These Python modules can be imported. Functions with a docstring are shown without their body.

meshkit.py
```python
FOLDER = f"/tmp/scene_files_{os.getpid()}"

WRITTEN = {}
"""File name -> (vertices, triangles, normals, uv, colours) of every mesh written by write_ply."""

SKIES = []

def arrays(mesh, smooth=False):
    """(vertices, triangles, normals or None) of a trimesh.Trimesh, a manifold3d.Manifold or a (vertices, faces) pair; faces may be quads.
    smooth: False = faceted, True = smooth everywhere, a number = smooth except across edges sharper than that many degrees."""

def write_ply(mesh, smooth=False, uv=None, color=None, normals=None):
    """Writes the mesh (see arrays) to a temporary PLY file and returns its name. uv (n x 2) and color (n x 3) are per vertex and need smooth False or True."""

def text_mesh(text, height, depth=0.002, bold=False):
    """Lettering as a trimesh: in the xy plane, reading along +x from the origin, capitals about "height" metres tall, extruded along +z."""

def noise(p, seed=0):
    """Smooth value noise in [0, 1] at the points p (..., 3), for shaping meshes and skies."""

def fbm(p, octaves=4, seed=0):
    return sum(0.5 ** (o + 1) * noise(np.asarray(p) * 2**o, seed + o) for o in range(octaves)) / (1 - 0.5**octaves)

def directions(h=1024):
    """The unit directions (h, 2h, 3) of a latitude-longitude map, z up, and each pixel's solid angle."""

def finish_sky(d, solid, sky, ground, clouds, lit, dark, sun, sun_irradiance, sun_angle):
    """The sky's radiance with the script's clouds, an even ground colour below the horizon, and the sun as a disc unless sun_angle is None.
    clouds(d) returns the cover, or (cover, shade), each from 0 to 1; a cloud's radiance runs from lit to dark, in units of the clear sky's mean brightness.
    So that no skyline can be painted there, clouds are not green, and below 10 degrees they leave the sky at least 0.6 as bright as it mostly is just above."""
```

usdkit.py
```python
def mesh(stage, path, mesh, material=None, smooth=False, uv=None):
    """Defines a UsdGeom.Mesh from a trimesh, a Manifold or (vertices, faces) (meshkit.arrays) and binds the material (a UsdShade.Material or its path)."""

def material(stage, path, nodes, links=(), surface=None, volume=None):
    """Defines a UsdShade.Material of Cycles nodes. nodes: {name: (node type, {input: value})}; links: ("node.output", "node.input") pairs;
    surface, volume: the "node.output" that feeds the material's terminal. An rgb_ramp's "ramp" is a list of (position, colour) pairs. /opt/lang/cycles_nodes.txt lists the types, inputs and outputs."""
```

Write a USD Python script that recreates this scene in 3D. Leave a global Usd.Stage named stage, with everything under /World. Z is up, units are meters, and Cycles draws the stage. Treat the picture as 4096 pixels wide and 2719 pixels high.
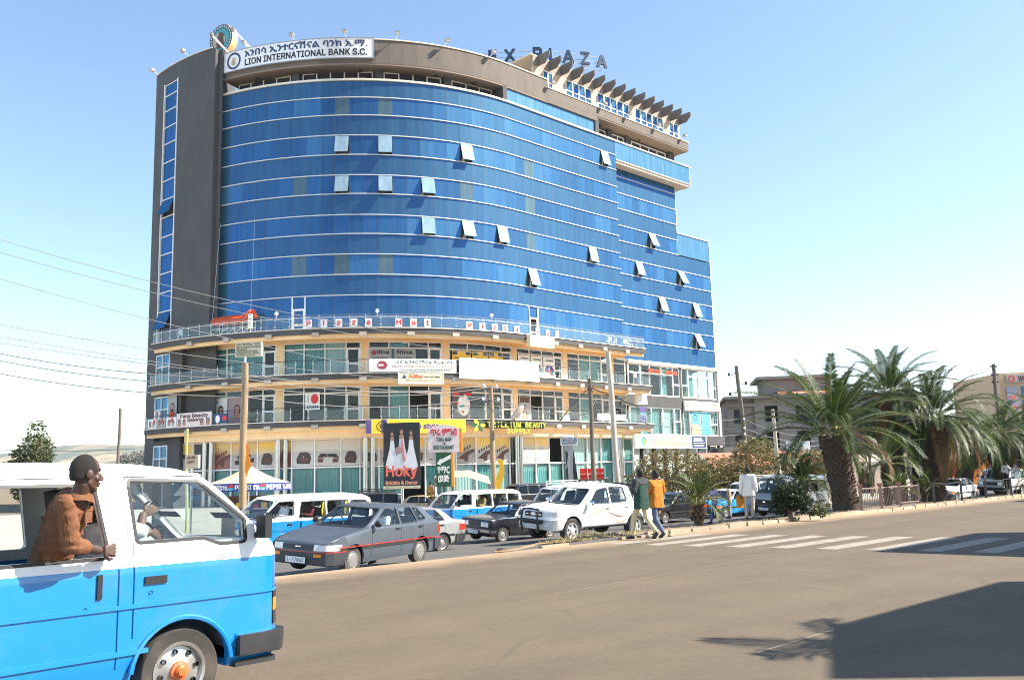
import math, random, glob
import numpy as np, trimesh, manifold3d as m3
import usdkit, meshkit
from pxr import Usd, UsdGeom, UsdLux, UsdShade, Sdf, Gf
from shapely.geometry import Polygon
from shapely import affinity, union_all, box as sbox

stage = Usd.Stage.CreateInMemory()
UsdGeom.SetStageUpAxis(stage, UsdGeom.Tokens.z)
UsdGeom.SetStageMetersPerUnit(stage, 1.0)
UsdGeom.Xform.Define(stage, '/World')
UsdGeom.Scope.Define(stage, '/World/Looks')
rnd = random.Random(7)
PI = math.pi

# ---------------------------------------------------------------- camera, sky, sun, exposure
EXPOSURE = 1.5
SKY_STRENGTH, SUN_INTENSITY = 0.092, 1.25
SUN_AZ_VEC, SUN_EL = (0.997, -0.08), math.radians(42)
PITCH, ROLL, FPX, EYE = math.radians(8.3), math.radians(1.41), 3647.0, np.array([0, 0, 1.75])
_fw = np.array([0, math.cos(PITCH), math.sin(PITCH)]); _r0 = np.array([1., 0, 0]); _u0 = np.cross(_r0, _fw)
_rt = math.cos(ROLL)*_r0 - math.sin(ROLL)*_u0; _up = np.cross(_rt, _fw)
cam = UsdGeom.Camera.Define(stage, '/World/camera')
cam.CreateHorizontalApertureAttr(36.0); cam.CreateVerticalApertureAttr(36.0*679/1024)
cam.CreateFocalLengthAttr(36.0*FPX/4096); cam.CreateClippingRangeAttr(Gf.Vec2f(0.1, 20000))
cam.CreateExposureAttr(EXPOSURE)
cam.AddTransformOp().Set(Gf.Matrix4d(*_rt, 0, *_up, 0, *(-_fw), 0, *EYE, 1))
SUN_DIR = np.array([SUN_AZ_VEC[0]*math.cos(SUN_EL), SUN_AZ_VEC[1]*math.cos(SUN_EL), math.sin(SUN_EL)]); SUN_DIR /= np.linalg.norm(SUN_DIR)
skym = usdkit.material(stage, '/World/Looks/sky_air', {
    'sky': ('sky_texture', {'sky_type': 'single_scattering', 'sun_disc': False, 'sun_elevation': SUN_EL, 'sun_rotation': math.atan2(SUN_DIR[0], SUN_DIR[1]),
                            'altitude': 1200.0, 'air_density': 1.3, 'aerosol_density': .9, 'ozone_density': 2.2}),
    'bg': ('background_shader', {'strength': SKY_STRENGTH})}, [('sky.color', 'bg.color')], surface='bg.background')
dome = UsdLux.DomeLight.Define(stage, '/World/sky'); dome.CreateIntensityAttr(1.0)
UsdShade.MaterialBindingAPI.Apply(dome.GetPrim()).Bind(skym)
sun = UsdLux.DistantLight.Define(stage, '/World/sun')
sun.CreateIntensityAttr(SUN_INTENSITY); sun.CreateAngleAttr(0.53); sun.CreateColorAttr(Gf.Vec3f(1.0, 0.93, 0.82)); sun.CreateNormalizeAttr(True)
_z = SUN_DIR; _x = np.cross([0, 0, 1], _z); _x /= np.linalg.norm(_x); _y = np.cross(_z, _x)
sun.AddTransformOp().Set(Gf.Matrix4d(*_x, 0, *_y, 0, *_z, 0, 0, 0, 100, 1))

# ---------------------------------------------------------------- things and parts
def keys(p, **k):
    for a, b in k.items():
        if b: p.SetCustomDataByKey(a, b)
keys(dome.GetPrim(), kind='structure', label='clear blue sky paling to white over the street', category='sky')
_names = {}
def uniq(parent, name):
    n = _names.get((parent, name), 0); _names[(parent, name)] = n+1
    return parent + '/' + (name if n == 0 else '%s_%03d' % (name, n))
class Node:
    def __init__(s, path, loc=(0, 0, 0), rz=0.): s.path, s.loc, s.rz = path, np.array(loc, float), rz
GROUPS = {'floodlight': 'floodlights along the parapets', 'palm': 'tall palms planted along the median', 'young_palm': 'small palms planted along the median', 'minibus': 'blue and white minibuses in the street', 'plastic_chair': 'white chairs on the top balcony', 'globe_lamp': 'globe lamps on the top balcony rail',
          'wooden_pole': 'wooden utility poles along the street', 'concrete_pole': 'concrete poles along the street', 'scrub_tree': 'scrub trees in front of the buildings', 'sedan': 'sedans in the street', 'estate_car': 'tall estate cars in the street', 'dark_fence': 'dark iron fences on the median', 'roadside_building': 'buildings on the near side of the street', 'person': 'people in the street and vehicles', 'sign_spotlight': 'spotlight arms by the roof emblem'}
def thing(name, label, cat, loc=(0, 0, 0), rz=0., group=None, kind=None, scale=None):
    group = group or GROUPS.get(name)
    path = uniq('/World', name)
    x = UsdGeom.Xform.Define(stage, path); x.AddTranslateOp().Set(Gf.Vec3d(*map(float, loc)))
    if rz: x.AddRotateZOp().Set(math.degrees(rz))
    if scale: x.AddScaleOp().Set(Gf.Vec3f(*(scale if np.ndim(scale) else (scale,)*3)))
    keys(x.GetPrim(), label=label, category=cat, group=group, kind=kind)
    return Node(path, loc, rz)
def put(name, g, mat, parent=None, smooth=None, w=False, label=None, cat=None, group=None, kind=None):
    """one Mesh under parent (local coordinates, or world ones with w) or under /World"""
    v, f = g.arr() if isinstance(g, G) else G().man(g).arr()
    if not len(f): return None
    if w and parent is not None:
        v = v - parent.loc
        if parent.rz:
            c, s = math.cos(-parent.rz), math.sin(-parent.rz); v = v @ np.array([[c, -s, 0], [s, c, 0], [0, 0, 1]]).T
    path = uniq(parent.path if parent else '/World', name)
    m = usdkit.mesh(stage, path, (v, f), mat, smooth=smooth or False)
    keys(m.GetPrim(), label=label, category=cat, group=group, kind=kind)
    return Node(path, parent.loc if parent else (0, 0, 0), parent.rz if parent else 0.)
def copy_of(node, label, loc, rz=0., cat=None, group=None, scale=None):
    was = stage.GetPrimAtPath(node.path).GetCustomData()
    base = node.path.rsplit('/', 1)[1].rstrip('0123456789').rstrip('_')
    n = thing(base, label, cat or was['category'], loc, rz, group or was.get('group'), None, scale)
    p = stage.GetPrimAtPath(n.path)
    p.GetReferences().AddInternalReference(node.path); p.SetInstanceable(True)
    return n

def nrm(a): a = np.asarray(a, float); return a/np.linalg.norm(a)
class G:
    """collects faces of one mesh"""
    def __init__(s): s.v, s.f, s.n = [], [], 0
    def add(s, v, f):
        v = np.asarray(v, float).reshape(-1, 3); f = np.asarray(f, int)
        if f.ndim == 2 and f.shape[1] == 4: f = np.vstack([f[:, [0, 1, 2]], f[:, [0, 2, 3]]])
        if len(f): s.v.append(v); s.f.append(f + s.n); s.n += len(v)
        return s
    def arr(s): return (np.vstack(s.v), np.vstack(s.f)) if s.v else (np.zeros((0, 3)), np.zeros((0, 3), int))
    def man(s, m):
        if hasattr(m, 'to_mesh'):
            t = m.to_mesh(); return s.add(t.vert_properties[:, :3], t.tri_verts)
        if isinstance(m, tuple): return s.add(*m)
        return s.add(m.vertices, m.faces)
    def hexa(s, p): return s.add(p, [[0, 3, 2, 1], [4, 5, 6, 7], [0, 1, 5, 4], [1, 2, 6, 5], [2, 3, 7, 6], [3, 0, 4, 7]])
    def box(s, x0, x1, y0, y1, z0, z1):
        return s.hexa([(x0, y0, z0), (x1, y0, z0), (x1, y1, z0), (x0, y1, z0), (x0, y0, z1), (x1, y0, z1), (x1, y1, z1), (x0, y1, z1)])
    def obox(s, c, a, b, d):
        c, a, b, d = (np.asarray(q, float) for q in (c, a, b, d))
        return s.hexa([c-a-b-d, c+a-b-d, c+a+b-d, c-a+b-d, c-a-b+d, c+a-b+d, c+a+b+d, c-a+b+d])
    def beam(s, p, q, w, h, up=(0, 0, 1)):
        p, q = np.asarray(p, float), np.asarray(q, float); t = nrm(q-p)
        b = np.cross(up, t); b = nrm(b) if np.linalg.norm(b) > 1e-6 else np.array([1., 0, 0]); u = np.cross(t, b)
        return s.obox((p+q)/2, (q-p)/2, b*w/2, u*h/2)
    def tube(s, pts, r, n=6, cap=True):
        pts = np.asarray(pts, float); m = len(pts); r = np.broadcast_to(r, m)
        t = np.gradient(pts, axis=0); t /= np.linalg.norm(t, axis=1)[:, None]
        ref = np.array([0, 0, 1.]) if abs(t[:, 2]).max() < .95 else np.array([.3, 1., .1])
        a = np.cross(t, ref); a /= np.linalg.norm(a, axis=1)[:, None]; b = np.cross(t, a)
        th = np.arange(n)*2*PI/n
        v = (pts[:, None] + r[:, None, None]*(a[:, None]*np.cos(th)[None, :, None] + b[:, None]*np.sin(th)[None, :, None])).reshape(-1, 3)
        f = [[i*n+j, i*n+(j+1) % n, (i+1)*n+(j+1) % n, (i+1)*n+j] for i in range(m-1) for j in range(n)]
        s.add(v, f)
        if cap:
            s.add(v[:n], [[0, j, j+1] for j in range(1, n-1)]); s.add(v[-n:], [[0, j+1, j] for j in range(1, n-1)])
        return s
    def lathe(s, prof, n=16, c=(0, 0, 0), axis='z'):
        m = len(prof); th = np.arange(n)*2*PI/n; v = []
        for r, z in prof:
            for t in th:
                p = (r*math.cos(t), r*math.sin(t), z)
                if axis == 'y': p = (p[0], p[2], p[1])
                if axis == 'x': p = (p[2], p[0], p[1])
                v.append(p)
        f = [[i*n+j, i*n+(j+1) % n, (i+1)*n+(j+1) % n, (i+1)*n+j] for i in range(m-1) for j in range(n)]
        return s.add(np.array(v)+np.array(c), f)
    def quad(s, *p): return s.add(p, [[0, 1, 2, 3]])
    def sheet(s, P):
        """grid of points a x b x 3"""
        P = np.asarray(P, float); a, b = P.shape[:2]
        return s.add(P.reshape(-1, 3), [[i*b+j, (i+1)*b+j, (i+1)*b+j+1, i*b+j+1] for i in range(a-1) for j in range(b-1)])
    def prism(s, poly, h, M=None):
        """shapely polygon or points, extruded along z by h; M maps (n,3) points"""
        if not hasattr(poly, 'area'): poly = Polygon(poly)
        for p in getattr(poly, 'geoms', [poly]):
            if p.is_empty or p.area < 1e-8: continue
            t = trimesh.creation.extrude_polygon(p, h, engine='earcut'); v = np.array(t.vertices)
            s.add(M(v) if M else v, t.faces)
        return s
    def sweep(s, path, prof, M):
        """closed profile [(a,b)] swept along path parameters; M(t, a, b) -> point"""
        m, n = len(path), len(prof)
        v = np.array([M(t, a, b) for t in path for a, b in prof])
        s.add(v, [[i*n+j, i*n+(j+1) % n, (i+1)*n+(j+1) % n, (i+1)*n+j] for i in range(m-1) for j in range(n)])
        _, tri = trimesh.creation.triangulate_polygon(Polygon(prof), engine='earcut')
        pv, _ = trimesh.creation.triangulate_polygon(Polygon(prof), engine='earcut')
        for t, fl in ((path[0], 1), (path[-1], -1)): s.add([M(t, a, b) for a, b in pv], tri[:, ::fl])
        return s
def frame3(o, right, up):
    o, right, up = np.asarray(o, float), nrm(right), nrm(up); n = np.cross(right, up)
    return lambda v: o + v[:, :1]*right + v[:, 1:2]*up + v[:, 2:3]*n

# ---------------------------------------------------------------- lettering
_fd = (glob.glob('/opt/blender-*/*/datafiles/fonts/') or [''])[0]
_tc = {}
def txt(text, h, depth=.01, bold=False, font=None, wide=1.0):
    """lettering in the xy plane from the origin, as (v, f); font 'eth' for the Amharic script"""
    k = (text, h, depth, bold, font, wide)
    if k in _tc: return _tc[k]
    from PIL import Image, ImageDraw, ImageFont
    ft = ImageFont.truetype(_fd + ('NotoSansEthiopic-Regular.woff2' if font == 'eth' else 'Inter.woff2'), 64)
    x0, y0, x1, y1 = ft.getbbox(text, anchor='ls', stroke_width=2*bold)
    im = Image.new('L', (x1-x0+8, y1-y0+8)); ImageDraw.Draw(im).text((4-x0, 4-y0), text, 255, ft, anchor='ls', stroke_width=2*bold)
    on = np.pad(np.asarray(im) > 127, ((0, 0), (1, 1))).astype(np.int8)
    r, a = np.nonzero(np.diff(on, axis=1) == 1); e = np.nonzero(np.diff(on, axis=1) == -1)[1]
    sh = union_all(sbox(a, -r-1, e, -r)).buffer(.6).buffer(-.6).simplify(.9); q = h/47.0
    sh = affinity.affine_transform(sh, [q*wide, 0, 0, q, -4*q*wide, (4-y0)*q])
    g = G(); g.prism(sh, depth); _tc[k] = g.arr()
    return _tc[k]
def twidth(t): return t[0][:, 0].max() - t[0][:, 0].min()
def fit(text, w, h, depth=.01, **k):
    v, f = txt(text, h, depth, **k); v = v.copy(); a = v[:, 0].min(); v[:, 0] = (v[:, 0]-a)*w/np.ptp(v[:, 0]); return v, f

# ---------------------------------------------------------------- materials
_mats = {}
def M(name, col, rough=.6, metal=0., var=.12, scale=4., bump=0., spec=.5, coat=0., dirt=None, stretch=(1, 1, 1), detail=4., bscale=None, em=None, nvar=None):
    """principled paint with tone variation by noise, optional dirt colour (col, amount, scale) and bump"""
    if name in _mats: return _mats[name]
    c = np.array(col, float)
    n = {'geo': ('geometry', {}), 'map': ('mapping', {'scale': stretch}), 'no': ('noise_texture', {'scale': scale, 'detail': detail, 'roughness': .6}),
         'lo': ('map_range', {'from_min': .25, 'from_max': .75, 'to_min': 0., 'to_max': 1., 'clamp': True}),
         'mx': ('mix_color', {'a': c*(1-var), 'b': np.minimum(c*(1+var), 1.)}),
         'p': ('principled_bsdf', {'roughness': rough, 'metallic': metal, 'specular_ior_level': spec, 'coat_weight': coat})}
    l = [('geo.position', 'map.vector'), ('map.vector', 'no.vector'), ('no.fac', 'lo.value'), ('lo.result', 'mx.fac')]
    out = 'mx.result'
    if dirt:
        n['dn'] = ('noise_texture', {'scale': dirt[2], 'detail': 6., 'roughness': .65}); n['dr'] = ('map_range', {'from_min': .48, 'from_max': .72, 'to_min': 0., 'to_max': dirt[1], 'clamp': True})
        n['dm'] = ('mix_color', {'b': dirt[0]})
        l += [('map.vector', 'dn.vector'), ('dn.fac', 'dr.value'), ('dr.result', 'dm.fac'), (out, 'dm.a')]; out = 'dm.result'
    l.append((out, 'p.base_color'))
    if bump:
        n['bn'] = ('noise_texture', {'scale': bscale or scale*6, 'detail': 5.}); n['b'] = ('bump', {'strength': bump, 'distance': .02})
        l += [('geo.position', 'bn.vector'), ('bn.fac', 'b.height'), ('b.normal', 'p.normal')]
    if em is not None: n['p'][1].update(emission_color=col, emission_strength=em)
    _mats[name] = usdkit.material(stage, '/World/Looks/'+name, n, l, surface='p.BSDF')
    return _mats[name]
def glass(name, tint=(.6, .75, .75), rough=.02, dens=.0, ior=1.5):
    """thin pane: fresnel mix of clear (tinted) and mirror"""
    if name in _mats: return _mats[name]
    n = {'geo': ('geometry', {}), 'inv': ('math', {'math_type': 'subtract', 'value1': 1.}), 'ff': ('math', {'math_type': 'multiply'}), 'fr': ('fresnel', {'IOR': ior}), 't': ('transparent_bsdf', {'color': tint}), 'g': ('glossy_bsdf', {'color': (.95, .97, 1), 'roughness': rough}), 'm': ('mix_closure', {})}
    l = [('geo.backfacing', 'inv.value2'), ('fr.fac', 'ff.value1'), ('inv.value', 'ff.value2'), ('ff.value', 'm.fac'), ('t.BSDF', 'm.closure1'), ('g.BSDF', 'm.closure2')]; out = 'm.closure'
    if dens:
        n['d'] = ('diffuse_bsdf', {'color': (.5, .5, .47)}); n['m2'] = ('mix_closure', {'fac': dens})
        l += [('m.closure', 'm2.closure1'), ('d.BSDF', 'm2.closure2')]; out = 'm2.closure'
    _mats[name] = usdkit.material(stage, '/World/Looks/'+name, n, l, surface=out)
    return _mats[name]
def leafmat(name, a, b, trans=.35):
    if name in _mats: return _mats[name]
    n = {'geo': ('geometry', {}), 'w': ('noise_texture', {'scale': 1.3, 'detail': 3.}), 'mv': ('math', {'math_type': 'multiply_add', 'value2': .55, 'value3': .0}),
         'ad': ('math', {'math_type': 'multiply_add', 'value2': .9, 'value3': -.2}), 'sum': ('math', {'math_type': 'add', 'use_clamp': True}), 'mx': ('mix_color', {'a': a, 'b': b}),
         'p': ('principled_bsdf', {'roughness': .5, 'specular_ior_level': .35}), 't': ('translucent_bsdf', {}), 'm': ('mix_closure', {'fac': trans})}
    l = [('geo.position', 'w.vector'), ('geo.random_per_island', 'mv.value1'), ('w.fac', 'ad.value1'), ('mv.value', 'sum.value1'), ('ad.value', 'sum.value2'), ('sum.value', 'mx.fac'),
         ('mx.result', 'p.base_color'), ('mx.result', 't.color'), ('p.BSDF', 'm.closure1'), ('t.BSDF', 'm.closure2')]
    _mats[name] = usdkit.material(stage, '/World/Looks/'+name, n, l, surface='m.closure')
    return _mats[name]
WHITE = M('white_metal', (.72, .72, .70), .45, dirt=((.45, .4, .33), .35, 2.5))
BLACK = M('black_rubber', (.012, .012, .013), .55)
DARK = M('dark_void', (.02, .02, .022), .8)
STEEL = M('stainless_steel', (.62, .62, .6), .22, 1.0, var=.05)

# ---------------------------------------------------------------- road frame: w along the road (away), u across it (to the far side)
AE = math.radians(44); RD = np.array([math.cos(AE), math.sin(AE)]); RN = np.array([-math.sin(AE), math.cos(AE)]); U0 = 15.3
_GU, _GZ = [0, 1, 5, 10, 16, 24, 40], [0, -.2, -.45, -.72, -.88, -.88, -.5]
def gz(u): return float(np.interp(u, _GU, _GZ))
def R(w, u, dz=0.):
    p = RD*w + RN*(U0+u); return np.array([p[0], p[1], gz(u)+dz])
def WU(x, y): p = np.array([x, y]); return float(RD@p), float(RN@p)-U0
def gnd(x, y, dz=0.): return np.array([x, y, gz(WU(x, y)[1])+dz])
# ---------------------------------------------------------------- ground, roads, markings, median
def road_mat(name, a, b, dusty, u_dust=None):
    n = {'geo': ('geometry', {}), 'rot': ('vector_rotate', {'rotation_type' if False else 'rotate_type': 'z_axis', 'angle': -AE}),
         'st': ('mapping', {'scale': (.05, .9, 1)}), 'n1': ('noise_texture', {'scale': 1., 'detail': 5., 'roughness': .6}),
         'n2': ('noise_texture', {'scale': .8, 'detail': 6., 'roughness': .62}), 'n3': ('noise_texture', {'scale': 95., 'detail': 3.}), 'n4': ('noise_texture', {'scale': 14., 'detail': 4.}),
         'r1': ('map_range', {'from_min': .3, 'from_max': .7, 'clamp': True}), 'r2': ('map_range', {'from_min': .3, 'from_max': .8, 'to_max': .6, 'clamp': True}),
         'r3': ('map_range', {'from_min': .35, 'from_max': .65, 'to_min': .82, 'to_max': 1.18, 'clamp': True}), 'r4': ('map_range', {'from_min': .3, 'from_max': .7, 'to_min': .9, 'to_max': 1.1, 'clamp': True}),
         'm1': ('mix_color', {'a': a, 'b': b}), 'm2': ('mix_color', {'b': dusty}), 'g': ('mix_color', {'blend_type': 'multiply', 'fac': 1.}), 'g2': ('mix_color', {'blend_type': 'multiply', 'fac': 1.}),
         'b': ('bump', {'strength': .35, 'distance': .006}), 'p': ('principled_bsdf', {'roughness': .82, 'specular_ior_level': .3})}
    l = [('geo.position', 'rot.vector'), ('rot.vector', 'st.vector'), ('st.vector', 'n1.vector'), ('rot.vector', 'n2.vector'), ('geo.position', 'n3.vector'), ('geo.position', 'n4.vector'),
         ('n1.fac', 'r1.value'), ('n2.fac', 'r2.value'), ('n3.fac', 'r3.value'), ('n4.fac', 'r4.value'), ('r1.result', 'm1.fac'), ('m1.result', 'm2.a'), ('r2.result', 'm2.fac'),
         ('m2.result', 'g.a'), ('r3.result', 'g.b'), ('g.result', 'g2.a'), ('r4.result', 'g2.b'), ('n3.fac', 'b.height'), ('b.normal', 'p.normal')]
    out = 'g2.result'
    # cracks, oil stains, patched strips
    n.update({'cw': ('noise_texture', {'scale': .9, 'detail': 3.}), 'cv': ('mix_color', {'fac': .12}), 'vo': ('voronoi_texture', {'feature': 'distance_to_edge', 'scale': .28}), 'cr': ('map_range', {'from_min': .002, 'from_max': .012, 'to_min': 1., 'to_max': 0., 'clamp': True}),
              'cm': ('map_range', {'from_min': .48, 'from_max': .6, 'clamp': True}), 'cf': ('math', {'math_type': 'multiply'}), 'cf2': ('math', {'math_type': 'multiply', 'value2': .22}), 'mc': ('mix_color', {'b': (.035, .028, .021)}),
              'on': ('noise_texture', {'scale': .55, 'detail': 5., 'roughness': .55}), 'orr': ('map_range', {'from_min': .60, 'from_max': .72, 'to_max': .45, 'clamp': True}), 'mo': ('mix_color', {'b': (.05, .042, .034)})})
    l += [('rot.vector', 'cw.vector'), ('rot.vector', 'cv.a'), ('cw.color', 'cv.b'), ('cv.result', 'vo.vector'), ('vo.distance', 'cr.value'), ('n2.fac', 'cm.value'), ('cr.result', 'cf.value1'), ('cm.result', 'cf.value2'), ('cf.value', 'cf2.value1'),
          (out, 'mo.a'), ('st.vector', 'on.vector'), ('on.fac', 'orr.value'), ('orr.result', 'mo.fac'), ('mo.result', 'mc.a'), ('cf2.value', 'mc.fac')]; out = 'mc.result'
    if u_dust:   # sand blown against the kerb: by distance from it, with a ragged edge
        n.update({'sx': ('separate_xyz', {}), 'ad': ('math', {'math_type': 'multiply_add', 'value2': 1.1}), 'ur': ('map_range', {'from_min': u_dust[0], 'from_max': u_dust[1], 'clamp': True}), 'md': ('mix_color', {'b': u_dust[2]})})
        l += [('rot.vector', 'sx.vector'), ('n2.fac', 'ad.value1'), ('sx.y', 'ad.value3'), ('ad.value', 'ur.value'), (out, 'md.a'), ('ur.result', 'md.fac')]; out = 'md.result'
    return usdkit.material(stage, '/World/Looks/'+name, n, l+[(out, 'p.base_color')], surface='p.BSDF')
SOIL = M('dry_soil', (.205, .142, .085), .95, var=.35, scale=2.6, bump=.6, dirt=((.30, .225, .135), .7, 1.1))
ASPH = road_mat('worn_asphalt', (.084, .064, .043), (.120, .092, .062), (.152, .115, .074), (U0-.75, U0+.75, (.36, .25, .15)))
ASPH2 = road_mat('far_asphalt', (.075, .072, .069), (.105, .099, .09), (.13, .115, .09))
PAVE = M('forecourt_concrete', (.42, .38, .32), .9, var=.15, scale=.8, bump=.2)
PAINT = M('worn_road_paint', (.27, .235, .19), .8, var=.18, scale=7., dirt=((.15, .122, .09), .9, 3.2))
def rsheet(ws, us, dz):
    return G().sheet([[R(w, u, dz) for u in us] for w in ws])
far = [-2500, -900, -300, -120, -60, -20, 0, 40, 80, 120, 200, 400, 900, 2500, 5000]
put('ground', rsheet(far, [-2500, -600, -120, -30, -14, -6, 0, 1, 5, 10, 16, 24, 40, 70, 150, 600, 3000, 7000], -.012), SOIL, kind='structure', label='dry brown earth under the street and out to the hills', cat='ground')
put('near_road', rsheet([-60, -20, 0, 10, 20, 30, 40, 60, 90, 140, 220], [-34, -12, -6, -3, -1, -.02], 0), ASPH, kind='structure', label='sunlit dusty asphalt carriageway in the foreground', cat='road')
put('far_road', rsheet([-80, -20, 0, 20, 40, 60, 90, 140, 220], [-.02, 1, 2, 5, 10, 15.9], -.002), ASPH2, kind='structure', label='grey asphalt carriageway beyond the median full of vehicles', cat='road')
put('forecourt', rsheet([-60, 0, 20, 40, 60, 90], [16.2, 20, 24, 32, 40, 60], .09), PAVE, kind='structure', label='concrete forecourt in front of the glass building', cat='pavement')
zc = thing('zebra_crossing', 'worn white zebra stripes across the near carriageway', 'crossing', R(19, -4), 0, kind='structure')
for k in range(11):
    w0 = 17.2+.24*k; w1 = 21.1+.25*k; u0, u1 = -.97*k-1.02, -.97*k-.55
    put('stripe', G().sheet([[R(a, u, .004) for u in (u0, u1)] for a in np.linspace(w0, w1, 4)]), PAINT, zc, w=True)
for (a, b) in (((9.8, -5.88), (16.6, -5.42)), ((7.9, -10.37), (9.5, -10.34)), ((24.5, -4.9), (40, -4.4))):
    p, q = R(*a), R(*b); t = nrm(q-p); nn = np.array([-t[1], t[0], 0])*.014; z = np.array([0, 0, .004])
    put('lane_line', G().quad(p-nn+z, q-nn+z, q+nn+z, p+nn+z), M('faded_line', (.21, .175, .13), .85, var=.2, scale=5.), kind='structure', label=None)
# median: bed of soil with kerbstones laid one by one on both sides
md = thing('median', 'raised dusty median strip edged with worn kerbstones', 'median', R(15, .4), 0, kind='structure')
ws = np.concatenate([np.linspace(14.2, 60, 60), np.linspace(64, 150, 14)])
def bed(w, t):
    wid = 2.2*min(1, (w-14.0)/9+.12); u = .17 + t*(wid-.35)
    h = .10+.05*math.sin(w*1.7+t*3)*math.sin(t*PI) + .07*math.sin(t*PI)*min(1, (w-14)/4) - (0.08 if w < 15 else 0)
    return R(w, u)*[1, 1, 0] + [0, 0, (gz(0) if t < .5 else gz(wid)*.55)*0 + gz(u)*.75 + h]
put('soil_bed', G().sheet([[bed(w, t) for t in np.linspace(0, 1, 7)] for w in ws]), SOIL, md, smooth=60, w=True)
KERB = [M('kerb_stone_%s' % n, c, .9, var=.2, scale=5., bump=.5, dirt=((.36, .27, .17), .6, 1.5)) for n, c in (('pale', (.33, .28, .21)), ('mid', (.27, .225, .165)), ('warm', (.33, .25, .17)))]
w = 15.6
while w < 118:
    L = rnd.uniform(.85, 1.2) if w < 70 else 2.4
    low = .6 if w < 19 else 1
    for side in (0, 1):
        if side and w < 22: continue
        if not side and 15.6 < w < 18.4 and rnd.random() < .5: continue
        u0 = 0 if not side else 2.2; h = (.125 + rnd.uniform(-.015, .02))*low; a = rnd.uniform(-.02, .02)
        base = gz(u0+.1); pts = []
        for zz, e in ((base-.2, 0), (base+h, .018)):
            for ww, uu in ((w+.012+e, u0+a+e), (w+L-.012-e, u0-a+e), (w+L-.012-e, u0+.17-a-e), (w+.012+e, u0+.17+a-e)):
                p = R(ww, uu); p[2] = zz + (rnd.uniform(-.012, .012) if e else 0); pts.append(p)
        put('kerbstone', G().hexa(pts), rnd.choice(KERB), md, w=True)
    w += L+.01
# far kerb of the forecourt
fk = thing('forecourt_kerb', 'grey kerb along the far pavement behind the parked cars', 'kerb', R(20, 16), 0, kind='structure')
for k in range(40):
    put('kerbstone', G().sweep([k*2-10, k*2-8.02], [(15.9, -.2), (16.2, -.2), (16.2, .1), (15.92, .1)], lambda t, a, b: R(t, a, b)), KERB[k % 3], fk, w=True)
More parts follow.
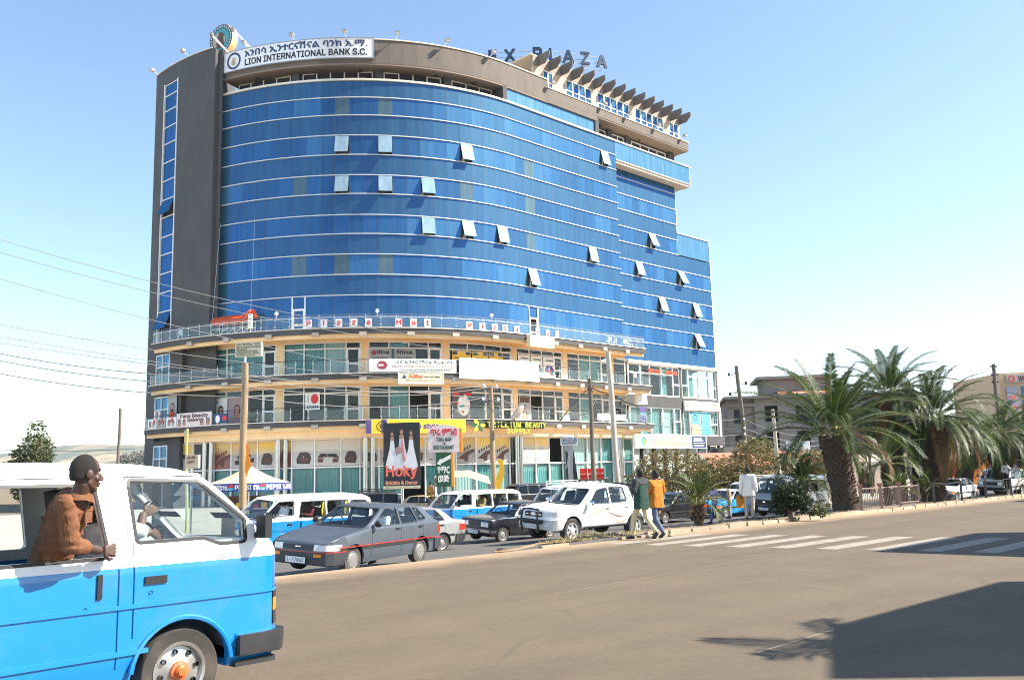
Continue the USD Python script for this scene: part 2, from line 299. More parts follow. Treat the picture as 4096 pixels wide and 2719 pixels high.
# stones and grass tufts on the median tip
for k, (w, u, r) in enumerate([(14.6, .35, .11), (15.0, .75, .07), (16.5, .2, .06), (19.2, -.35, .09), (19.9, -.5, .06)]):
    t = trimesh.creation.icosphere(1, r); t.vertices *= 1+.25*(meshkit.noise(t.vertices*9+k)[:, None]-.5); t.vertices *= [1.2, .9, .8]
    put('stone', G().add(t.vertices+R(w, u, r*.4), t.faces), DARK if k < 2 else KERB[1], smooth=50, label=['dark broken stone at the tip of the median', 'small dark stone just behind the median tip', 'small pale stone near the median kerb', 'grey stone on the road beside the walkers', 'small stone on the road left of the walkers'][k], cat='stone')
STRAW = leafmat('dry_grass', (.34, .27, .12), (.20, .20, .06), .3)
g = G(); r_ = random.Random(3)
for k in range(4200):
    w = r_.choice([r_.uniform(16, 22), r_.uniform(14.6, 60)]); u = r_.uniform(.1, 2.0)*min(1, (w-14)/9+.15)
    if meshkit.noise(np.array([w*.8, u*1.2, 0])) < .52: continue
    p = bed(w, min(1, max(0, u/2.2))); h = r_.uniform(.03, .09); a = r_.uniform(0, 6.28); d = np.array([math.cos(a), math.sin(a), 0])
    p = np.array([*R(w, u)[:2], p[2]-.01]); e = np.array([-d[1], d[0], 0])*.012
    g.add([p-e, p+e, p+d*h*.6+[0, 0, h]], [[0, 1, 2]])
put('grass', g, STRAW, label='dry grass tufts scattered on the median soil', cat='grass', kind='stuff')
# ---------------------------------------------------------------- the curved glass building
AX, AY, RL, RR = -14.3, 75.6, 25., 21.2; SE = RR*AE
def C(s, off=0., z=0.):
    """point on the facade plan: s along it (0 at its nearest point), off outwards"""
    if s < 0:
        a = s/RL; return np.array([AX+(RL+off)*math.sin(a), AY+RL-(RL+off)*math.cos(a), z])
    a = min(s/RR, AE); p = np.array([AX+(RR+off)*math.sin(a), AY+RR-(RR+off)*math.cos(a), z])
    return p + (max(s-SE, 0))*np.array([RD[0], RD[1], 0])
def cang(s): return s/RL if s < 0 else min(s/RR, AE)
def Cn(s): a = cang(s); return np.array([math.sin(a), -math.cos(a), 0.])
def Ct(s): a = cang(s); return np.array([math.cos(a), math.sin(a), 0.])
def srange(a, b, d=1.2): return np.linspace(a, b, max(2, int(abs(b-a)/d)+1))
def fsweep(g, a, b, prof, d=1.2): return g.sweep(srange(a, b, d), prof, lambda t, o, z: C(t, o, z))
def frect(g, a, b, o0, o1, z0, z1, d=1.2): return fsweep(g, a, b, [(o0, z0), (o0, z1), (o1, z1), (o1, z0)], d)
def wrap(m, s0, z0, off):
    v, f = m; return np.array([C(s0+p[0], off+p[2], z0+p[1]) for p in v]), f
STUCCO_LIT = M('parapet_stone', (.135, .113, .094), .9, var=.14, scale=.9, bump=.2, stretch=(1, 1, .35), dirt=((.09, .078, .066), .4, .8))  # same stucco as the dark walls, with the sunlit tone put into its colour
GREY = M('dark_stucco', (.072, .070, .069), .9, var=.16, scale=.9, bump=.25, stretch=(1, 1, .35), dirt=((.055, .052, .05), .5, .8))  # darker copy of that stucco, toned for the left wall in shade
BEIGE = M('beige_plaster', (.80, .56, .30), .85, var=.08, scale=.7, dirt=((.62, .44, .26), .45, .9))
CREAM = M('cream_plaster', (.74, .60, .42), .85, var=.07, scale=.7)
SOFF = M('soffit_plaster', (.62, .53, .42), .9, var=.1, scale=.8)
LEDGE = M('pale_ledge', (.66, .60, .50), .6, var=.1)
TRANS = M('white_transom', (.62, .63, .63), .35, var=.05)
MULL = M('bronze_joint', (.10, .12, .15), .5)
SHOP = glass('shop_glass', (.86, .94, .94), .01, .0)
RAILG = glass('railing_glass', (.90, .95, .94), .02, .03)
TEAL = M('teal_curtain', (.125, .27, .265), .8, var=.15, scale=2., stretch=(1, 1, .1))
PALE = M('pale_blind', (.40, .45, .42), .8, var=.15, scale=5., stretch=(1, 1, .05))
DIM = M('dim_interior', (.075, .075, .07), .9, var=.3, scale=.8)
def bluepane(name, tint, dif, fac, rough=.05, glow=.08):
    """coated solar glass: tinted mirror over a dusty body colour with faint vertical streaks"""
    n = {'geo': ('geometry', {}), 'mp': ('mapping', {'scale': (1.2, 1.2, .08)}), 'no': ('noise_texture', {'scale': 2.2, 'detail': 4.}), 'mr': ('map_range', {'from_min': .3, 'from_max': .75, 'to_min': .75, 'to_max': 1.25}),
         'c': ('mix_color', {'blend_type': 'multiply', 'fac': 1., 'a': dif}), 'd': ('diffuse_bsdf', {}), 'g': ('glossy_bsdf', {'color': tint, 'roughness': rough}), 'm': ('mix_closure', {'fac': fac}), 'dust': ('glossy_bsdf', {'color': (.22, .42, .48), 'roughness': .55}), 'm2': ('mix_closure', {'fac': glow})}
    l = [('geo.position', 'mp.vector'), ('mp.vector', 'no.vector'), ('no.fac', 'mr.value'), ('mr.result', 'c.b'), ('c.result', 'd.color'), ('d.BSDF', 'm.closure1'), ('g.BSDF', 'm.closure2'), ('m.closure', 'm2.closure1'), ('dust.BSDF', 'm2.closure2')]
    return usdkit.material(stage, '/World/Looks/'+name, n, l, surface='m2.closure')
BT = (.006, .055, .29)
VIS = [bluepane('vision_glass_a', BT, (.030, .12, .19), .5, .1), bluepane('vision_glass_b', (.007, .062, .32), (.033, .13, .21), .5, .1), bluepane('vision_glass_c', (.006, .052, .265), (.028, .11, .175), .5, .1)]
VISC = [bluepane('curtain_glass_a', (.009, .07, .34), (.04, .155, .25), .48, .1), bluepane('curtain_glass_b', (.012, .08, .34), (.055, .18, .265), .46, .1)]
VISG = bluepane('grey_glass', (.07, .11, .15), (.10, .15, .18), .4, .08)
SPAN = [bluepane('spandrel_glass_a', (.006, .05, .245), (.036, .115, .165), .48, .12, .10), bluepane('spandrel_glass_b', (.006, .048, .245), (.034, .11, .16), .48, .12, .10)]
SKYG = bluepane('terrace_glass', (.08, .19, .36), (.085, .205, .30), .4)
OPENG = bluepane('open_window_sky_sheen', (.6, .75, .78), (.29, .39, .43), .4)  # sky reflection on the tilted panes is put into a paler diffuse colour

bld = thing('plaza_building', 'tall curved blue glass office block with beige balconies and dark left wall', 'building', C(0, 0, -.8))
def bp(name, g, mat, parent=bld, smooth=None, **k): return put(name, g, mat, parent, smooth, True, **k)
# cores behind the skin
def core(a, b, off, z0, z1, depth, mat, name='core_wall'):
    f = [C(t, off)[:2] for t in srange(a, b)]
    q = [np.array(f[-1])+np.array([-.3, 1.])*depth, np.array(f[0])+np.array([.12, .99])*depth]
    g = G().prism(Polygon([*f, *q]), z1-z0); v, fc = g.arr(); v[:, 2] += z0
    return bp(name, (v, fc), mat)
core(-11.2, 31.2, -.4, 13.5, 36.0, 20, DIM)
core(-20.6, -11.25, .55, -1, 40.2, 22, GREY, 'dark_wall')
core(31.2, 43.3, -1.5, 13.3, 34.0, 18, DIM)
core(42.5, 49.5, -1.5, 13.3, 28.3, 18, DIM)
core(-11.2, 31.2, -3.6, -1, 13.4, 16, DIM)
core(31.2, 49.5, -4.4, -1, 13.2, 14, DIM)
core(-11.2, 28.6, -1.4, 36.1, 37.55, 14, GREY, 'loggia_wall')
core(28.4, 44.2, -1.6, 36.1, 37.95, 10, GREY, 'loggia_wall')
# dark left wall skin with the tall window strip, ends in a fin
g = G(); frect(g, -20.9, -19.05, .55, 1., -1, 40.35); frect(g, -16.6, -12.15, .55, 1., 13.4, 40.35); frect(g, -19.05, -16.6, .55, 1., 38.8, 40.35)
frect(g, -12.15, -11.7, -.4, 1., 13.4, 40.2); frect(g, -16.6, -14.9, .55, 1., -1, 13.4)
bp('dark_wall', g, GREY)
g = G(); frect(g, -20.95, -12.1, .9, 1.06, 40.35, 40.43); bp('coping', g, LEDGE)
zs = [15.1, 16.95, 18.73, 20.5, 22.27, 23.95, 25.8, 27.48, 29.3, 31.05, 32.87, 34.5, 36.12, 37.6, 38.7]
g = G()
for z in zs[1:]: frect(g, -18.98, -16.7, .86, .97, z-.045, z+.045)
for s in (-19.0, -16.68): frect(g, s-.06, s+.06, .8, 1.05, 13.4, 38.8)
bp('strip_frame', g, WHITE)
def pane(s0, s1, off, z0, z1, tilt=.004, th=.05, hinge=None):
    a0, a1 = C(s0, off), C(s1, off); n = Cn((s0+s1)/2); j = [rnd.uniform(-tilt, tilt) for _ in range(4)]
    P = []
    for base, k in ((-th, 0), (0, 1)):
        for (p, z, q) in ((a0, z0, 0), (a1, z0, 1), (a1, z1, 2), (a0, z1, 3)):
            P.append(np.array([p[0], p[1], z]) + n*(base + j[q]*k))
    P = np.array(P)
    if hinge:   # top hung, swung out at the bottom
        up = np.array([0, 0, 1.]); c = (a0+a1)/2; c[2] = z1
        d = P-c; t = nrm(a1-a0); u = d@t; vv = d@up; w = d@n; ca, sa = math.cos(hinge), math.sin(hinge)
        P = c + np.outer(u, t) + np.outer(vv*ca+w*sa, up) + np.outer(-vv*sa+w*ca+.05, n)
    return G().hexa(P[[0, 1, 5, 4, 3, 2, 6, 7]] if False else P)
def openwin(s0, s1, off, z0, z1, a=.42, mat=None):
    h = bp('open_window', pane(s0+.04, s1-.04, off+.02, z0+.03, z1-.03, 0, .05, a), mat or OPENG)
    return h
for i, z in enumerate(zs[:-1]):
    if i in (6, 0): openwin(-18.9, -16.8, .9, z+.05, zs[i+1]-.05, .36, VIS[0])
    else: bp('strip_pane', pane(-18.92, -16.76, .9, z+.04, zs[i+1]-.04), VIS[i % 3])
# lit triangular end of the fin and the emblem base are the wall itself
# curtain wall bands
Z = [36.12, 34.5, 32.87, 31.05, 29.3, 27.48, 25.8, 23.95, 22.27, 20.5, 18.73, 16.95, 13.7]
NC = 35; S0 = -11.7; DS = (31.45-S0)/NC
op, grey, curt = {}, {}, {}
for s, b in ((.26, 3), (4.02, 3), (11.36, 3), (.27, 5), (4.01, 5), (7.78, 5), (7.81, 7), (11.4, 7), (15.15, 7), (26.68, 7), (18.99, 9), (29.1, 1)): op[(int((s-S0)/DS), b)] = 1
for s, b in ((.26, 1), (4.0, 1), (-3.6, 5), (11.5, 5), (18.95, 5), (18.7, 7), (-3.7, 9), (18.9, 3), (.3, 9), (3.9, 9)): grey[(int((s-S0)/DS), b)] = 1
r2 = random.Random(5)
for b in (1, 3, 5, 7, 9, 11):
    k = 0
    while k < NC:
        L = r2.randint(1, 4)
        if r2.random() < (.5 if k > 14 else .22):
            for q in range(k, min(NC, k+L)): curt[(q, b)] = 1
        k += L
for b in range(12):
    for k in range(NC):
        s0, s1 = S0+k*DS, S0+(k+1)*DS; z0, z1 = Z[b+1]+.035, Z[b]-.035
        if b == 11 and k in (6, 24):   # doors on to the balcony
            g = G(); frect(g, s0, s0+.1, -.05, .06, z0, z1, 9); frect(g, s1-.1, s1, -.05, .06, z0, z1, 9); frect(g, s0, s1, -.05, .05, 15.75, 15.9, 9); frect(g, s0+.1, s1-.1, -.04, .05, 14.45, 14.6, 9); frect(g, s0+.1, s0+.22, -.04, .04, z0, 15.75, 9); frect(g, s1-.22, s1-.1, -.04, .04, z0, 15.75, 9)
            d = bp('balcony_door', g, WHITE); bp('pane', pane(s0+.1, s1-.1, -.03, 15.9, z1), VIS[0], d)
            if k == 6: bp('pane', pane(s0+.2, s1-.2, -.03, z0, 15.75), VIS[0], d)
            continue
        if (k, b) in op:
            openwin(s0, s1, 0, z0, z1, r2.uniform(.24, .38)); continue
        tl = .006
        if b % 2 == 0: bp('spandrel_panel', pane(s0+.012, s1-.012, 0, z0, z1, tl), SPAN[(k*7+b) % 2])
        else: bp('window_pane', pane(s0+.012, s1-.012, 0, z0, z1, tl), VISG if (k, b) in grey else r2.choice(VISC) if (k, b) in curt else r2.choice(VIS))
for b in range(13):
    g = G(); h = .032 if b else .085
    frect(g, S0-.02, 31.47, -.03, .09 if b else .14, Z[b]-h, Z[b]+h); bp('transom', g, TRANS if b else LEDGE)
for k in range(NC+1): bp('mullion', frect(G(), S0+k*DS-.013, S0+k*DS+.013, -.1, -.006, Z[12], Z[0], 9), MULL)
bp('corner_post', frect(G(), 31.40, 31.47, -1.2, -.04, 13.4, 34.0, 9), MULL)
g = G(); frect(g, S0-.05, S0+.02, -.05, .08, 13.4, 36.1, 9); bp('corner_post', g, WHITE)
# wing, set back
WO = -1.2; WS = [32.9+1.275*j for j in range(-1, 14)]; WS[-1] = 49.65
wop = {(3, 7), (9, 7), (6, 9), (11, 9), (5, 5), (11, 11)}
WZ = Z[:12]+[15.2, 13.1]
for b in range(1, 13):
    for j in range(14):
        if j > 8 and b < 6: continue
        if b == 1: continue
        s0, s1 = WS[j], WS[j+1]; z0, z1 = WZ[b+1]+.035, WZ[b]-.035
        if j == 8 and b < 7: s1 = 43.4
        if b == 6 and j > 8: z1 = 25.7
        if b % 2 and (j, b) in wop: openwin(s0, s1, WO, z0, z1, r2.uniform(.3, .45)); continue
        bp('spandrel_panel' if b % 2 == 0 else 'window_pane', pane(s0+.012, s1-.012, WO, z0, z1, .006), SPAN[(j+b) % 2] if b % 2 == 0 else r2.choice(VIS+VISC))
for j in range(9): bp('window_pane', pane(WS[j]+.012, (WS[j+1] if j < 8 else 43.4)-.012, WO, 32.9, 34.0), VIS[j % 3])
for j in range(9, 14): bp('terrace_pane', pane(WS[j]+.012, WS[j+1]-.012, WO, 25.84, 28.3), SKYG)
for b in range(2, 14):
    g = G(); frect(g, 31.5, 43.42 if b < 7 else 49.7, WO-.03, WO+.09, WZ[b]-.035, WZ[b]+.035, 30); bp('transom', g, TRANS)
g = G(); frect(g, 43.4, 49.72, WO-.05, WO+.1, 28.3, 28.42, 30); frect(g, 49.62, 49.74, WO-.3, WO+.06, 13.1, 28.3, 30); frect(g, 43.36, 43.44, WO-.3, WO+.04, 28.3, 34.0, 30); bp('corner_post', g, TRANS)
for j in range(15): bp('mullion', frect(G(), WS[j]-.013, WS[j]+.013, WO-.1, WO-.006, 13.1, 34 if j < 10 else 28.3, 9), MULL)
# cantilevered glass band, terrace and soffits at the top right
for k in range(11):
    a = 31.45+k*1.213; bp('terrace_pane', pane(a+.012, a+1.2, 0, 34.08, 36.05), SKYG)
g = G(); frect(g, 31.5, 44.85, -6, -.06, 33.75, 34.04, 30); bp('soffit', g, SOFF)
g = G(); frect(g, 31.45, 44.9, -.05, .1, 36.05, 36.2, 30); frect(g, 31.45, 44.9, -.05, .08, 34.0, 34.08, 30); frect(g, 44.8, 44.88, -6, 0, 34.1, 36.1, 30); bp('transom', g, LEDGE)
g = G(); frect(g, 31.3, 44.75, -6, -.1, 35.9, 36.06, 30); bp('terrace_slab', g, SOFF)
# parapet
g = G(); fsweep(g, -11.7, 21.25, [(-1.6, 37.75), (-1.6, 39.8), (.12, 39.8), (.12, 37.62)]); bp('parapet', g, STUCCO_LIT)
g = G(); frect(g, -11.7, 21.25, -.3, .2, 39.8, 39.9); bp('coping', g, LEDGE)
g = G(); frect(g, -11.7, 21.3, -2.6, .1, 37.48, 37.62); frect(g, 28.6, 44.6, -3.6, .08, 37.92, 38.04, 30); bp('soffit', g, M('soffit_brown', (.24, .19, .15), .9))
g = G(); frect(g, 21.25, 44.65, -.25, .13, 38.05, 39.0, 30); frect(g, 21.25, 28.6, -.25, .125, 37.5, 38.05, 30); frect(g, 44.4, 44.65, -6, -.25, 38.05, 39.0, 30); bp('parapet', g, STUCCO_LIT)
g = G(); frect(g, 21.3, 44.7, -.3, .2, 39.0, 39.08, 30); bp('coping', g, LEDGE)
g = G(); frect(g, 20, 44.4, -9, -.25, 38.5, 38.7, 30); frect(g, -11.5, 21, -9, -1.6, 39.3, 39.5); bp('roof_slab', g, SOFF)
for a, b, o0, o1 in ((15.25, 15.75, -2.6, .1), (28.3, 28.85, -2.6, .1), (-4.95, -4.25, -1.38, -.9), (2.85, 3.55, -1.38, -.9), (9.45, 10.15, -1.38, -.9), (31.9, 32.5, -1.58, -1.2), (34.9, 35.5, -1.58, -1.2), (42.7, 43.3, -1.58, -1.2)): bp('loggia_column', frect(G(), a, b, o0, o1, 36.15, 37.8, 9), GREY)
for k in range(10):
    a = 15.75+k*1.255; bp('terrace_pane', pane(a+.012, a+1.243, -.05, 36.2, 37.52), SKYG)
for a, b, n, off, z0, z1 in ((-11, -5.3, 4, -1.38, 36.25, 37.4), (-4.0, 2.6, 5, -1.38, 36.4, 37.4), (3.7, 9.2, 4, -1.38, 36.4, 37.4), (10.4, 15, 3, -1.38, 36.4, 37.4), (29, 31.7, 2, -1.58, 36.5, 37.6), (32.8, 34.8, 2, -1.58, 36.5, 37.6), (36.2, 42.3, 4, -1.58, 36.5, 37.6)):
    g = G(); d = (b-a)/n
    for k in range(n+1): frect(g, a+k*d-.06, a+k*d+.06, off, off+.1, z0, z1, 9)
    for z in (z0, z1): frect(g, a-.06, b+.06, off, off+.11, z-.06, z+.06, 9)
    fr = bp('loggia_window', g, WHITE)
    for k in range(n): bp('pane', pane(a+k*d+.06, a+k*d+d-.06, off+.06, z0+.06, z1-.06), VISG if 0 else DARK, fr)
g = G()
for s, o, z in ((-8.5, -.9, 37.44), (1.5, -.9, 37.44), (8.6, -.9, 37.44), (12.6, -.9, 37.44), (30.6, -1.2, 37.9), (37.2, -1.2, 37.9), (43.3, -1.2, 37.9)):
    g.lathe([(0, -.16), (.1, -.14), (.15, -.04), (.13, .02)], 10, C(s, o, z+.03))
bp('soffit_lamp', g, BLACK)
# penthouse behind the terrace with a row of sloping fins
PO = -2.2
core(21.7, 46.3, PO-.3, 38.7, 43.2, 9, SOFF, 'penthouse_wall')
g = G(); frect(g, 21.7, 46.6, PO-.28, PO, 42.3, 43.4, 30); frect(g, 21.7, 46.4, PO-.28, PO+.02, 38.8, 40.05, 30); bp('penthouse_band', g, M('roof_tan', (.26, .215, .17), .85, var=.1))
for n_, (a, b, k) in enumerate(((23.2, 24.6, 2), (26.6, 30.6, 4), (31.6, 37.0, 5), (38.0, 43.3, 5), (44.4, 46.2, 2))):
    g = G(); d = (b-a)/k
    for q in range(k+1): frect(g, a+q*d-.07, a+q*d+.07, PO-.2, PO-.02, 40.05, 42.3, 9)
    for z in (40.1, 41.1, 42.25): frect(g, a, b, PO-.2, PO-.04, z-.06, z+.06, 9)
    fr = bp('penthouse_window', g, WHITE)
    for q in range(k): bp('pane', pane(a+q*d+.07, a+q*d+d-.07, PO-.12, 40.1, 42.2, .02), VIS[q % 3], fr)
for a, b in ((21.7, 23.2), (24.6, 26.6), (30.6, 31.6), (37, 38), (43.3, 44.4), (46.2, 46.5)): bp('penthouse_pier', frect(G(), a+.02, b-.02, PO-.28, PO+.01, 40.05, 42.3, 9), M('pier_tan', (.46, .35, .24), .85))
for k in range(15):
    s = 22.4+k*1.72
    if s > 46.8: break
    bp('roof_fin', fsweep(G(), s-.05, s+.05, [(PO, 42.4), (PO, 43.5), (PO+1.65, 43.5), (PO+1.65, 43.0), (PO+1.0, 42.4)], 9), STUCCO_LIT)
g = G(); frect(g, 21.4, 46.7, PO-8, PO+.02, 43.4, 43.52, 30); bp('roof_slab', g, SOFF)
# ---- balconies
FL = {'third': (13.84, 13.36, -17.7, 32.2), 'second': (10.12, 9.64, -17.9, 33.0), 'first': (6.32, 5.86, -18.4, 33.0)}
for nm, (zt, zb, a, b) in FL.items():
    if nm == 'third': a = -17.6
    g = G(); fsweep(g, a, b, [(-.2, zb+.1), (-.2, zt-.06), (2.0, zt-.06), (2.0, zb+.02)]); sl = bp('balcony', g, BEIGE)
    g = G(); frect(g, a, b, 2.0, 2.2, zb-.02, zt-.07); bp('fascia', g, GREY, sl)
    g = G(); frect(g, a-.03, b+.03, 1.9, 2.27, zt-.07, zt); bp('ledge', g, LEDGE, sl)
    g = G(); frect(g, a, b, 1.55, 1.95, zb-.33, zb+.02); bp('edge_beam', g, BEIGE, sl)
    g = G(); s = a+.1; pitch = 1.14 if nm == 'third' else 1.32
    posts = np.linspace(a+.12, b-.12, int((b-a)/pitch)+1)
    for k, s in enumerate(posts):
        g = G().lathe([(.028, zt), (.028, zt+1.02), (.045, zt+1.03), (.03, zt+1.1), (0, zt+1.1)], 6, C(s, 2.08)*[1, 1, 0])
        for z in (zt+.25, zt+.78): frect(g, s-.09, s+.09, 2.05, 2.11, z-.02, z+.02, 9)
        bp('railing_post', g, STEEL, sl)
    for k in range(len(posts)-1):
        if nm == 'third' or k % 4 != 3 or k < 6:
            bp('railing_glass', pane(posts[k]+.08, posts[k+1]-.08, 2.08, zt+.08, zt+.88, .004, .012), RAILG, sl)
    g = G(); g.tube([C(s, 2.08, zt+1.08) for s in srange(a, b, .8)], .03, 6); bp('handrail', g, BLACK if nm != 'third' else MULL, sl)
    if nm == 'third': bp('top_rail', frect(G(), a, b, 2.06, 2.1, zt+.88, zt+.92), WHITE, sl)
    for s in (-12.7, -9.0, -5.3, -1.6, 1.95, 5.5, 9.0, 12.4, 15.9, 19.2, 22.5, 26, 29.4):
        if a < s < b: bp('bracket', frect(G(), s-.27, s+.27, 1.96, 2.215, zb-.2, zb+.12, 9), M('bracket_stone', (.42, .36, .29), .9), sl)
    for k in range(3): pass
# ---- shop floors: columns, beams, windows
COLS = [(-13.1, -12.45), (-5.6, -5.0), (1.65, 2.23), (8.55, 9.1), (15.6, 16.12), (22.25, 22.8), (29.0, 29.6)]
for zf, zc, zt, zl in ((10.12, 13.36, 13.0, 12.42), (6.32, 9.64, 9.28, 8.7)):
    for a, b in COLS: bp('column', frect(G(), a, b, -.25, .1, zf, zc, .7), BEIGE)
    bp('beam', frect(G(), -15, 31.5, -.3, .06, zt, zc), BEIGE)
    bp('floor_slab', frect(G(), -15, 31.5, -3.5, -.3, zf-.3, zf), SOFF)
    bays = [(-14.85, -13.1)] + [(COLS[i][1], COLS[i+1][0]) for i in range(6)] + [(29.6, 31.5)]
    for bi, (a, b) in enumerate(bays):
        full = b-a > 4; n = 3 if full else 1; door = b-1.25 if full else b
        ed = [a+.05+(door-a-.05)*k/n for k in range(n+1)]
        g = G()
        for k, s in enumerate(ed): frect(g, s-.05, s+.05, -.06, .04, zf, zt, 9)
        for z in (zf+.06, zl, zt-.06): frect(g, a, b, -.05, .03, z-.055, z+.055, 2)
        if full:
            for s in (b-.06, door+.1, b-.18): frect(g, s-.06, s+.06, -.05, .05, zf, zl if s != b-.06 else zt, 9)
            frect(g, door, b, -.05, .05, zl-.12, zl+.04, 9); frect(g, door+.16, b-.24, -.04, .04, zf+.95, zf+1.1, 9)
        fr = bp('shopfront', g, WHITE)
        isopen = {(10.12, 5): 1, (6.32, 3): 2, (6.32, 5): 1}.get((zf, bi))
        for k in range(n):
            bp('pane', pane(ed[k]+.05, ed[k+1]-.05, -.01, zl+.055, zt-.115), SHOP, fr)
            if isopen != k: bp('pane', pane(ed[k]+.05, ed[k+1]-.05, -.01, zf+.11, zl-.055), SHOP, fr)
            q = r2.random()
            if (zf, bi) in ((10.12, 1), (10.12, 2), (10.12, 0)) or q < .22:
                cm = PALE if (bi == 2 and k == 2) else TEAL; z0 = zf+.05; P = []
                for t in np.linspace(ed[k]+.06, ed[k+1]-.06, 28): P.append([C(t, -.16+.025*math.sin(t*26), z) for z in (z0, zt-.1)])
                bp('curtain', G().sheet(P), cm, fr)
        if full:
            bp('pane', pane(door+.1, b-.12, -.02, zl+.06, zt-.12), SHOP, fr)
            for z0, z1 in ((zf+.1, zf+.95), (zf+1.1, zl-.12)): bp('pane', pane(door+.16, b-.24, -.02, z0, z1), SHOP, fr)
# dark wall of the podium at the left with its own windows
for zf in (10.12, 6.32, 2.0):
    g = G(); frect(g, -18.9, -16.75, .6, 1.06, zf+.1, zf+.2)
    for s in (-18.9, -17.8, -16.7): frect(g, s-.05, s+.05, .9, 1.05, zf+.1, zf+2.9, 9)
    for z in (zf+2.85, zf+1.75): frect(g, -18.9, -16.7, .92, 1.03, z-.05, z+.05, 9)
    fr = bp('side_window', g, WHITE)
    for s in (-18.85, -17.75):
        for z0, z1 in ((.2, 1.7), (1.8, 2.8)): bp('pane', pane(s, s+1.0, .96, zf+z0, zf+z1), SKYG if z0 > 1 else VISG, fr)
    g = G(); frect(g, -20.9, -18.95, .55, 1., zf-2, zf+3.3); frect(g, -18.95, -16.65, .55, 1., zf+2.9, zf+3.3); bp('dark_wall', g, GREY)
# ---- ground floor: glass front with poster film, steel columns, plinth
bp('ground_beam', frect(G(), -13.6, 31.5, .3, 1.6, 4.95, 5.86), BEIGE)
bp('plinth', frect(G(), -20.5, 31.5, -.3, .75, -1, -.55), GREY)
for s in (-11.75, -4.85, 2.05, 8.6, 15.0, 21.6, 28.6):
    bp('steel_column', G().lathe([(.2, -.6), (.2, 4.95)], 14, C(s, 1.1)*[1, 1, 0]), STEEL, smooth=40)
    bp('steel_column', G().lathe([(.2, -.6), (.2, 4.95)], 14, C(s+.55, .95)*[1, 1, 0]), STEEL, smooth=40)
gb = [-20.2, -17.9, -15.8, -13.6, -11.2, -9.4, -6.9, -5.3, -3.9, -2.0, .1, 1.6, 3.1, 5.0, 6.8, 8.2, 9.4, 11.2, 13.0, 14.6, 16.0, 17.7, 19.4, 21.2, 22.6, 24.6, 26.6, 28.4, 30, 31.5]
g = G()
for s in gb: frect(g, s-.05, s+.05, .52, .66, -.55, 4.95, 9)
for z in (-.5, 2.6, 4.9): frect(g, -20.2, 31.5, .54, .65, z-.06, z+.06)
gf = bp('ground_shopfront', g, WHITE)
for k in range(len(gb)-1):
    bp('pane', pane(gb[k]+.05, gb[k+1]-.05, .6, -.44, 2.54), SHOP, gf)
    if k > 22 or k == 19: bp('pane', pane(gb[k]+.05, gb[k+1]-.05, .6, 2.66, 4.84), SHOP, gf)
    if k not in (13, 19):
        P = [[C(t, .42+.03*math.sin(t*24), z) for z in (-.45, 2.5 if k < 23 else 4.8)] for t in np.linspace(gb[k]+.06, gb[k+1]-.06, 26)]
        bp('curtain', G().sheet(P), PALE if k in (16, 18, 24, 25, 27) else TEAL, gf)
# ---- wing podium
g = G(); frect(g, 33.3, 49.8, WO-.3, WO+.25, 12.85, 13.2, 30); bp('cornice', g, CREAM)
g = G(); frect(g, 31.5, 49.7, WO-4, WO, 9.4, 9.6, 30); frect(g, 31.5, 49.7, WO-4, WO, 5.3, 5.5, 30); bp('floor_slab', g, SOFF)
g = G(); frect(g, 31.6, 42.5, WO-.3, WO+.12, 8.35, 9.5, 30); frect(g, 42.7, 49.7, WO-.3, WO+.1, 8.2, 9.5, 30); frect(g, 31.5, 50, WO-.3, WO+.5, 4.3, 5.3, 30); frect(g, 42.4, 42.75, WO-.3, WO+.08, 5.3, 12.85, 30); frect(g, 49.5, 49.75, WO-.3, WO+.08, 5.3, 12.85, 30); bp('wing_band', g, GREY)
for (a, b, z0, z1, cols, cross) in ((33.5, 42.4, 9.55, 12.85, (33.5, 35.5, 37.1, 39.1, 41.2, 42.4), ((41.2, 42.4, 10.9), (33.5, 41.2, 11.9))), (42.75, 49.5, 9.55, 12.85, (42.8, 44.05, 46.05, 48.05, 49.5), ((42.8, 44.05, 10.9), (44.05, 48.05, 12.0), (48.05, 49.5, 10.9))),
                                    (33.5, 42.4, 5.35, 8.35, (33.5, 35.3, 37.1, 39.1, 41.15, 42.35), ((41.15, 42.35, 6.9),)), (42.75, 49.5, 5.35, 8.2, (42.8, 44.05, 46.1, 48, 49.5), ((48, 49.5, 6.7),))):
    g = G()
    for s in cols: frect(g, s-.07, s+.07, WO-.1, WO+.03, z0, z1, 9)
    for z in (z0+.06, z1-.06): frect(g, a, b, WO-.09, WO+.02, z-.07, z+.07, 9)
    for p, q, z in cross: frect(g, p, q, WO-.09, WO+.02, z-.08, z+.08, 9)
    fr = bp('wing_window', g, WHITE)
    for i in range(len(cols)-1):
        bp('pane', pane(cols[i]+.07, cols[i+1]-.07, WO-.03, z0+.1, z1-.1), SHOP, fr)
        if z0 < 7 or i % 2: 
            P = [[C(t, WO-.3+.03*math.sin(t*22), z) for z in (z0+.1, z1-.15)] for t in np.linspace(cols[i]+.08, cols[i+1]-(.08 if z0 < 7 else .8), 22)]
            bp('curtain', G().sheet(P), TEAL if i != 3 or z0 > 7 else PALE, fr)
for k in range(9): bp('wing_pier', frect(G(), 33.5+k*2-.12, 33.5+k*2+.12, WO-.2, WO+.02, -1, 4.3, 9), GREY)
g = G()
for k in range(8):
    P = [[C(t, WO-.3+.03*math.sin(t*22), z) for z in (-.6, 4.2)] for t in np.linspace(33.7+k*2, 35.3+k*2, 22)]; g.sheet(P)
bp('curtain', g, PALE)
from shapely.geometry.polygon import orient
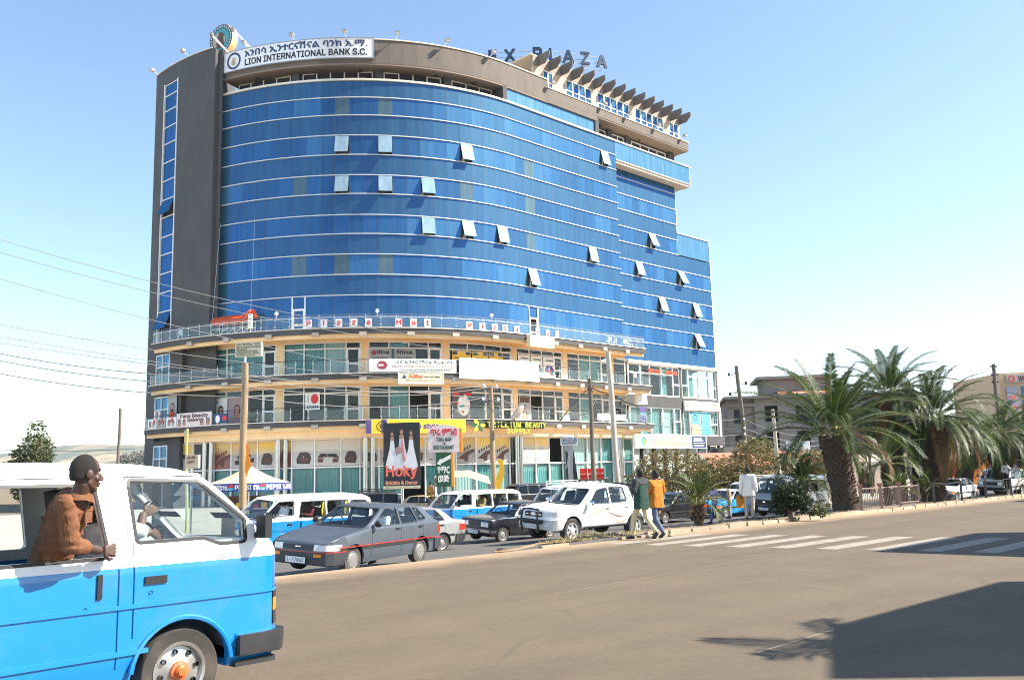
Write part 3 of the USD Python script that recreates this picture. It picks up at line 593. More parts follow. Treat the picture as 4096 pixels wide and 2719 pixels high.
# ---------------------------------------------------------------- vehicles
def rounded(pts, r):
    p = Polygon(pts).buffer(0)
    return p.buffer(-r, quad_segs=3).buffer(2*r, quad_segs=3).buffer(-r, quad_segs=3).simplify(.002) if r else p
def cs(poly):
    out = None
    for p in getattr(poly, 'geoms', [poly]):
        c = m3.CrossSection([np.array(orient(p).exterior.coords)[:-1].tolist()]); out = c if out is None else out + c
    return out
_AX = {'x': lambda lo, hi: [[0, 0, 1, lo], [1, 0, 0, 0], [0, 1, 0, 0]], 'y': lambda lo, hi: [[1, 0, 0, 0], [0, 0, -1, hi], [0, 1, 0, 0]], 'z': lambda lo, hi: [[1, 0, 0, 0], [0, 1, 0, 0], [0, 0, 1, lo]]}
def ext(poly, ax, lo, hi):
    if not hasattr(poly, 'exterior') and not hasattr(poly, 'geoms'): poly = Polygon(poly)
    return m3.Manifold.extrude(cs(poly), hi-lo).transform(np.array(_AX[ax](lo, hi), float))
def mbox(x0, x1, y0, y1, z0, z1): return m3.Manifold.cube([x1-x0, y1-y0, z1-z0]).translate([x0, y0, z0])
def mcyl(x, z, r, y0, y1, n=28): return ext(Polygon([(x+r*math.cos(a), z+r*math.sin(a)) for a in np.arange(n)*2*PI/n]), 'y', y0, y1)
def munion(l): return m3.Manifold.batch_boolean(l, m3.OpType.Add)
CGL = glass('car_glass', (.88, .92, .92), .0, .0); CGLD = glass('dark_car_glass', (.3, .34, .35), .0, .0)
TYRE = M('tyre_rubber', (.035, .032, .029), .85, var=.2, scale=9., dirt=((.14, .11, .08), .6, 3.))
RIM = M('rim_steel', (.42, .41, .39), .35, .7, dirt=((.25, .2, .15), .5, 6.))
ALLOY = M('rim_alloy', (.68, .68, .67), .3, .5)
CHROME = M('chrome', (.75, .75, .74), .12, 1.0, var=.03)
LAMP = M('headlamp_lens', (.62, .64, .65), .12, .3, var=.15, scale=30.)
AMBER = M('amber_lens', (.75, .22, .02), .2); RED = M('red_lens', (.55, .03, .02), .2)
PLASTIC = M('grey_plastic', (.022, .023, .025), .5, dirt=((.07, .057, .045), .5, 5.)); SEAT = M('seat_cloth', (.06, .06, .065), .9); PLATE = M('plate_white', (.72, .72, .70), .4); INK = M('ink_black', (.015, .015, .018), .5)
def paint(name, c, dirt=.35, **k): return M(name, c, k.pop('rough', .28), var=.04, scale=1.2, coat=k.pop('coat', .35), dirt=(tuple(np.minimum(np.array(c)*1.3+.03, .3)) if max(c) < .2 else (.30, .24, .17), dirt, 2.3), **k)
class Body:
    def __init__(s, side, front, plan, rs=.05, rf=.05, rp=.08):
        s.p = (rounded(side, rs), rounded(front + [(-a, b) for a, b in front[::-1]], rf), rounded(plan + [(a, -b) for a, b in plan[::-1]], rp)); s.c = {}
    def O(s, d=0.):
        if d not in s.c:
            a, b, c = (p.buffer(d, join_style=2) if d else p for p in s.p)
            s.c[d] = ext(a, 'y', -2, 2) ^ ext(b, 'x', -9, 9) ^ ext(c, 'z', -1, 4)
        return s.c[d]
def wheel(par, x, y, r, w, rim, style, n=24, hub=None, detail=True):
    o = 1 if y > 0 else -1
    k = r*.66
    prof = [(k, -w*.42), (r*.93, -w*.5), (r, -w*.34), (r, w*.34), (r*.93, w*.5), (k, w*.42), (k*.96, w*.2)]
    t = put('wheel', G().lathe([(a, b*o) for a, b in prof], n, (x, y, r), 'y'), TYRE, par, smooth=40)
    if style == 'hubcap': pr = [(k*1.0, w*.40), (k*.97, w*.47), (k*.80, w*.44), (k*.74, w*.50), (k*.3, w*.53), (0, w*.54)]
    else: pr = [(k*1.0, w*.40), (k*.98, w*.46), (k*.88, w*.42), (k*.82, w*.24), (k*.5, w*.33), (k*.3, w*.42), (k*.28, w*.5), (0, w*.52)]
    put('rim', G().lathe([(a, b*o) for a, b in pr], n, (x, y, r), 'y'), rim, t, smooth=30)
    if detail:
        g = G(); nh = {'hubcap': 16, 'alloy': 6}.get(style, 8)
        for i in range(nh):
            a = i*2*PI/nh+.2; q, hr = (.87, .05) if style == 'hubcap' else (.66, .17) if style == 'alloy' else (.68, .085)
            g.lathe([(hr*k, -.02), (hr*k, .006), (0, .006)], 7, (x+math.cos(a)*k*q, y+o*w*(.47 if style == 'hubcap' else .30), r+math.sin(a)*k*q), 'y')
        put('rim_hole', g, INK, t, kind='stuff')
    if hub: put('hub', G().lathe([(.075, w*.40*o), (.072, w*.48*o), (.045, w*.52*o), (.042, w*.62*o), (.03, w*.66*o), (.03, w*.7*o), (0, w*.71*o)], 14, (x, y, r), 'y'), hub, t)
    return t
def text_on(par, name, t, mat, o, right, up, depth=.004):
    v, f = t; return put(name, (frame3(o, right, up)(v), f), mat, par)
def vehicle(name, label, cat, spec, loc, rz, mat, rx=0., group=None, mat2=None, split=None, plate=None, hub=None):
    """spec: Body, openings, wheels and conformal trim; local x forwards from the front axle"""
    t = thing(name, label, cat, loc, rz, group)
    if rx: UsdGeom.Xformable(stage.GetPrimAtPath(t.path)).AddRotateXOp().Set(math.degrees(rx))
    B, th = spec['body'], spec.get('th', .045)
    shell = B.O() - (B.O(-th) + mbox(-9, 9, -2, 2, -1, 0.0))
    cuts = []; glz = []
    for wn in spec['win']:
        k, poly, rng = wn[0], rounded(wn[1], wn[3] if len(wn) > 3 else .03), wn[2]
        if k == 'side': pr = [ext(poly, 'y', -2, -.3), ext(poly, 'y', .3, 2)]; grow = [ext(poly.buffer(.022), 'y', -2, -.3), ext(poly.buffer(.022), 'y', .3, 2)]
        else: pr = [ext(poly, 'x', *rng)]; grow = [ext(poly.buffer(.022), 'x', *rng)]
        opened = wn[4] if len(wn) > 4 else ()
        for i, (p, q) in enumerate(zip(pr, grow)):
            cuts.append(p); glz.append(({'side': 'side_window', 'f': 'windscreen', 'r': 'rear_window'}[k], p, q, i in opened))
    wx = spec['wheels']; arch = []
    for x in (wx['f'], wx['r']):
        for y0, y1 in ((-2, -wx['t']+wx['w']*.5+.05), (wx['t']-wx['w']*.5-.05, 2)): arch.append(mcyl(x, wx['R']+.01, wx['R']+spec.get('archgap', .05), y0, y1))
    cuts += arch
    shell = shell - munion(cuts)
    if spec.get('seams'):
        sm = [mbox(*b) for b in spec['seams']]
        shell = shell - (munion(sm) - B.O(-.012))
    if split:
        up_, lo_ = shell.split_by_plane(split[0], split[1])
        put('body', lo_, mat2, t, smooth=28); put('upper_body', up_, mat, t, smooth=28)
    else: put('body', shell, mat, t, smooth=28)
    put('floor_pan', (B.O(-.06) ^ mbox(-9, 9, -2, 2, spec.get('fz', .22), spec.get('fz', .22)+.12)) - munion(arch), SEAT, t)
    gm = spec.get('glass', CGL)
    for nm, p, q, opened in glz:
        if not opened: put(nm, (B.O(-.012) - B.O(-.02)) ^ p, gm, t, smooth=20)
        if spec.get('seal', True): put('window_seal', (B.O(.004) - B.O(-.02)) ^ (q - p), spec.get('sealmat', BLACK), t)
    for d in spec.get('trim', ()):   # (name, box, material, proud)
        nm, bx, m_, pr_ = d[:4]; both = len(d) < 5
        base = B.O(pr_) - B.O(-.01)
        for sgn in ((1, -1) if both else (1,)):
            x0, x1, y0, y1, z0, z1 = bx
            b = mbox(x0, x1, y0, y1, z0, z1) if sgn > 0 else mbox(x0, x1, -y1, -y0, z0, z1)
            q = (base ^ b) - munion(arch) if nm in ('side_moulding', 'bumper') else base ^ b
            put(nm, q, m_, t, smooth=20)
    for nm, g, m_ in spec.get('extra', ()): put(nm, g, m_, t, smooth=30)
    for x in (wx['f'], wx['r']):
        for s_ in (-1, 1): wheel(t, x, s_*(wx['t']-wx['w']*.02), wx['R'], wx['w'], wx['rim'], wx['style'], wx.get('n', 22), hub)
    if spec.get('seats'):
        for x in spec['seats']:
            for y in (-.36, .36):
                g = G(); z = spec.get('sz', .55); g.box(x-.05, x+.45, y-.24, y+.24, z-.2, z); g.beam((x-.0, y, z), (x-.15, y, z+.55), .44, .12, (1, 0, 0)); g.beam((x-.16, y, z+.58), (x-.19, y, z+.75), .24, .09, (1, 0, 0))
                put('seat', g, SEAT, t)
        x = spec['dash']; z = spec.get('dz', .85); put('dashboard', G().box(x-.22, x, -.6, .6, z-.18, z), PLASTIC, t)
        c = np.array([x-.32, .36*spec.get('lhd', 1), z+.02]); put('steering_wheel', G().tube([c+.19*np.array([-.35*math.cos(a), math.sin(a), .94*math.cos(a)]) for a in np.linspace(0, 2*PI, 17)], .014, 6), BLACK, t)
    if plate:
        px, pz, tx, ph = plate; g = G().box(px-.01, px, -.26, .26, pz-.06, pz+.06); p = put('number_plate', g, PLATE, t)
        v, f = fit(tx, .44, .075, .003); put('digits', (frame3((px+.001, -.22, pz-.037), (0, 1, 0), (0, 0, 1))(v), f), INK, p)
    return t
def mirror(y=.84, x=-.55, z=.98, s=.11): return G().add(*(lambda m: (m.vertices*[.06, s, s*.7]+[x, y, z], m.faces))(trimesh.creation.icosphere(1, 1)))
# --- minibus of the older box shape
def bus_spec(near=False):
    side = [(-3.44, .36), (-3.2, .30), (.78, .30), (.85, .50), (.885, .85), (.875, 1.13), (.80, 1.20), (.36, 1.64), (.17, 1.79), (0, 1.85), (-.3, 1.893), (-.9, 1.915), (-2.2, 1.92), (-3.2, 1.885), (-3.42, 1.76), (-3.5, 1.2), (-3.5, .5)]
    front = [(.80, .28), (.845, .5), (.848, 1.08), (.825, 1.25), (.745, 1.73), (.69, 1.83), (.52, 1.895), (0, 1.95)]
    plan = [(-3.55, .78), (-3.4, .85), (.45, .85), (.74, .84), (.83, .80), (.875, .70), (.91, .4), (.92, 0)]
    win = [('side', [(-.363, 1.315), (.17, 1.317), (.30, 1.264), (.52, 1.264), (.52, 1.43), (.134, 1.742), (-.415, 1.763)], None, .02, () if near else (1,)),
           ('side', [(-.59, 1.22), (-.687, 1.725), (-1.58, 1.735), (-1.58, 1.22)], None, .03, (0,) if near else ()),
           ('side', [(-1.68, 1.22), (-1.68, 1.735), (-2.5, 1.73), (-2.5, 1.22)], None, .05), ('side', [(-2.6, 1.22), (-2.6, 1.73), (-3.3, 1.68), (-3.22, 1.22)], None, .08),
           ('f', [(-.70, 1.21), (.70, 1.21), (.64, 1.66), (.5, 1.74), (-.5, 1.74), (-.64, 1.66)], (-.1, 2), .06), ('r', [(-.66, 1.2), (.66, 1.2), (.62, 1.68), (-.62, 1.68)], (-9, -3.0), .06)]
    seams = []
    for y0, y1 in ((-2, -.7), (.7, 2)):
        for x, za, zb in ((-.513, .42, 1.125), (-.40, .62, 1.3), (.80, .45, 1.18), (-1.72, .42, 1.2), (-.44, 1.3, 1.80)): seams.append((x-.006, x+.006, y0, y1, za, zb))
        seams.append((-3.6, .22, y0, y1, 1.797, 1.812))
    seams += [(.5, 1, -.8, .8, .845, .857), (-3.6, -3.4, -.7, .7, 1.1, 1.112)]
    for y in (-.62, .62): seams.append((.5, 1, y-.005, y+.005, .5, 1.15))
    trim = [('headlamp', (.6, 1, .42, .70, .62, .80), LAMP, .008), ('turn_lamp', (.79, 1, .66, .9, .68, .78), AMBER, .01), ('lamp_trim', (.79, 1, .40, .9, .575, .62), PLASTIC, .012), ('lamp_trim', (.79, 1, .62, .9, .78, .87), PLASTIC, .01), ('lamp_trim', (.79, 1, .66, .9, .62, .68), PLASTIC, .01),
            ('grille', (.6, 1, -.42, .42, .64, .79), PLASTIC, .008, 1), ('bumper', (.45, 1, -.9, .9, .37, .53), PLASTIC, .075, 1), ('bumper', (-3.7, -3.3, -.9, .9, .38, .53), PLASTIC, .07, 1),
            ('tail_lamp', (-3.6, -3.4, .62, .84, .75, 1.1), RED, .008), ('crease', (-3.5, .86, .7, 1, .838, .868), None, .012), ('crease', (-3.4, -.28, .7, 1, .51, .545), None, .012), ('crease', (.44, .86, .7, 1, .51, .545), None, .012),
            ('gutter', (-3.3, .2, .6, 1, 1.795, 1.812), None, .012), ('emblem', (.6, 1, -.09, .09, .69, .74), CHROME, .014, 1)]
    return {'body': Body(side, front, plan, .06, .05, .10), 'win': win, 'seams': seams, 'trim': trim, 'th': .05, 'archgap': .065, 'wheels': {'f': 0., 'r': -2.29, 't': .72, 'w': .185, 'R': .325, 'rim': RIM, 'style': 'steel'},
            'seats': (-.35, -1.35, -2.2, -3.0), 'dash': .62, 'sz': .95, 'dz': 1.2, 'fz': .45, 'lhd': 1}
BUSW = paint('minibus_white', (.74, .74, .72), .25, coat=.6); BUSB = paint('minibus_blue', (.004, .19, .50), .10, coat=.7); BUSB2 = paint('minibus_blue_faded', (.008, .19, .48), .2)
def minibus(label, loc, rz, rx=0., near=False, group=None, blue=BUSB, white=BUSW, name='minibus'):
    sp = bus_spec(near)
    sp['trim'] = [d if d[2] is not None else d[:2]+((white if d[0] == 'gutter' else blue),)+d[3:] for d in sp['trim']]
    g = [('door_handle', G().box(-.32, -.15, s*.85-.012, s*.85+.018, 1.0, 1.055), BLACK) for s in (-1, 1)]
    for s in (-1, 1):
        g += [('arch_lip', G().tube([(.405*math.cos(a), s*.845, .325+.40*math.sin(a)) for a in np.linspace(.12, PI-.12, 19)], .02, 6), blue), ('arch_lip', G().tube([(-2.29+.405*math.cos(a), s*.845, .325+.40*math.sin(a)) for a in np.linspace(.12, PI-.12, 19)], .02, 6), blue), ('side_step', G().box(.44, .80, s*.80-.05, s*.80+.05, .285, .33), PLASTIC)]
    for s in (-1, 1):
        g += [('door_handle', G().box(-.67, -.635, s*.85-.012, s*.85+.02, .93, 1.1), BLACK), ('key_lock', G().lathe([(.014, -.004), (.014, .006), (0, .006)], 8, (-.27, s*.852, .94), 'y'), CHROME), ('key_lock', G().lathe([(.014, -.004), (.014, .006), (0, .006)], 8, (-.75, s*.852, .87), 'y'), CHROME),
              ('mirror', G().box(.60, .66, s*.86, s*1.0, 1.28, 1.46).beam((.62, s*.78, 1.26), (.63, s*.9, 1.36), .03, .03), BLACK)]
    sp['extra'] = g
    if near: sp['wheels']['n'] = 48
    return vehicle(name, label, 'minibus', sp, loc, rz, white, rx, group, mat2=blue, split=((.004, 0, 1), 1.13), hub=HUBO if near else None)
ONC = AE + PI
def place(w, u, side=1, half=.7, dz=0., ahead=0.): p = R(w, u, dz); return p
SL = -.062
bus2 = minibus('blue and white minibus with coloured curtains behind the grey hatchback', (*(np.array([-8.2, 29.4]) - .85*np.array([math.sin(AE), -math.cos(AE)]) + .88*RD), -.69), ONC, SL, blue=BUSB2)
bus3 = minibus('blue and white minibus waiting behind the black old sedan', (*(np.array([-2.82, 40.]) + .85*RN + .88*RD), -.88), ONC, 0, blue=BUSB2)
bus4 = minibus('distant blue and white minibus seen past the right-hand palms', R(73.5, 9.5), ONC, SL, blue=paint('minibus_blue_deep', (.01, .16, .55), .3))
# --- small hatchback
def car_spec(kind, **k):
    if kind == 'hatch':
        side = [(-3.16, .34), (-2.9, .24), (.66, .20), (.80, .26), (.835, .45), (.82, .63), (.74, .685), (.3, .79), (-.46, .92), (-1.16, 1.315), (-1.5, 1.36), (-2.2, 1.345), (-2.62, 1.26), (-3.02, .97), (-3.2, .90), (-3.235, .6)]
        wins = [('side', [(-.70, .95), (-1.20, 1.27), (-1.62, 1.285), (-1.62, .94)], None, .02), ('side', [(-1.70, .94), (-1.70, 1.287), (-2.16, 1.275), (-2.30, .955)], None, .02), ('side', [(-2.36, .97), (-2.24, 1.265), (-2.42, 1.24), (-2.66, 1.0)], None, .02)]
        wf, wr, H = (-1.3, .2), (-9, -2.5), 1.36; rw = (1.0, 1.24)
    elif kind == 'sedan':
        side = [(-3.3, .36), (-3.0, .24), (.66, .20), (.80, .28), (.83, .48), (.81, .66), (.72, .72), (.3, .80), (-.46, .93), (-1.12, 1.33), (-1.5, 1.38), (-2.15, 1.365), (-2.42, 1.32), (-2.86, .99), (-3.32, .95), (-3.40, .86), (-3.42, .6)]
        wins = [('side', [(-.70, .96), (-1.20, 1.29), (-1.60, 1.31), (-1.60, .955)], None, .02), ('side', [(-1.68, .955), (-1.68, 1.31), (-2.22, 1.30), (-2.52, .985)], None, .03)]
        wf, wr = (-1.3, .2), (-9, -2.3); rw = (1.0, 1.29)
    else:   # upright three-box of the sixties
        side = [(-3.2, .40), (-2.9, .26), (.55, .24), (.66, .32), (.70, .52), (.70, .78), (.64, .83), (.2, .87), (-.55, .93), (-1.02, 1.33), (-1.35, 1.40), (-2.1, 1.40), (-2.36, 1.34), (-2.62, .97), (-3.22, .90), (-3.26, .80), (-3.28, .5)]
        wins = [('side', [(-.72, .97), (-1.06, 1.30), (-1.58, 1.335), (-1.58, .965)], None, .03), ('side', [(-1.66, .965), (-1.66, 1.335), (-2.20, 1.31), (-2.42, .985)], None, .03)]
        wf, wr = (-1.25, .1), (-9, -2.2); rw = (1.0, 1.30)
    hw = k.get('hw', .81)
    front = [(hw-.05, .18), (hw-.01, .36), (hw, .62), (hw-.015, .88), (hw-.06, .96), (hw-.20, 1.30), (hw-.27, 1.37), (0, 1.45)]
    plan = [(-3.5, hw-.13), (-3.2, hw-.03), (-2.6, hw), (.2, hw), (.62, hw-.04), (.78, hw-.12), (.85, hw-.45), (.87, 0)] if kind != 'old' else [(-3.4, hw-.08), (-3.2, hw-.02), (.5, hw), (.66, hw-.03), (.71, hw-.1), (.71, 0)]
    win = wins + [('f', [(-hw+.13, .935), (hw-.13, .935), (hw-.24, 1.275), (-hw+.24, 1.275)], wf, .05), ('r', [(-hw+.16, rw[0]), (hw-.16, rw[0]), (hw-.26, rw[1]), (-hw+.26, rw[1])], wr, .05)]
    fx = .87 if kind != 'old' else .74
    seams = []
    for y0, y1 in ((-2, -.6), (.6, 2)):
        for x in (-.58, -1.65, -2.5): seams.append((x-.006, x+.006, y0, y1, .32, .95 if x > -2 else .9))
    seams.append((-.5, .74, -hw+.13, -hw+.142, .6, 1.)); seams.append((-.5, .74, hw-.142, hw-.13, .6, 1.))
    if kind == 'old':
        trim = [('headlamp', (.5, .8, .52, .72, .60, .76), LAMP, .01), ('headlamp', (.5, .8, .34, .50, .60, .76), LAMP, .01), ('grille', (.5, .8, -.34, .34, .60, .76), PLASTIC, .008, 1), ('bumper', (.4, .9, -.82, .82, .40, .50), CHROME, .05, 1), ('bumper', (-3.5, -3.1, -.82, .82, .42, .52), CHROME, .05, 1), ('tail_lamp', (-3.4, -3.2, .5, .74, .6, .8), RED, .008), ('chrome_strip', (-3.2, .65, .7, 1, .87, .885), CHROME, .005)]
    else:
        trim = [('headlamp', (.5, 1, .42, .70, .52, .64), LAMP, .006), ('turn_lamp', (.4, 1, .70, .9, .52, .64), k.get('turn', AMBER), .006), ('grille', (.6, 1, -.42, .42, .53, .63), PLASTIC, .005, 1), ('bumper', (.3, 1, -.9, .9, .24, .49), k.get('bump', PLASTIC), .035, 1), ('turn_lamp', (.6, 1, .45, .62, .40, .46), AMBER, .045),
                ('bumper', (-3.6, -2.95, -.9, .9, .28, .54), k.get('bump', PLASTIC), .035, 1), ('tail_lamp', (-3.5, -3.1, .5, .85, .66, .84), RED, .008), ('side_moulding', (-2.9, .45, .7, 1, .50, .56), PLASTIC, .012), ('emblem', (.6, 1, -.07, .07, .58, .60), CHROME, .01, 1)]
        if k.get('stripe'): trim += [('red_stripe', (-2.9, .5, .7, 1, .565, .58), RED, .012), ('red_stripe', (.3, 1, -.9, .9, .49, .50), RED, .038, 1), ('red_stripe', (-3.5, -2.95, .6, .95, .54, .55), RED, .036)]
    ex = []
    for s in (-1, 1):
        for x in (-1.5, -2.38): ex.append(('door_handle', G().box(x-.07, x+.07, s*(hw-.005)-.008, s*(hw-.005)+.014, .83, .86), BLACK if kind != 'old' else CHROME))
        if kind != 'old': ex.append(('mirror', mirror(s*(hw+.06), -.68, .99, .10), BLACK))
    return {'body': Body(side, front, plan, .03, .05, .06), 'win': win, 'seams': seams, 'trim': trim, 'th': .04, 'archgap': .045, 'wheels': {'f': 0., 'r': -2.43, 't': hw-.12, 'w': .17, 'R': .285, 'rim': RIM, 'style': k.get('style', 'steel')}, 'seats': (-1.5, -2.35), 'dash': -.45, 'sz': .48, 'dz': .92, 'fz': .2, 'extra': ex, 'lhd': k.get('lhd', -1)}
def at_contact(X, Y, heading, half, z, dx=0.):
    """front axle centre from where the near (left) wheel meets the road"""
    f = np.array([math.cos(heading), math.sin(heading)]); l = np.array([-f[1], f[0]])
    p = np.array([X, Y]) - l*half + f*dx; return (p[0], p[1], z)
hc = math.radians(241)
hatch = vehicle('hatchback', 'dusty dark grey hatchback with red pinstripe leading the queue', 'car', car_spec('hatch', stripe=1, style='hubcap', turn=LAMP, bump=M('bumper_grey', (.035, .037, .042), .5)), at_contact(-3.5, 19.5, hc, .70, -.21), hc, paint('hatchback_grey', (.065, .078, .095), .35), -.05, plate=(.905, .33, '1-77862', 0))
vehicle('sedan', 'silver sedan half hidden behind the dark grey hatchback', 'car', car_spec('sedan'), at_contact(-2.36+2.43*math.cos(ONC), 28.8+2.43*math.sin(ONC), ONC, .7, -.57), ONC, paint('sedan_silver', (.24, .25, .25), .3), SL)
vehicle('old_sedan', 'black boxy old sedan with chrome bumper beside the white pickup', 'car', car_spec('old'), at_contact(-.55, 33.5, ONC, .69, -.68), ONC, paint('old_sedan_black', (.006, .007, .011), .3), SL, plate=(.80, .40, '2-41470', 0))
vehicle('sedan', 'black car passing behind the two walking men', 'car', car_spec('sedan'), at_contact(8.64+2.43*math.cos(ONC), 45+2.43*math.sin(ONC), ONC, .7, -.73), ONC, paint('sedan_black', (.012, .013, .015), .3), SL)
vehicle('taxi', 'blue taxi sedan with a white roof behind the pedestrians', 'car', car_spec('sedan'), at_contact(10.7, 47.6, ONC, .7, -.74), ONC, paint('taxi_white', (.75, .74, .70), .3), SL, mat2=paint('taxi_blue', (.02, .30, .68), .2), split=((0, 0, 1), .95))
vehicle('sedan', 'tan sedan parked in front of the bridal board', 'car', car_spec('sedan'), (-4.2, 56.5, -.84), math.radians(-28), paint('sedan_tan', (.52, .36, .20), .4))
vehicle('sedan', 'white sedan behind the small roadside palms', 'car', car_spec('sedan'), R(58, 7.2), ONC, paint('sedan_white', (.74, .74, .72), .3), SL)
vehicle('sedan', 'white car between the palm trunks', 'car', car_spec('sedan'), R(62.5, 9.6), ONC, paint('sedan_white_b', (.70, .70, .66), .3), SL)
# --- crew-cab pickup
def pickup_spec():
    side = [(-4.25, .52), (-4.1, .46), (-.6, .42), (.70, .40), (.86, .46), (.90, .62), (.90, .95), (.80, 1.04), (.2, 1.12), (-.42, 1.17), (-1.08, 1.66), (-1.45, 1.78), (-2.5, 1.79), (-2.86, 1.72), (-3.02, 1.16), (-4.22, 1.16), (-4.28, .9)]
    front = [(.78, .38), (.86, .52), (.88, .75), (.875, 1.1), (.83, 1.2), (.68, 1.68), (.60, 1.77), (0, 1.84)]
    plan = [(-4.4, .84), (-4.2, .88), (.3, .88), (.66, .83), (.84, .68), (.93, .35), (.95, 0)]
    win = [('side', [(-.82, 1.20), (-1.28, 1.62), (-1.78, 1.70), (-1.78, 1.19)], None, .04, ()), ('side', [(-1.88, 1.19), (-1.88, 1.70), (-2.58, 1.69), (-2.66, 1.22)], None, .05),
           ('f', [(-.72, 1.185), (.72, 1.185), (.58, 1.64), (-.58, 1.64)], (-1.4, .3), .06), ('r', [(-.6, 1.25), (.6, 1.25), (.55, 1.64), (-.55, 1.64)], (-9, -2.7), .05)]
    seams = [(x-.006, x+.006, a, b, .55, 1.2) for x in (-.66, -1.83, -2.74) for a, b in ((-2, -.6), (.6, 2))] + [(-3.06, -3.04, -2, 2, .55, 1.4), (-.4, .8, .72, .732, .9, 1.3), (-.4, .8, -.732, -.72, .9, 1.3)]
    trim = [('headlamp', (.3, 1, .40, .86, .86, 1.0), LAMP, .008), ('grille', (.6, 1, -.40, .40, .82, .98), BLACK, .012, 1), ('grille_bar', (.6, 1, -.36, .36, .88, .91), CHROME, .02, 1), ('emblem', (.6, 1, -.09, .09, .86, .95), CHROME, .028, 1), ('bumper', (.3, 1, -.95, .95, .42, .74), M('bumper_silver', (.50, .49, .46), .4), .05, 1), ('air_intake', (.6, 1, -.45, .45, .60, .74), BLACK, .056, 1),
            ('fog_lamp', (.5, 1.1, .55, .68, .54, .64), LAMP, .058), ('tail_lamp', (-4.4, -4.2, .7, .9, .75, 1.05), RED, .01), ('bumper', (-4.5, -4.1, -.9, .9, .46, .62), CHROME, .06, 1), ('side_step', (-2.7, -.55, .7, 1.2, .42, .47), BLACK, .05)]
    ex = [('bull_bar', G().tube([(1.04, s*.38, .35), (1.10, s*.38, .6), (1.08, s*.36, .98), (1.0, s*.34, 1.06)], .038, 8), BLACK) for s in (-1, 1)]
    ex += [('bull_bar', G().tube([(1.05, -.62, .72), (1.10, -.38, .70), (1.10, .38, .70), (1.05, .62, .72)], .034, 8).tube([(1.0, -.34, 1.05), (1.02, 0, 1.07), (1.0, .34, 1.05)], .03, 8), BLACK)]
    for s in (-1, 1):
        ex += [('sport_bar', G().tube([(-3.1, s*.70, 1.12), (-3.12, s*.62, 1.66), (-3.2, s*.55, 1.72)], .045, 8).tube([(-3.9, s*.74, 1.14), (-3.2, s*.6, 1.66)], .035, 8), BLACK), ('door_handle', G().box(-1.72, -1.55, s*.86, s*.9, 1.02, 1.06), CHROME), ('door_handle', G().box(-2.66, -2.5, s*.86, s*.9, 1.02, 1.06), CHROME), ('mirror', mirror(s*1.0, -.72, 1.24, .13), CHROME)]
    ex += [('sport_bar', G().tube([(-3.2, -.55, 1.72), (-3.22, 0, 1.75), (-3.2, .55, 1.72)], .045, 8), BLACK), ('bed_floor', G().box(-4.2, -3.05, -.8, .8, .60, .66), PLASTIC)]
    GOLD = M('gold_decal', (.60, .38, .12), .4); BRN = M('brown_decal', (.25, .16, .11), .4)
    for s in (-1, 1):
        q = lambda pts: G().prism(Polygon(pts), .004, lambda v: np.stack([v[:, 0], s*(.880+v[:, 2]), v[:, 1]], 1))
        ex += [('decal', q([(-.75, .74), (-1.0, .93), (-1.4, 1.0), (-2.0, .97), (-1.4, .975), (-1.1, .92)]), GOLD), ('decal', q([(-1.55, .95), (-2.1, .80), (-2.5, .72), (-2.25, .71), (-2.0, .76)]), BRN), ('decal', q([(-.9, 1.0), (-1.15, 1.03), (-1.45, 1.01), (-1.1, .99)]), GOLD)]
        v, f = fit('4x4', .42, .11, .004); o = frame3((-2.1 if s > 0 else -2.52, s*.880, .55), (-s, 0, 0), (0, 0, 1)) if s > 0 else frame3((-2.52, -.884, .55), (1, 0, 0), (0, 0, 1)); ex.append(('decal', (o(v), f), GOLD))
    return {'body': Body(side, front, plan, .04, .06, .08), 'win': win, 'seams': seams, 'trim': trim, 'th': .05, 'archgap': .08, 'wheels': {'f': 0., 'r': -3.085, 't': .76, 'w': .25, 'R': .385, 'rim': ALLOY, 'style': 'alloy'}, 'seats': (-1.55, -2.4), 'dash': -.55, 'sz': .85, 'dz': 1.16, 'fz': .42, 'extra': ex, 'lhd': 1}
hp = math.radians(222)
pk = pickup_spec(); pb = pk['body']; cut = mbox(-4.19, -3.06, -.79, .79, .66, 3)
pb.c[0.] = pb.O() - cut; pb.c[-.05] = pb.O(-.05) - mbox(-4.25, -3.0, -.85, .85, .6, 3)
vehicle('pickup', 'white crew-cab pickup with black bull bar and gold stripes', 'pickup', pk, at_contact(1.73, 29.8, hp, .80, -.45), hp, paint('pickup_white', (.80, .80, .79), .16), SL, plate=(1.02, .52, '3-57640', 0))
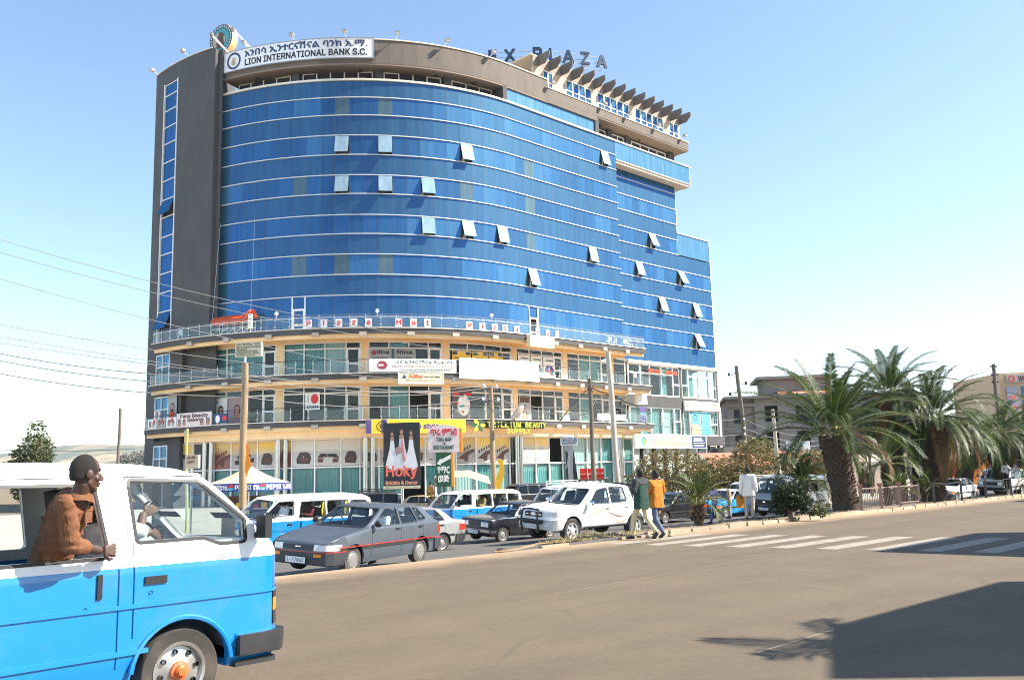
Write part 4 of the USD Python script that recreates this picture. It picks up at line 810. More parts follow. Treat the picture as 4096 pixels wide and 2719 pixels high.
# --- estate and off-road shapes
def suv_spec(rack=True, h=1.9, col=None, gl=CGL):
    k = h/1.9
    side = [(-3.5, .5), (-3.3, .42), (.6, .40), (.72, .5), (.75, .8), (.73, 1.02*k), (.6, 1.07*k), (-.5, 1.15*k), (-.95, 1.72*k), (-1.2, 1.83*k), (-2.2, 1.88*k), (-3.4, 1.84*k), (-3.56, 1.7*k), (-3.62, 1.1), (-3.62, .6)]
    front = [(.78, .36), (.86, .6), (.87, .9), (.86, 1.12*k), (.82, 1.2*k), (.70, 1.74*k), (.62, 1.84*k), (0, 1.93*k)]
    plan = [(-3.7, .78), (-3.5, .87), (.3, .87), (.62, .84), (.74, .74), (.78, .4), (.78, 0)]
    win = [('side', [(-.72, 1.20*k), (-1.05, 1.68*k), (-1.6, 1.73*k), (-1.6, 1.19*k)], None, .04), ('side', [(-1.7, 1.19*k), (-1.7, 1.73*k), (-2.5, 1.74*k), (-2.5, 1.19*k)], None, .04), ('side', [(-2.6, 1.2*k), (-2.6, 1.74*k), (-3.35, 1.70*k), (-3.35, 1.22*k)], None, .06),
           ('f', [(-.70, 1.18*k), (.70, 1.18*k), (.62, 1.70*k), (-.62, 1.70*k)], (-1.3, .2), .06), ('r', [(-.6, 1.2*k), (.6, 1.2*k), (.56, 1.68*k), (-.56, 1.68*k)], (-9, -3.3), .06)]
    trim = [('headlamp', (.5, 1, .45, .72, .78, .94), LAMP, .01), ('turn_lamp', (.4, 1, .72, .9, .8, .93), AMBER, .01), ('grille', (.5, 1, -.45, .45, .76, .96), PLASTIC, .01, 1), ('bumper', (.3, 1, -.9, .9, .46, .62), PLASTIC, .07, 1), ('bumper', (-3.8, -3.4, -.9, .9, .46, .62), PLASTIC, .07, 1), ('tail_lamp', (-3.7, -3.5, .66, .88, .7, 1.0), RED, .01), ('side_moulding', (-3.3, .4, .7, 1, .62, .7), PLASTIC, .015)]
    ex = [('mirror', mirror(s*.95, -.66, 1.25, .12), BLACK) for s in (-1, 1)]
    if rack:
        g = G()
        for y in (-.62, .62): g.beam((-3.2, y, 1.93*k), (-1.2, y, 1.93*k), .04, .04); g.beam((-3.2, y, 2.03*k), (-1.2, y, 2.03*k), .03, .03)
        for x in np.linspace(-3.2, -1.2, 8): g.beam((x, -.66, 1.95*k), (x, .66, 1.95*k), .05, .025)
        for x in (-3.2, -2.2, -1.2):
            for y in (-.62, .62): g.beam((x, y, 1.82*k), (x, y, 2.04*k), .03, .03, (1, 0, 0))
        ex.append(('roof_rack', g, col or M('rack_white', (.62, .62, .58), .5)))
    seams = [(x-.006, x+.006, a, b, .5, 1.2*k) for x in (-.62, -1.65, -2.55) for a, b in ((-2, -.6), (.6, 2))]
    return {'body': Body(side, front, plan, .05, .06, .08), 'win': win, 'seams': seams, 'trim': trim, 'th': .05, 'archgap': .08, 'glass': gl, 'wheels': {'f': 0., 'r': -2.75, 't': .74, 'w': .24, 'R': .37, 'rim': RIM, 'style': 'steel'}, 'seats': (-1.4, -2.3), 'dash': -.5, 'sz': .85, 'dz': 1.16, 'fz': .42, 'extra': ex}
vehicle('estate_car', 'white off-roader with a flat roof rack behind the pickup', 'car', suv_spec(True, 1.95), at_contact(1.35, 38.6, ONC, .74, -.75), ONC, paint('offroader_white', (.72, .72, .69), .3), SL)
vehicle('estate_car', 'dark green off-roader with a pale roof rack beside the leaning post', 'car', suv_spec(True, 1.95), at_contact(14.4, 53.2, ONC, .74, -.82), ONC, paint('offroader_green', (.02, .035, .03), .3), 0)
vehicle('estate_car', 'black off-roader parked by the tan awning', 'car', suv_spec(False, 1.9, gl=CGLD), (-1.0, 60.5, -.8), math.radians(-150), paint('offroader_black', (.02, .021, .024), .3))
vehicle('estate_car', 'dark estate car with roof bars parked behind the minibus', 'car', suv_spec(True, 1.75, BLACK, CGLD), (-10.2, 53.5, -.85), math.radians(185), paint('estate_dark', (.04, .05, .05), .35))
vehicle('estate_car', 'white box-shaped off-roader behind the palms', 'car', suv_spec(False, 1.9), R(66, 7.0), ONC, paint('offroader_cream', (.62, .62, .58), .35), SL)
vehicle('estate_car', 'white car with tall roof behind the walking men', 'car', suv_spec(False, 1.8), R(44.5, 13.4), ONC, paint('offroader_pearl', (.76, .75, .72), .3), 0)
# --- newer grey van
gv = bus_spec(False)
gv['body'] = Body([(-3.5, .36), (-3.3, .30), (.95, .28), (1.06, .40), (1.10, .62), (1.08, .95), (1.0, 1.12), (.36, 1.72), (.12, 1.86), (-.6, 1.95), (-2.2, 1.97), (-3.3, 1.93), (-3.5, 1.8), (-3.56, 1.2)], [(.80, .26), (.85, .5), (.85, 1.1), (.83, 1.25), (.76, 1.75), (.70, 1.87), (.5, 1.94), (0, 1.99)], [(-3.6, .80), (-3.4, .85), (.5, .85), (.85, .80), (1.04, .66), (1.12, .35), (1.13, 0)], .07, .05, .1)
gv['win'][4] = ('f', [(-.70, 1.16), (.70, 1.16), (.65, 1.72), (.52, 1.79), (-.52, 1.79), (-.65, 1.72)], (-.1, 2), .06)
gv['win'][0] = ('side', [(-.363, 1.26), (.66, 1.2), (.70, 1.3), (.25, 1.72), (-.415, 1.78)], None, .03, (0,))
gv['trim'] = [('headlamp', (.5, 1.2, .46, .86, .68, .86), LAMP, .008), ('turn_lamp', (.6, 1.2, .48, .84, .62, .675), AMBER, .01), ('grille', (.6, 1.2, -.46, .46, .62, .86), BLACK, .01, 1), ('bumper', (.45, 1.3, -.9, .9, .28, .6), PLASTIC, .05, 1), ('fog_lamp', (.6, 1.3, .5, .64, .44, .52), LAMP, .058), ('emblem', (.6, 1.2, -.06, .06, .72, .78), CHROME, .02, 1), ('tail_lamp', (-3.7, -3.5, .62, .84, .75, 1.1), RED, .008), ('bumper', (-3.8, -3.4, -.9, .9, .36, .56), PLASTIC, .05, 1), ('side_moulding', (-3.2, .6, .7, 1, .70, .76), PLASTIC, .012)]
gv['extra'] = [('mirror', G().box(.62, .68, s*.88, s*1.04, 1.2, 1.38), BLACK) for s in (-1, 1)]
vehicle('van', 'silver grey van facing us behind the roadside shrub', 'van', gv, at_contact(12.75, 43.2, ONC, .72, -.60), ONC, paint('van_grey', (.24, .26, .28), .3), SL, plate=(1.19, .44, '2-90614', 0))
nh = math.radians(47); NDIR = np.array([math.cos(nh), math.sin(nh)]); NLEFT = np.array([-NDIR[1], NDIR[0]])
NB = np.array([-2.59, 7.22]) + NLEFT*.80   # front axle centre of the near minibus
HUBO = M('hub_orange', (.62, .12, .02), .45, dirt=((.2, .1, .05), .5, 20.))
near = minibus('near blue and white minibus with a man leaning out of its window', (NB[0], NB[1], 0), nh, 0, True, name='minibus')
# ---------------------------------------------------------------- signs on the building
def at(x, y, Y):
    """point at distance Y ahead on the line of sight of a photograph position"""
    d = _fw + _rt*((x-2048)/FPX) - _up*((y-1359.5)/FPX); return EYE + d*(Y/d[1])
SIGNW = M('sign_white', (.74, .74, .72), .45, var=.04, dirt=((.55, .5, .44), .3, 1.2)); SIGNB = M('sign_navy', (.03, .045, .11), .45); SIGNR = M('sign_red', (.62, .03, .03), .45); SIGNY = M('sign_yellow', (.80, .52, .03), .45); SIGNG = M('sign_green', (.015, .08, .04), .5)
SIGNK = M('sign_black', (.02, .02, .022), .45); ORANGE = M('flag_orange', (.85, .25, .01), .7); SIGNC = M('sign_cream', (.76, .66, .42), .5, dirt=((.5, .4, .25), .4, 1.5)); PURPLE = M('sign_purple', (.09, .06, .20), .5); TAN = M('print_tan', (.45, .33, .22), .6); SKIN_P = M('print_skin', (.40, .21, .13), .6); PINK = M('print_pink', (.62, .17, .16), .6); GREYP = M('print_grey', (.33, .34, .34), .6); CYAN = M('print_cyan', (.10, .42, .60), .5)
BROWNP = M('print_brown', (.10, .045, .03), .6); TEALP = M('print_teal', (.05, .27, .30), .5)
def fsign(name, label, cat, s0, s1, z0, z1, off, th, mat, edge=None, group=None):
    """panel following the facade; returns a function that lays shapes and words on its face"""
    t = thing(name, label, cat, C((s0+s1)/2, off, z0), 0, group)
    put('panel', frect(G(), s0, s1, off-th, off, z0, z1, .7), mat, t, None, True)
    if edge:
        g = G()
        for z in (z0, z1): frect(g, s0-.03, s1+.03, off-th-.02, off+.03, z-.035, z+.035, .7)
        for s in (s0, s1): frect(g, s-.035, s+.035, off-th-.02, off+.028, z0, z1, 9)
        put('frame', g, edge, t, None, True)
    def lay(nm, m, mat2, s, z, lift=.004): return put(nm, wrap(m, s, z, off+lift), mat2, t, None, True)
    lay.t = t; return lay
def shape(poly, h=.004):
    g = G(); g.prism(poly, h); return g.arr()
def disc(r, n=28, sx=1.): return Polygon([(r*sx*math.cos(a), r*math.sin(a)) for a in np.arange(n)*2*PI/n])
def ring(r0, r1, sx=1.): return disc(r1, 28, sx).difference(disc(r0, 28, sx))
def animal():   # seated cat-like silhouette of the emblem
    return Polygon([(-.5, -.8), (.45, -.8), (.42, -.3), (.3, .05), (.42, .2), (.36, .42), (.12, .62), (-.12, .66), (-.3, .45), (-.42, .1), (-.55, -.3)])
lay = fsign('bank_sign', 'long white curved bank fascia sign high on the left of the parapet', 'sign', -11.33, 2.76, 38.0, 39.86, .35, .2, SIGNW, M('sign_frame', (.35, .36, .38), .4, .5))
def words(s, z, text, w, h, mat, bold=False, font=None, l=None, depth=.012, lift=.004):
    l.n = getattr(l, 'n', 0); return l('lettering', fit(text, w, h, depth, bold=bold, font=font), mat, s, z, lift)
words(-9.0, 39.08, 'አንበሳ ኢንተርናሽናል ባንክ አ ማ', 11.0, .56, SIGNB, True, 'eth', lay); lay('lettering', shape(disc(.06, 8), .012), SIGNB, .98, 39.12); lay('lettering', shape(disc(.06, 8), .012), SIGNB, 2.16, 39.12); words(-9.0, 38.27, 'LION INTERNATIONAL BANK S.C.', 11.2, .56, SIGNK, True, None, lay)
lay('emblem', shape(ring(.6, .8, .95)), SIGNB, -10.2, 38.93); lay('emblem', shape(affinity.scale(animal(), .5, .5, origin=(0, 0))), TAN, -10.2, 38.93)
lay = fsign('bank_sign', 'cream bank billboard on posts behind the scrub trees at ground level', 'sign', 29.4, 41.4, 3.85, 5.15, 2.6, .18, SIGNC, SIGNW)
words(32.2, 4.6, 'አንበሳ ኢንተርናሽናል ባንክ', 6.0, .34, TAN, True, 'eth', lay); words(32.2, 4.12, 'LION INTERNATIONAL BANK S.C.', 6.3, .28, TAN, True, None, lay)
lay('emblem', shape(ring(.42, .56)), SIGNW, 30.8, 4.5); lay('emblem', shape(disc(.42)), TEALP, 30.8, 4.5); lay('emblem', shape(affinity.scale(animal(), .34, .34, origin=(0, 0)), .008), ORANGE, 30.8, 4.5)
lay('panel', shape(sbox(0, 0, 2.5, 1.2)), SIGNB, 38.8, 3.9)
for i, q in enumerate((1.5, 1.7, 2.0, 1.8)): lay('lettering', shape(sbox(0, 0, q, .10)), SIGNW, 39.1, 4.82-i*.24, .009)
for s in (31.5, 35.5, 39.8): put('post', G().tube([C(s, 2.45, -.7), C(s, 2.45, 3.9)], .06, 6), STEEL, lay.t, None, True)
lay = fsign('banner', 'white trading banner with a dark red round logo on the second balcony rail', 'banner', 2.4, 8.95, 10.16, 11.2, 2.3, .03, SIGNW)
lay('logo', shape(disc(.36)), M('logo_maroon', (.28, .03, .05), .5), 3.35, 10.68); lay('logo', shape(sbox(-.3, -.08, .1, .06)), SIGNW, 3.35, 10.7, .01)
words(4.4, 10.82, 'ሪና ኢንተርናሽናል ትሬዲንግ', 4.2, .24, SIGNK, False, 'eth', lay); words(4.1, 10.50, 'Rina International Trading', 4.6, .22, TAN, False, None, lay); words(4.6, 10.27, 'Corporate gifts and promotional items', 3.9, .11, SIGNK, False, None, lay)
lay = fsign('banner', 'large sunlit blank white banner hung over the second balcony', 'banner', 9.12, 16.58, 9.62, 11.36, 2.42, .03, SIGNW)
lay('print', shape(sbox(0, 0, .5, .45)), M('print_pale_blue', (.45, .65, .74), .6), 13.0, 9.75); words(10.1, 11.08, 'ዓለም አቀፍ ንግድ', 3.2, .16, TAN, False, 'eth', lay)
lay = fsign('sign', 'cream travel agency sign with orange name below the second balcony', 'sign', 4.52, 7.87, 9.17, 10.04, 2.46, .12, SIGNC, SIGNW)
words(5.25, 9.62, 'Adika', 1.05, .27, M('sign_orange_red', (.72, .12, .02), .5), True, None, lay); lay('logo', shape(Polygon([(-.18, 0), (.18, 0), (0, .32)])), SIGNB, 4.95, 9.6); words(6.4, 9.67, 'Tour and Travel', 1.2, .12, SIGNK, True, None, lay); words(5.1, 9.38, 'አዲካ አስጎብኚ እና ጉዞ ወኪል', 2.2, .12, TAN, False, 'eth', lay)
lay('panel', shape(sbox(0, 0, 3.3, .1)), SIGNR, 4.55, 9.2)
lay = fsign('sign', 'yellow and purple furniture shop fascia behind the bridal board', 'sign', 2.16, 9.56, 5.16, 6.27, 2.46, .14, SIGNY)
lay('panel', shape(sbox(0, 0, 1.5, 1.1)), PURPLE, 2.17, 5.165); lay('logo', shape(ring(.36, .42)), SIGNK, 3.35, 5.72, .01); words(3.12, 5.55, 'TS', .46, .34, SIGNK, True, None, lay, .012, .01); words(4.3, 5.5, 'Techno style', 3.2, .42, PURPLE, True, None, lay)
# beauty salon banner and hair posters
lay = fsign('banner', 'pale beauty salon banner with faces on the lowest balcony', 'banner', -13.72, -10.05, 6.22, 7.42, 2.34, .03, M('banner_pink', (.66, .56, .52), .6))
words(-13.3, 7.02, 'Fana Beauty', 2.9, .28, BROWNP, True, None, lay); words(-12.5, 6.68, 'Salon', 1.3, .28, BROWNP, True, None, lay)
def face(l, s, z, k, hair=SIGNK, skin=SKIN_P):
    l('print', shape(affinity.scale(disc(.3, 16), 1, 1.25, origin=(0, 0)).union(sbox(-.3, -.42, .3, .05))), hair, s, z, .005) if k > 1 else l('print', shape(affinity.scale(disc(.22*k, 14), 1, 1.2, origin=(0, 0)).union(sbox(-.2*k, -.3*k, .2*k, .02))), hair, s, z, .005)
    l('print', shape(affinity.scale(disc(.14*k, 14), 1, 1.3, origin=(0, 0))), skin, s, z-.04*k, .010)
    l('print', shape(Polygon([(-.26*k, -.5*k), (.26*k, -.5*k), (.14*k, -.22*k), (-.14*k, -.22*k)])), skin if hair is SIGNK else GREYP, s, z, .012)
for s, k in ((-13.4, .8), (-12.85, .7), (-11.0, .8), (-10.4, .8)): face(lay, s, 6.72, k)
for i, (s0, s1) in enumerate(((-17.6, -16.4), (-16.3, -15.1), (-15.0, -13.8))):
    lay = fsign('poster', ['hair poster at the left end of the lowest balcony', 'second hair poster from the left on the lowest balcony rail', 'hair poster right beside the salon banner'][i], 'poster', s0, s1, 6.3, 7.15, 2.32, .03, [SIGNW, GREYP, SIGNW][i])
    face(lay, s0+.35, 6.8, .75); face(lay, s0+.85, 6.75, .7, BROWNP)
    lay('print', shape(sbox(0, 0, .3, .4)), SIGNR, s0+.55 if i else s0+.8, 6.7, .003)
lay = fsign('poster', 'blue poster with white figure just right of the salon banner', 'poster', -9.9, -8.6, 6.4, 7.2, 2.3, .03, SIGNB); lay('print', shape(affinity.scale(disc(.25), .8, 1.3, origin=(0, 0))), SIGNW, -9.5, 6.75); lay('print', shape(sbox(0, 0, .35, .35)), SIGNR, -9.05, 6.65)
for i, (s0, s1, z0, z1, m) in enumerate(((-12.35, -10.35, 6.5, 8.65, SIGNW), (-10.25, -8.4, 6.5, 8.65, M('poster_mauve', (.35, .25, .27), .6)), (-18.85, -17.85, 6.5, 7.95, SIGNW), (-16.5, -15.3, 6.6, 9.3, GREYP))):
    lay = fsign('poster', ['white salon window poster with a huge braided head', 'mauve salon window poster with a smiling face', 'white poster on the window of the dark wall', 'tall dark poster of a woman on the dark corner wall'][i], 'poster', s0, s1, z0, z1, .1 if i < 2 else 1.12, .02, m)
    face(lay, (s0+s1)/2+(.3 if i == 0 else 0), z0+1.2+(i == 3)*.4, 1.7 if i != 2 else .9)
    if i == 0: words(s0+.1, z1-.35, 'FANA', .9, .16, SIGNK, True, None, lay)
lay = fsign('poster', 'white wellness poster with a red disc in the first floor window', 'poster', -3.0, -1.75, 7.35, 8.8, .12, .02, SIGNW); lay('print', shape(affinity.scale(disc(.32), 1, 1.25, origin=(0, 0))), SIGNR, -2.2, 8.25); lay('print', shape(sbox(0, 0, .1, .6)), GREYP, -2.8, 7.95); words(-2.85, 7.48, 'DXN', .95, .2, SIGNB, True, None, lay)
for i, (s0, s1) in enumerate(((2.35, 4.15), (4.4, 6.2))):
    lay = fsign('poster', ['grey trading poster with a red logo, first window above the trading banner', 'grey trading poster without logo, second window above the trading banner'][i], 'poster', s0, s1, 11.0, 12.35, .1, .02, GREYP); words(s0+(.6 if not i else .2), 11.9, 'Rina', 1.0 if not i else 1.3, .3, SIGNK, True, None, lay); words(s0+.2, 11.5, 'International', 1.3, .15, SIGNK, False, None, lay)
    if not i: lay('logo', shape(disc(.2)), M('logo_maroon', (0, 0, 0)), s0+.35, 12.0)
for i in range(3):
    s0 = 16.3+i*1.62; lay = fsign('poster', ['children shop window poster nearest the white banner', 'middle children shop window poster of three', 'right-hand children shop window poster of three'][i], 'poster', s0, s0+1.5, 10.3, 12.3, .1, .02, SIGNW)
    words(s0+.3, 11.95, 'ZANSEN', 1.0, .14, SIGNK, True, None, lay); lay('print', shape(disc(.6).intersection(sbox(-1, -.05, 1, 1))), PURPLE, s0+.8, 11.0); lay('print', shape(disc(.2)), PINK, s0+.75, 11.05, .01); lay('print', shape(disc(.16)), CYAN, s0+1.1, 10.9, .01); lay('print', shape(sbox(.1, 0, 1.4, .45)), M('print_sage', (.42, .46, .34), .6), s0, 10.35, .01)
for i, (s0, w) in enumerate(((9.4, 1.75), (11.3, 1.6), (13.0, 1.5))):
    lay = fsign('poster', ['blue and yellow bank notice left of three above the white banner', 'middle blue and yellow bank notice above the white banner', 'right blue and yellow bank notice above the white banner'][i], 'poster', s0, s0+w, 11.45, 12.3, .1, .02, SIGNY); lay('print', shape(sbox(0, 0, w-.1, .3)), SIGNB, s0+.05, 11.95); lay('print', shape(sbox(0, 0, w-.4, .1)), BROWNP, s0+.2, 11.62)
lay = fsign('poster', 'collage poster of electrical goods in a first floor window', 'poster', 9.35, 11.15, 6.5, 9.1, .1, .02, M('poster_dark', (.1, .08, .09), .6))
lay('print', shape(affinity.scale(disc(.9), .65, 1, origin=(0, 0))), SIGNW, 10.4, 7.6); lay('print', shape(sbox(0, 0, 1.7, .2)), SIGNR, 9.4, 8.45, .008)
for q in range(9): lay('print', shape(sbox(0, 0, .22, .2)), rnd.choice([SIGNR, SIGNB, TAN, CYAN, SIGNK]), 9.5+rnd.random()*1.4, 6.6+rnd.random()*1.8, .012)
lay = fsign('poster', 'grey poster of a face in a first floor window above the shop letters', 'poster', 16.3, 17.7, 6.45, 8.55, .1, .02, GREYP); face(lay, 17.0, 7.4, 1.6); lay('print', shape(sbox(0, 0, 1.2, .5)), BROWNP, 16.4, 8.0)
lay = fsign('banner', 'narrow white cloth sagging on the lowest balcony near the pole', 'banner', 24.4, 28.6, 6.5, 7.05, 2.25, .02, SIGNW)
lay = fsign('sign', 'cream shop fascia at the right end of the wing', 'sign', 42.74, 49.45, 8.22, 9.16, -.85, .15, SIGNC, SIGNW); lay('logo', shape(ring(.2, .28)), SIGNK, 48.6, 8.7); lay('print', shape(Polygon([(-.2, 0), (.2, 0), (0, .3)])), SIGNK, 43.3, 8.5)
for i, (s0, s1) in enumerate(((44.15, 45.95), (46.15, 47.9))):
    lay = fsign('poster', ['sky blue window poster with round logo in the wing', 'plain sky blue window poster in the wing'][i], 'poster', s0, s1, 5.5, 8.0, -1.12, .02, CYAN); 
    if not i: lay('logo', shape(ring(.26, .36)), SIGNK, 45, 7.4); lay('print', shape(Polygon([(0, 0), (1.75, 0), (1.75, .7), (.9, 1.2), (0, 1.2)])), TAN, 44.17, 5.52)
lay = fsign('sign', 'white notice boards at the end of the lowest balcony', 'sign', 31.9, 33.4, 8.3, 9.4, 1.2, .4, SIGNW); lay('print', shape(sbox(0, 0, .7, .3)), GREYP, 32.5, 8.4)
lay = fsign('banner', 'blue and violet hanging shop banner on the lowest balcony end', 'banner', 31.6, 32.6, 6.0, 8.0, 1.6, .03, PURPLE); lay('print', shape(sbox(0, 0, .9, .5)), SIGNB, 31.65, 6.05); lay('print', shape(sbox(0, 0, .8, .2)), CYAN, 31.7, 7.2)
def letters(t, text, s0, w, z, h, off, mat):
    n = len(text)
    for i, ch in enumerate(text):
        if ch != ' ': put('letter', wrap(fit(ch, w/n*(.82 if ch not in 'I' else .22), h, .09, bold=True), s0+i*w/n+(0 if ch not in 'I' else w/n*.3), z, off), mat, t, None, True)
def flet(name, label, text, s0, w, z, h, off, mat, back=None):
    t = thing(name, label, 'sign', C(s0, off, z)); letters(t, text, s0, w, z, h, off, mat)
    if back: put('back_rail', frect(frect(G(), s0, s0+w, off-.12, off-.02, z+h*.1, z+h*.2, .8), s0, s0+w, off-.12, off-.02, z+h*.8, z+h*.9, .8), back, t, None, True)
    return t
LETY = M('letter_yellow_green', (.42, .42, .04), .4); t = flet('letter_sign', 'raised yellow and dark green beauty shop letters over the ground floor', 'TRILLIUM BEAUTY', 11.25, 5.75, 5.60, .42, 2.62, LETY, SIGNG)
letters(t, 'SUPPLY', 12.95, 2.3, 5.12, .38, 2.62, LETY); put('back_panel', frect(G(), 11.2, 17.05, 2.3, 2.5, 5.52, 6.06), SIGNK, t, None, True)
for k in range(6):
    a = k*PI/3; P = affinity.rotate(affinity.scale(disc(.3, 12), 1, .5, origin=(0, 0)), k*60, origin=(-.0, 0)); P = affinity.translate(P, .3*math.cos(a), .3*math.sin(a)); put('petal', wrap(shape(P, .05), 10.5, 5.75, 2.6+.01*k), [SIGNY, SIGNG][k % 2], t, None, True)
MEL = M('letter_red_orange', (.72, .10, .03), .4); t = flet('letter_sign', 'red bridal shop letters over the upper wing windows', 'MELODY  BRIDAL', 36.35, 5.1, 11.9, .42, -.75, MEL, SIGNW)
# red letters on white cards along the top balcony
for nm, row, zz in (('left', [('P', -2.12), ('i', -.96), ('z', .17), ('z', 1.29), ('a', 2.36), ('H', 4.59), ('u', 5.7), ('t', 6.77)], 14.25), ('right', [('P', 10.12), ('i', 11.23), ('z', 12.33), ('z', 13.34), ('a', 14.47), ('H', 16.82), ('u', 18.11), ('t', 19.3)], 14.15)):
    t = thing('letter_cards', 'row of white cards with red letters on the %s half of the top balcony rail' % nm, 'sign', C(row[0][1], 2.2, zz))
    for ch, s in row:
        c = put('card', frect(G(), s-.25, s+.25, 2.15, 2.17, zz-.35, zz+.32, .3), SIGNW, t, None, True)
        v, f = txt(ch, .42 if ch in 'PH' else .42, .012, bold=True); v = v.copy(); v[:, 0] -= (v[:, 0].max()+v[:, 0].min())/2
        put('letter', wrap((v, f), s, zz-.2, 2.172), SIGNR, c, None, True)
# roof letters on their curved lattice
t = thing('roof_letters', 'large navy letters on a curved steel lattice on the roof', 'sign', at(2200, 300, 108)); fx_ = []
for ch, x, y in (('L', 1903, 238), ('E', 1975, 228), ('X', 2040, 226), ('P', 2150, 218), ('L', 2208, 223), ('A', 2272, 230), ('Z', 2338, 237), ('A', 2405, 249)):
    q = at(x, y, 104+((x-2150)/230)**2*3); fx_.append(q); v, f = txt(ch, 1.5, .3, bold=True); v = v.copy(); v[:, 0] -= v[:, 0].mean(); v[:, 1] -= .75
    a = (x-2150)/700; put('letter', (frame3(q, (math.cos(a), math.sin(a), 0), (0, 0, 1))(v), f), M('letter_dark_navy', (.015, .03, .07), .4), t, None, True)
g = G()
for dz in (-1.1, -.55, 0, .65): g.tube([q+[0, .35, dz] for q in fx_], .05, 5)
for q in fx_: g.tube([q+[0, .35, -3.4], q+[0, .35, .7]], .04, 5); g.tube([q+[0, .35, -1.1], q+[.5, 2.0, -3.4]], .03, 4)
put('lattice', g, M('lattice_steel', (.30, .33, .38), .5), t, None, True)
# round emblem on the roof corner
ec = at(884, 158, 78.6); ea = math.radians(-63); ex_ = np.array([math.cos(ea+PI/2), math.sin(ea+PI/2), 0]); fr_ = frame3(ec, ex_, (0, 0, 1))
t = thing('roof_emblem', 'round roof sign with a brown animal on a teal ground', 'sign', ec)
ea = math.radians(-118); fr_ = frame3(ec, (math.cos(ea+PI/2), math.sin(ea+PI/2), 0), (0, 0, 1))
def eput(nm, poly, z, m, h=.02): put(nm, (lambda v: (fr_(v[0]), v[1]))((lambda a: (a[0]+[0, 0, z], a[1]))(shape(poly, h))), m, t, None, True)
eput('drum', disc(1.42, 40), -.7, M('drum_gold', (.72, .50, .22), .4, .3), .7); eput('ring', ring(1.02, 1.4), .002, M('emblem_ring', (.05, .09, .11), .5)); eput('field', disc(1.02), .002, TEALP); eput('glow', affinity.translate(disc(.75), -.25, -.1), .023, TAN, .01); eput('animal', affinity.scale(animal(), .95, 1.05, origin=(0, 0)), .036, BROWNP, .02)
for k in range(26):
    a = k*2*PI/26; eput('ring_letter', affinity.translate(affinity.rotate(sbox(-.05, -.08, .05, .08), math.degrees(a)), 1.21*math.cos(a), 1.21*math.sin(a)), .024, SIGNW, .006)
put('stand', G().beam(ec+[0, .3, -1.2], ec+[0, .3, -3.2], .2, .2).beam(ec+[.8, .3, -1], ec+[.9, .3, -3], .15, .15), SIGNW, t, None, True)
# floodlights on arms over the parapet
FLW = M('flood_body', (.30, .29, .27), .5)
for i, (s, z, o) in enumerate(((-20.6, 40.3, 1.0), (-15.3, 40.4, 1.0), (-8.9, 39.85, .15), (-4.3, 39.85, .15), (.33, 39.85, .15), (4.75, 39.85, .15), (9.16, 39.8, .15), (13.8, 39.8, .15), (21.4, 39.0, .15), (29.3, 39.0, .15), (33.4, 39.0, .15), (38.4, 39.0, .15), (43.3, 39.0, .15))):
    lb = ['floodlight at the far left corner of the dark wall', 'floodlight on the dark wall left of the roof emblem', 'floodlight just right of the roof emblem', 'floodlight above the left half of the bank sign', 'floodlight above the right half of the bank sign', 'floodlight just right of the bank sign', 'third floodlight right of the emblem side of the bare parapet', 'floodlight on the parapet below the roof letters', 'floodlight under the first roof fins', 'second floodlight under the roof fins', 'middle floodlight under the roof fins', 'floodlight under the last roof fins', 'floodlight at the right tip of the terrace parapet'][i]
    t = thing('floodlight', lb, 'floodlight', C(s, o, z), 0, None); n = Cn(s); u = np.array([0, 0, 1.]); b = C(s, o-.2, z); h = b+n*.75+u*.35
    put('arm', G().tube([b, b+n*.3+u*.22, h], .03, 5), WHITE, t, None, True)
    hd = put('lamp_head', G().obox(h+u*.08, n*.16, Ct(s)*.2, nrm(u+n*.4)*.11), FLW, t, None, True); put('lamp_glass', G().obox(h+n*.1-u*.06, n*.12, Ct(s)*.17, u*.02), LAMP, hd, None, True)
for i, (dx, e) in enumerate(((0, -.9), (2.4, .4))):
    b = C(-11+dx, .0, 39.9); t = thing('sign_spotlight', ['long white spotlight arm in front of the round emblem', 'long white spotlight arm right of the round emblem'][i], 'floodlight', b); h = b+np.array([-1.5, -.6, 1.6]); put('arm', G().tube([b, h], .09, 6), WHITE, t, None, True); put('lamp_head', G().obox(h, (.15, 0, .05), (0, .2, 0), (-.05, 0, .14)), FLW, t, None, True)
# ground-floor poster film with furniture pictures
def filmmat(name, top, bot):
    n = {'geo': ('geometry', {}), 's': ('separate_xyz', {}), 'r': ('map_range', {'from_min': 2.6, 'from_max': 4.85, 'clamp': True}), 'no': ('noise_texture', {'scale': .9, 'detail': 3.}), 'ad': ('math', {'math_type': 'multiply_add', 'value2': .3, 'value3': -.15}), 'su': ('math', {'math_type': 'add'}), 'ra': ('rgb_ramp', {'ramp': [(0, bot), (.5, tuple(.75*np.array(bot))), (.62, tuple(.5*np.array(bot)+.5*np.array(top))), (.8, top), (1, top)]}), 'p': ('principled_bsdf', {'roughness': .3, 'coat_weight': .4})}
    l = [('geo.position', 's.vector'), ('s.z', 'r.value'), ('geo.position', 'no.vector'), ('no.fac', 'ad.value1'), ('r.result', 'su.value1'), ('ad.value', 'su.value2'), ('su.value', 'ra.fac'), ('ra.color', 'p.base_color')]
    return usdkit.material(stage, '/World/Looks/'+name, n, l, surface='p.BSDF')
FILM = [filmmat('film_yellow', (.68, .42, .05), (.46, .43, .38)), filmmat('film_grey', (.50, .46, .38), (.50, .47, .43)), filmmat('film_gold', (.55, .36, .10), (.38, .33, .29)), filmmat('film_red', (.55, .38, .12), (.22, .06, .04))]
